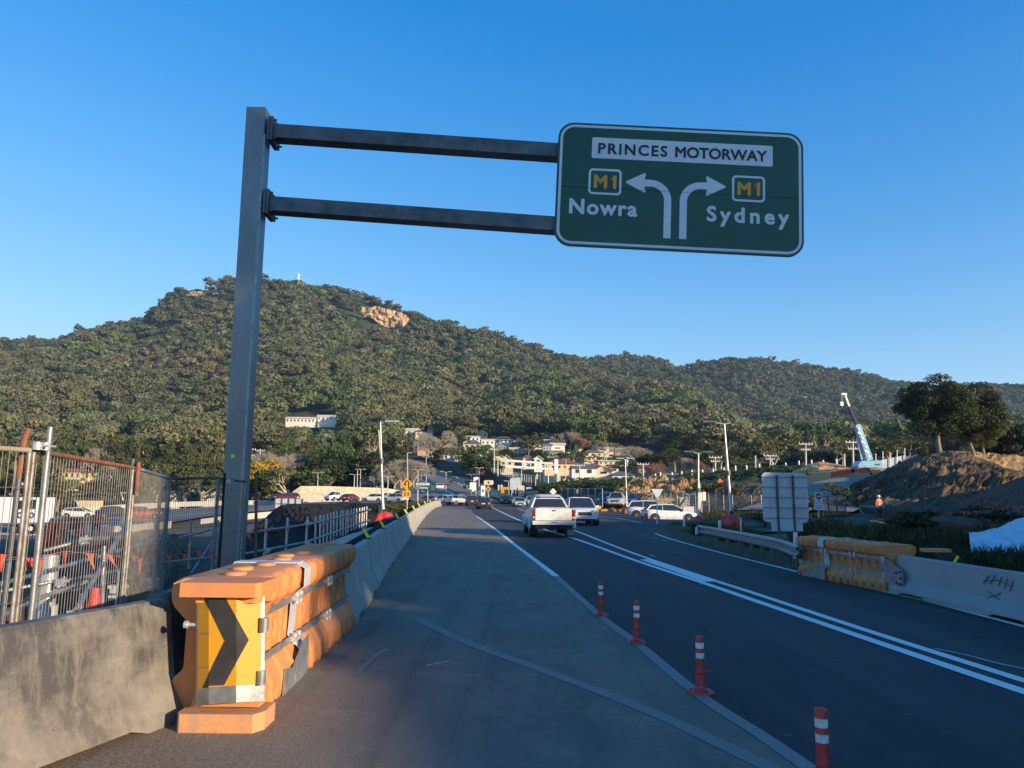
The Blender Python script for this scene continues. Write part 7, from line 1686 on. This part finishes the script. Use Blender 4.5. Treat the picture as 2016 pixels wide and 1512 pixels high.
# grassy clearing on the slope
g0 = [hit(x, y) for x, y in ((226, 866), (254, 864), (285, 868))]; 
mb = MB(); V = []
for j in range(7):
    for i in range(12): px = 226 + 60 * i / 11; py = 850 + 18 * j / 6 + 2 * math.sin(i); q = hit(px, py); V.append((q.x, q.y, q.z + 1.2))
mb.add(V, [(j * 12 + i, j * 12 + i + 1, (j + 1) * 12 + i + 1, (j + 1) * 12 + i) for j in range(6) for i in range(11)], True); M['meadow'] = dirt('meadow', (.2, .2, .06), (.28, .25, .09), (.14, .15, .05), .1, .2, .1); tag(mb.build('meadow', M['meadow']), kind='structure')
forest()

# ------------------------------------------------------------------ individual trees
PT = {'gum': make_tree('gum_tree', 21, 13, 'leafy', 'leaf_olive', 'bark', clump=.10, nq=42, q=.026, levels=3, forks=3, trunk=.34, spread=.62),
      'gum2': make_tree('gum_tree', 34, 13, 'leafy', 'leaf_green', 'bark_dark', clump=.12, nq=46, q=.027, levels=3, forks=3, trunk=.25, spread=.7),
      'dense': make_tree('broadleaf_tree', 8, 11, 'leafy', 'leaf_dark', 'bark_dark', clump=.15, nq=60, q=.03, levels=3, forks=3, trunk=.2, spread=.75),
      'olive': make_tree('gum_tree', 56, 12, 'leafy', 'leaf_olive', 'bark_white', clump=.12, nq=44, q=.026, levels=3, forks=3, trunk=.3, spread=.7),
      'yellow': make_tree('wattle_tree', 13, 7, 'leafy', 'leaf_yellow', 'bark_dark', clump=.16, nq=50, q=.035, levels=3, trunk=.2, spread=.7),
      'bare': make_tree('bare_tree', 17, 10, 'bare', '', 'twig', levels=5, forks=3, trunk=.26, spread=.6, shrink=.66, tr=.028),
      'red': make_tree('bare_tree', 19, 10, 'bare', 'red', 'twig', levels=5, forks=3, trunk=.22, spread=.6, shrink=.64, tr=.026),
      'sparse': make_tree('gum_tree', 77, 14, 'leafy', 'leaf_olive', 'bark_white', clump=.08, nq=26, q=.024, levels=4, forks=2, trunk=.34, spread=.62, shrink=.74, up=.1)}
KD = {'gum': 'olive gum tree', 'gum2': 'leafy green gum tree', 'dense': 'dark dense evergreen tree', 'olive': 'pale trunked olive gum tree', 'yellow': 'bright yellow flowering wattle', 'bare': 'bare grey brown winter tree', 'red': 'bare reddish winter tree', 'sparse': 'open crowned white limbed gum'}
KB = {'gum': 13, 'gum2': 13, 'dense': 11, 'olive': 12, 'yellow': 7, 'bare': 10, 'red': 10, 'sparse': 14}
TREES = []     # (kind, px, top_py, D, widen)
rt = random.Random(12)
for D, y0, y1, step, x0, x1 in ((300, 838, 868, 34, -60, 800), (255, 858, 890, 32, -60, 560), (250, 850, 885, 30, 560, 800), (215, 885, 915, 30, -60, 470), (205, 870, 905, 30, 520, 770), (178, 912, 935, 28, -60, 470), (176, 915, 940, 28, 480, 600), (178, 900, 925, 26, 620, 790)):
    x = x0
    while x < x1:
        kd = rt.choice(['gum', 'gum2', 'dense', 'olive', 'gum2', 'dense', 'gum', 'olive', 'bare' if D > 200 else 'gum']); px = x + rt.uniform(-8, 8); py = rt.uniform(y0, y1); DD = D + rt.uniform(-14, 14)
        if not (562 < px < 665 and py < 845) and not (D < 235 and 88 < px < 210 and py < 925 and D > 200): TREES.append((kd, px, py if not (80 < px < 215 and D < 230) else max(py, 940), DD, 1.0))
        x += step * rt.uniform(.7, 1.3)
TREES += [('yellow', 500, 908, 178, 1.1), ('yellow', 515, 902, 180, 1), ('bare', 575, 888, 190, 1.5), ('bare', 560, 895, 186, 1.3), ('gum2', 655, 868, 190, 1.4), ('dense', 620, 900, 185, 1.3), ('gum', 690, 880, 200, 1.2), ('dense', 725, 880, 180, 1.2), ('dense', 770, 890, 190, 1.2), ('gum2', 365, 915, 165, 1.3), ('gum', 400, 920, 160, 1.3),
          ('bare', 790, 900, 172, 1.6), ('bare', 815, 905, 174, 1.4), ('bare', 775, 915, 170, 1.4), ('bare', 745, 925, 172, 1.2), ('gum', 828, 905, 200, 1.0), ('bare', 838, 848, 300, 1.4), ('bare', 878, 845, 330, 1.2), ('bare', 846, 856, 290, 1.2), ('gum2', 905, 848, 360, 1.1), ('gum', 862, 858, 310, 1), ('gum', 895, 878, 285, 1), ('olive', 880, 880, 290, 1),
          ('gum2', 942, 872, 235, 1.3), ('gum2', 938, 892, 225, 1.1), ('dense', 955, 896, 228, 1.2), ('gum', 925, 878, 270, .9), ('bare', 976, 878, 300, .9), ('gum', 965, 895, 240, .7), ('dense', 997, 882, 300, 1.2), ('dense', 985, 888, 290, 1), ('gum', 1050, 850, 330, 1.5), ('gum', 1040, 862, 325, 1.2), ('dense', 1070, 888, 280, 1), ('bare', 1080, 850, 400, 1), ('bare', 1012, 850, 420, .9),
          ('bare', 1123, 848, 350, 1.5), ('red', 1140, 857, 345, 1.15), ('red', 1152, 862, 340, 1.0), ('bare', 1190, 868, 310, 1.3), ('bare', 1250, 876, 270, 1.6), ('bare', 1265, 880, 275, 1.3), ('gum2', 1215, 893, 245, 1), ('gum2', 1232, 905, 205, 1.3), ('gum', 1125, 882, 260, 1.6), ('olive', 1140, 888, 250, 1.3), ('dense', 1160, 876, 330, 1), ('gum', 1105, 893, 240, 1.1), ('gum', 1170, 892, 260, 1),
          ('dense', 1060, 884, 300, 1), ('dense', 1018, 868, 370, 1), ('gum', 1120, 965, 110, 1.1), ('olive', 1108, 962, 118, 1.0), ('olive', 1130, 968, 115, 1), ('gum', 1150, 936, 150, 1), ('dense', 1060, 960, 135, 1.2), ('dense', 1078, 957, 132, 1.1), ('red', 1300, 905, 185, 1), ('red', 1285, 912, 180, 1), ('bare', 1345, 898, 190, 1.3), ('red', 1365, 900, 188, 1), ('bare', 1355, 905, 184, 1),
          ('dense', 1295, 888, 230, 1.4), ('dense', 1275, 895, 235, 1.2), ('gum2', 1340, 880, 240, 1.4), ('dense', 1385, 885, 220, 1.3), ('gum', 1400, 898, 190, 1), ('gum', 1430, 890, 200, 1.2), ('dense', 1450, 882, 225, 1.4), ('gum2', 1475, 902, 170, 1), ('dense', 1490, 880, 230, 1.3), ('sparse', 1530, 842, 172, 1.25), ('dense', 1560, 885, 215, 1.3), ('gum', 1590, 880, 220, 1.2), ('dense', 1620, 882, 200, 1.2), ('gum', 1650, 872, 210, 1.2), ('olive', 1690, 868, 200, 1.2), ('gum', 1730, 862, 190, 1.2), ('olive', 1760, 862, 185, 1.1), ('gum', 1790, 855, 170, 1.2),
          ('gum', 1945, 865, 140, 1.1), ('gum2', 1975, 868, 135, 1.1), ('dense', 2010, 830, 105, .9), ('dense', 2040, 820, 100, 1), ('gum2', 1930, 872, 130, .9), ('gum', 1990, 880, 125, .8)]
for px in range(1330, 1800, 42): TREES.append((rt.choice(['dense', 'gum', 'gum2', 'olive']), px + rt.uniform(-8, 8), rt.uniform(845, 868), 270 + rt.uniform(-15, 25), 1.1))
ZN = [(-999, 92, 'left of the first fence posts'), (92, 270, 'above the rusty striped fence rail'), (270, 460, 'between the fence corner and gantry pole'), (460, 580, 'just right of the gantry pole'), (580, 740, 'above the cream stained wall'), (740, 850, 'near the tall leaning lamp post'), (850, 960, 'above the dark retaining wall'),
      (960, 1100, 'around the overhead gantry'), (1100, 1200, 'near the grey pyramid roof'), (1200, 1320, 'behind the ochre rubble mound'), (1320, 1440, 'between the two light poles'), (1440, 1600, 'above the big sign back'), (1600, 1800, 'behind the crane'), (1800, 3000, 'by the huge gum at the right')]
cnt = {}; used = set(); TREES.sort(key=lambda q: q[1])
for kd, px, py, D, wd in TREES:
    g = W(px, 960, D); z = Tz(g.x, D); top = W(px, py, D).z; H = max(top - z, 2.5)
    if H < 3: continue
    zn = next(z_[2] for z_ in ZN if z_[0] <= px < z_[1]); k = (KD[kd], zn); i = cnt.get(k, 0); cnt[k] = i + 1
    s = H / KB[kd]; wd_ = wd * min(1.0, max(.55, 9.0 / H)) if H > 9 else wd
    x0, y0_ = g.x, D
    o = place(PT[kd], kd in used, (g.x, D, z - .2), px * .7, (s * wd_, s * wd_, s), '%s %s from the left %s' % (ORD[i], KD[kd], zn), 'tree', 'trees on the lower slopes'); used.add(kd)
for kd in PT:
    if kd not in used: print('unused', kd)
# the big gum on the right
def big_gum(px, D, ytop, yb, seed, label, wd, leaf='leaf_dark'):
    g = W(px, yb, D); H = W(px, ytop, D).z - g.z
    e = make_tree('gum_tree', seed, H, 'leafy', leaf, 'bark', clump=.10, nq=130, q=.02, levels=4, forks=3, trunk=.22, spread=.66, shrink=.74, up=.2, tr=.02, tl=1)
    cr = [c for c in bpy.data.objects if c.parent == e and c.name.startswith('crown')][0]; bpy.data.objects.remove(cr)
    rs = np.random.RandomState(seed); C, N = [], []
    for k in range(60):
        d = rs.normal(0, 1, 3); d /= np.linalg.norm(d); rr_ = rs.uniform(.3, 1.0); c = np.array([d[0] * .36, d[1] * .36, d[2] * .36]) * rr_ * H + np.array([0, 0, .58 * H]); r = H * rs.uniform(.08, .15); n = int(420 * r / (.1 * H))
        dd = rs.normal(0, 1, (n, 3)); dd /= np.linalg.norm(dd, axis=1)[:, None]; C.append(c + dd * r * np.array([1, 1, .75]) * rs.uniform(.6, 1.05, (n, 1))); N.append(dd)
    C = np.concatenate(C); V, Fc = leaf_quads(C, rs.uniform(.6, 1.3, len(C)) * H * .014, np.concatenate(N), .6, .6, rs); npmesh('crown', V, Fc, M[leaf], e)
    e.location = (g.x, D, g.z - .3); e.scale = (wd * 1.22, wd * 1.22, 1.06); return tag(e, label, 'tree')
big_gum(1850, 92, 738, 893, 41, 'huge dark gum tree with white limbs behind the spoil mound', 1.0)
big_gum(1918, 95, 757, 893, 47, 'slightly lower gum tree leaning right beside the huge one', .95, 'leaf_dark')
big_gum(1935, 99, 800, 893, 49, 'small olive gum at the right foot of the huge gum', 1.0, 'leaf_olive')
# palm
def palm(px, yb, yt, D, label, grp=None):
    a, b = W(px, yb, D), W(px, yt, D); t = thing('palm_tree', a, label, 'palm tree', grp); mb = MB(); mb.cyl(a - Vector((0, 0, .5)), b, .35, .28, 8); mb.build('trunk', M['bark'], t); C, N, V, Fs = [], [], [], []
    mb = MB(); r = random.Random(int(px))
    for k in range(34):
        an = r.uniform(0, 6.28); el = r.uniform(-.2, 1.2); L = r.uniform(2.4, 3.4); pts = []
        for q in range(6): s = q / 5 * L; pts.append(b + Vector((math.cos(an) * s * math.cos(el), math.sin(an) * s * math.cos(el), math.sin(el) * s - .17 * s * s)))
        sd = Vector((-math.sin(an), math.cos(an), 0))
        for q in range(5): w = .32 * (1 - q / 6); mb.add([pts[q] + sd * w, pts[q + 1] + sd * w * .8, pts[q + 1] - Vector((0, 0, -.1)), pts[q]], [(0, 1, 2, 3)]); mb.add([pts[q] - sd * w, pts[q + 1] - sd * w * .8, pts[q + 1] + Vector((0, 0, .1)), pts[q]], [(3, 2, 1, 0)])
    mb.build('fronds', M['leaf_olive'], t)
palm(1328, 925, 906, 172, 'palm tree above the ochre rubble mound'); palm(30, 960, 905, 150, 'palm tree behind the far left fence posts'); palm(150, 900, 885, 250, 'distant palm above the rusty fence rail')
palm(920, 915, 897, 250, 'small palm by the white garage on the retaining wall')
# rust coloured conifer
t = thing('conifer', hit(1317, 856), 'rust coloured pointed conifer standing in the forest', 'tree'); p = hit(1317, 852); b = W(1317, 822, p.y); mb = MB(); mb.cyl(p - Vector((0, 0, 2)), b, .4, .1, 6); mb.build('trunk', M['bark'], t)
k = 900; rs = np.random.RandomState(4); s = rs.uniform(0, 1, k) ** .7; an = rs.uniform(0, 6.28, k); r = 4.2 * s * rs.uniform(.6, 1, k); C = np.stack([p.x + r * np.cos(an), p.y + r * np.sin(an), b.z + (p.z - b.z) * s], 1) - np.array(tuple(ORG[t.name])); N = np.stack([np.cos(an), np.sin(an), .4 + 0 * an], 1)
M['leaf_rust'] = leaf_mat('rust_foliage', (.16, .07, .04), (.3, .15, .08)); V, Fc = leaf_quads(C, rs.uniform(.4, .9, k), N, .4); npmesh('crown', V, Fc, M['leaf_rust'], t)

# ------------------------------------------------------------------ grass and ground scrub on the right
def grass():
    rs = np.random.RandomState(8); C, H, Tn = [], [], []
    def area(n, xf, yr, h, tint, w=1):
        y = rs.uniform(yr[0], yr[1], n); a0 = np.interp(y, *xf[0]); a1 = np.interp(y, *xf[1]); x = a0 + (a1 - a0) * rs.uniform(0, 1, n)
        nz = np.array([mn.noise(Vector((q * .45, r * .45, 3))) for q, r in zip(x, y)]); m = nz > -.12 + 0 * x
        C.append(np.stack([x, y, T(x, y)], 1)[m]); hh = h * rs.uniform(.4, 1.1, n) * (1 + nz * .9); H.append(np.maximum(hh, .06)[m]); tt = np.array(tint)[None] * rs.uniform(.6, 1.3, (n, 1)); Tn.append(tt[m])
    R0 = ([0, 15, 35, 46, 60], [8.9, 8.3, 8.5, 10.5, 17])
    area(5000, (R0, ([0, 15, 35, 60], [9.5, 9.3, 10, 19])), (13, 44), .12, (1.1, 1.0, .7)); area(5000, (([0, 60], [8.2, 8.9]), ([0, 60], [9.8, 10.5])), (13, 38), .3, (.9, 1, .7))
    area(22000, (([0, 15, 60], [9.6, 9.8, 19]), ([0, 15, 60], [22, 26, 60])), (12, 50), .36, (.35, .48, .38)); area(9000, (([0, 15, 60], [9.6, 9.8, 19]), ([0, 15, 60], [20, 24, 50])), (17, 40), .55, (.35, .46, .34))
    area(3000, (([20, 40], [9.6, 13]), ([20, 40], [16, 21])), (24, 34), .8, (.8, .75, .6)); area(3500, (([60, 90], [14, 12]), ([60, 90], [26, 22])), (54, 76), .35, (.8, .8, .55)); area(2500, (([30, 50], [10, 10.5]), ([30, 50], [11.6, 13.5])), (34, 50), .25, (.9, .9, .6))
    # left verge at the barrier end
    area(2500, (([60, 130], [-12.5, -19]), ([60, 130], [-8.6, -13.5])), (62, 128), .6, (.8, .75, .45)); area(800, (([15, 60], [-5, -9]), ([15, 60], [-3.9, -7.6])), (34, 62), .3, (.7, .7, .45))
    C = np.concatenate(C); H = np.concatenate(H); Tn = np.concatenate(Tn); k = 5; n = len(C); C = np.repeat(C, k, 0); H = np.repeat(H, k); Tn = np.repeat(Tn, k, 0)
    C[:, :2] += rs.normal(0, .07, (n * k, 2)); an = rs.uniform(0, 6.28, n * k); lean = rs.normal(0, .35, (n * k, 2)) * H[:, None]; w = H * .035 + .008
    d = np.stack([np.cos(an) * w, np.sin(an) * w, 0 * an], 1); tip = C + np.concatenate([lean, (H * rs.uniform(.7, 1, n * k))[:, None]], 1); mid = C + (tip - C) * .55 - np.concatenate([lean * .2, 0 * H[:, None]], 1)
    V = np.stack([C - d, C + d, mid + d * .7, tip, mid - d * .7], 1).reshape(-1, 3); V[:, 2] -= .02
    i = np.arange(n * k) * 5; Fq = np.stack([np.stack([i, i + 1, i + 2, i + 4], 1), np.stack([i + 4, i + 2, i + 3, i + 3], 1)], 1).reshape(-1, 4)
    Fq = np.stack([i, i + 1, i + 2, i + 4], 1); Ft = np.stack([i + 4, i + 2, i + 3], 1)
    tri = np.concatenate([Fq[:, [0, 1, 2]], Fq[:, [0, 2, 3]], Ft]); o = npmesh('grass', V, tri, M['grass'], tint=np.repeat(Tn, 5, 0)); tag(o, 'rough grass and weeds growing along the right verge and bank', 'grass', kind='stuff')
grass()
SCR = make_tree('bush', 61, 2.2, 'leafy', 'leaf_dark', 'bark_dark', clump=.22, nq=60, q=.05, levels=2, trunk=.12, spread=.9, tr=.02); SC2 = make_tree('bush', 63, 2.0, 'leafy', 'leaf_olive', 'bark_dark', clump=.2, nq=46, q=.045, levels=2, trunk=.15, spread=.9, tr=.02)
rb_ = random.Random(9); k1 = k2 = 0
BS = []
for i in range(34):
    y = rb_.uniform(17, 50); x = (10.3 if y < 26 else 13) + rb_.uniform(.5, 18) * (y / 26)
    BS.append((x, y))
BS = [(x, y) for x, y in BS if not 1655 < PX((x, y, .3))[0] < 1790 and PX((x, y, .3))[0] < 2300 and not (1890 < PX((x, y, .3))[0] < 2100 and y < 27) and y < 47]
BS.sort(key=lambda q: PX((q[0], q[1], 0))[0])
for i, (x, y) in enumerate(BS):
    hs_ = rb_.uniform(.35, .75); place(SCR, i > 0, (x, y, Tz(x, y) - .1), i, (hs_ * 1.5, hs_ * 1.5, hs_), '%s dark bush from the left on the bank behind the right barriers' % ORD[min(i, 29)], 'bush', 'dark bushes on the right bank')
E2 = [(1390, 966, 96), (1378, 972, 95), (1425, 972, 90), (1410, 968, 96), (1450, 975, 88), (1640, 985, 66), (1590, 1000, 60), (1570, 950, 118), (1585, 945, 118), (1540, 938, 130)]
E3 = [(780, 1004, 98), (800, 1006, 96), (815, 1003, 100), (826, 998, 108), (842, 994, 118), (836, 1000, 105), (790, 998, 110), (770, 1006, 80)]
for i, (px, py, D) in enumerate(E2 + E3):
    p = W(px, py, D); place(SC2, i > 0, p - Vector((0, 0, .5)), i, (1.1, 1.1, .8 + .1 * (i % 3)) if i < len(E2) else (.9, .9, .7), ('%s olive bush from the list of bushes on the dark embankment' % ORD[i]).replace(' from the list of bushes', '') if i < len(E2) else '%s low olive bush in the grass behind the end of the left barriers' % ORD[i - len(E2)], 'bush', 'olive bushes')
SC3 = make_tree('shrub_cover', 71, 2.2, 'leafy', 'leaf_green', 'bark_dark', clump=.25, nq=60, q=.05, levels=2, trunk=.1, spread=.9, tr=.02)
r4 = random.Random(6)
for i in range(28):
    px = 1070 + 19 * i; D = 150 - r4.uniform(2, 18); y = float(np.interp(px, [1060, 1180, 1330, 1500, 1600], [957, 950, 942, 928, 922])) + (150 - D) * .9
    p = W(px, y, D); place(SC3, i > 0, p - Vector((0, 0, .9)), i * 2, (2.0, 2.0, 1.0), '%s shrub from the left on the green embankment below the ridge road' % ORD[i], 'shrub', 'shrubs on the green embankment')

# ------------------------------------------------------------------ air
hm, hnt, hb = new_mat('haze'); hnt.nodes.remove(hb); hv = hnt.nodes.new('ShaderNodeVolumePrincipled')
hv.inputs['Color'].default_value = (.55, .74, 1, 1); hv.inputs['Density'].default_value = .00010; hv.inputs['Anisotropy'].default_value = .2
hnt.links.new(hv.outputs[0], hnt.nodes['Material Output'].inputs['Volume'])
mb = MB(); mb.bb(-4000, 4250, -245, 2650, -12, 560); tag(mb.build('haze', hm), kind='stuff')
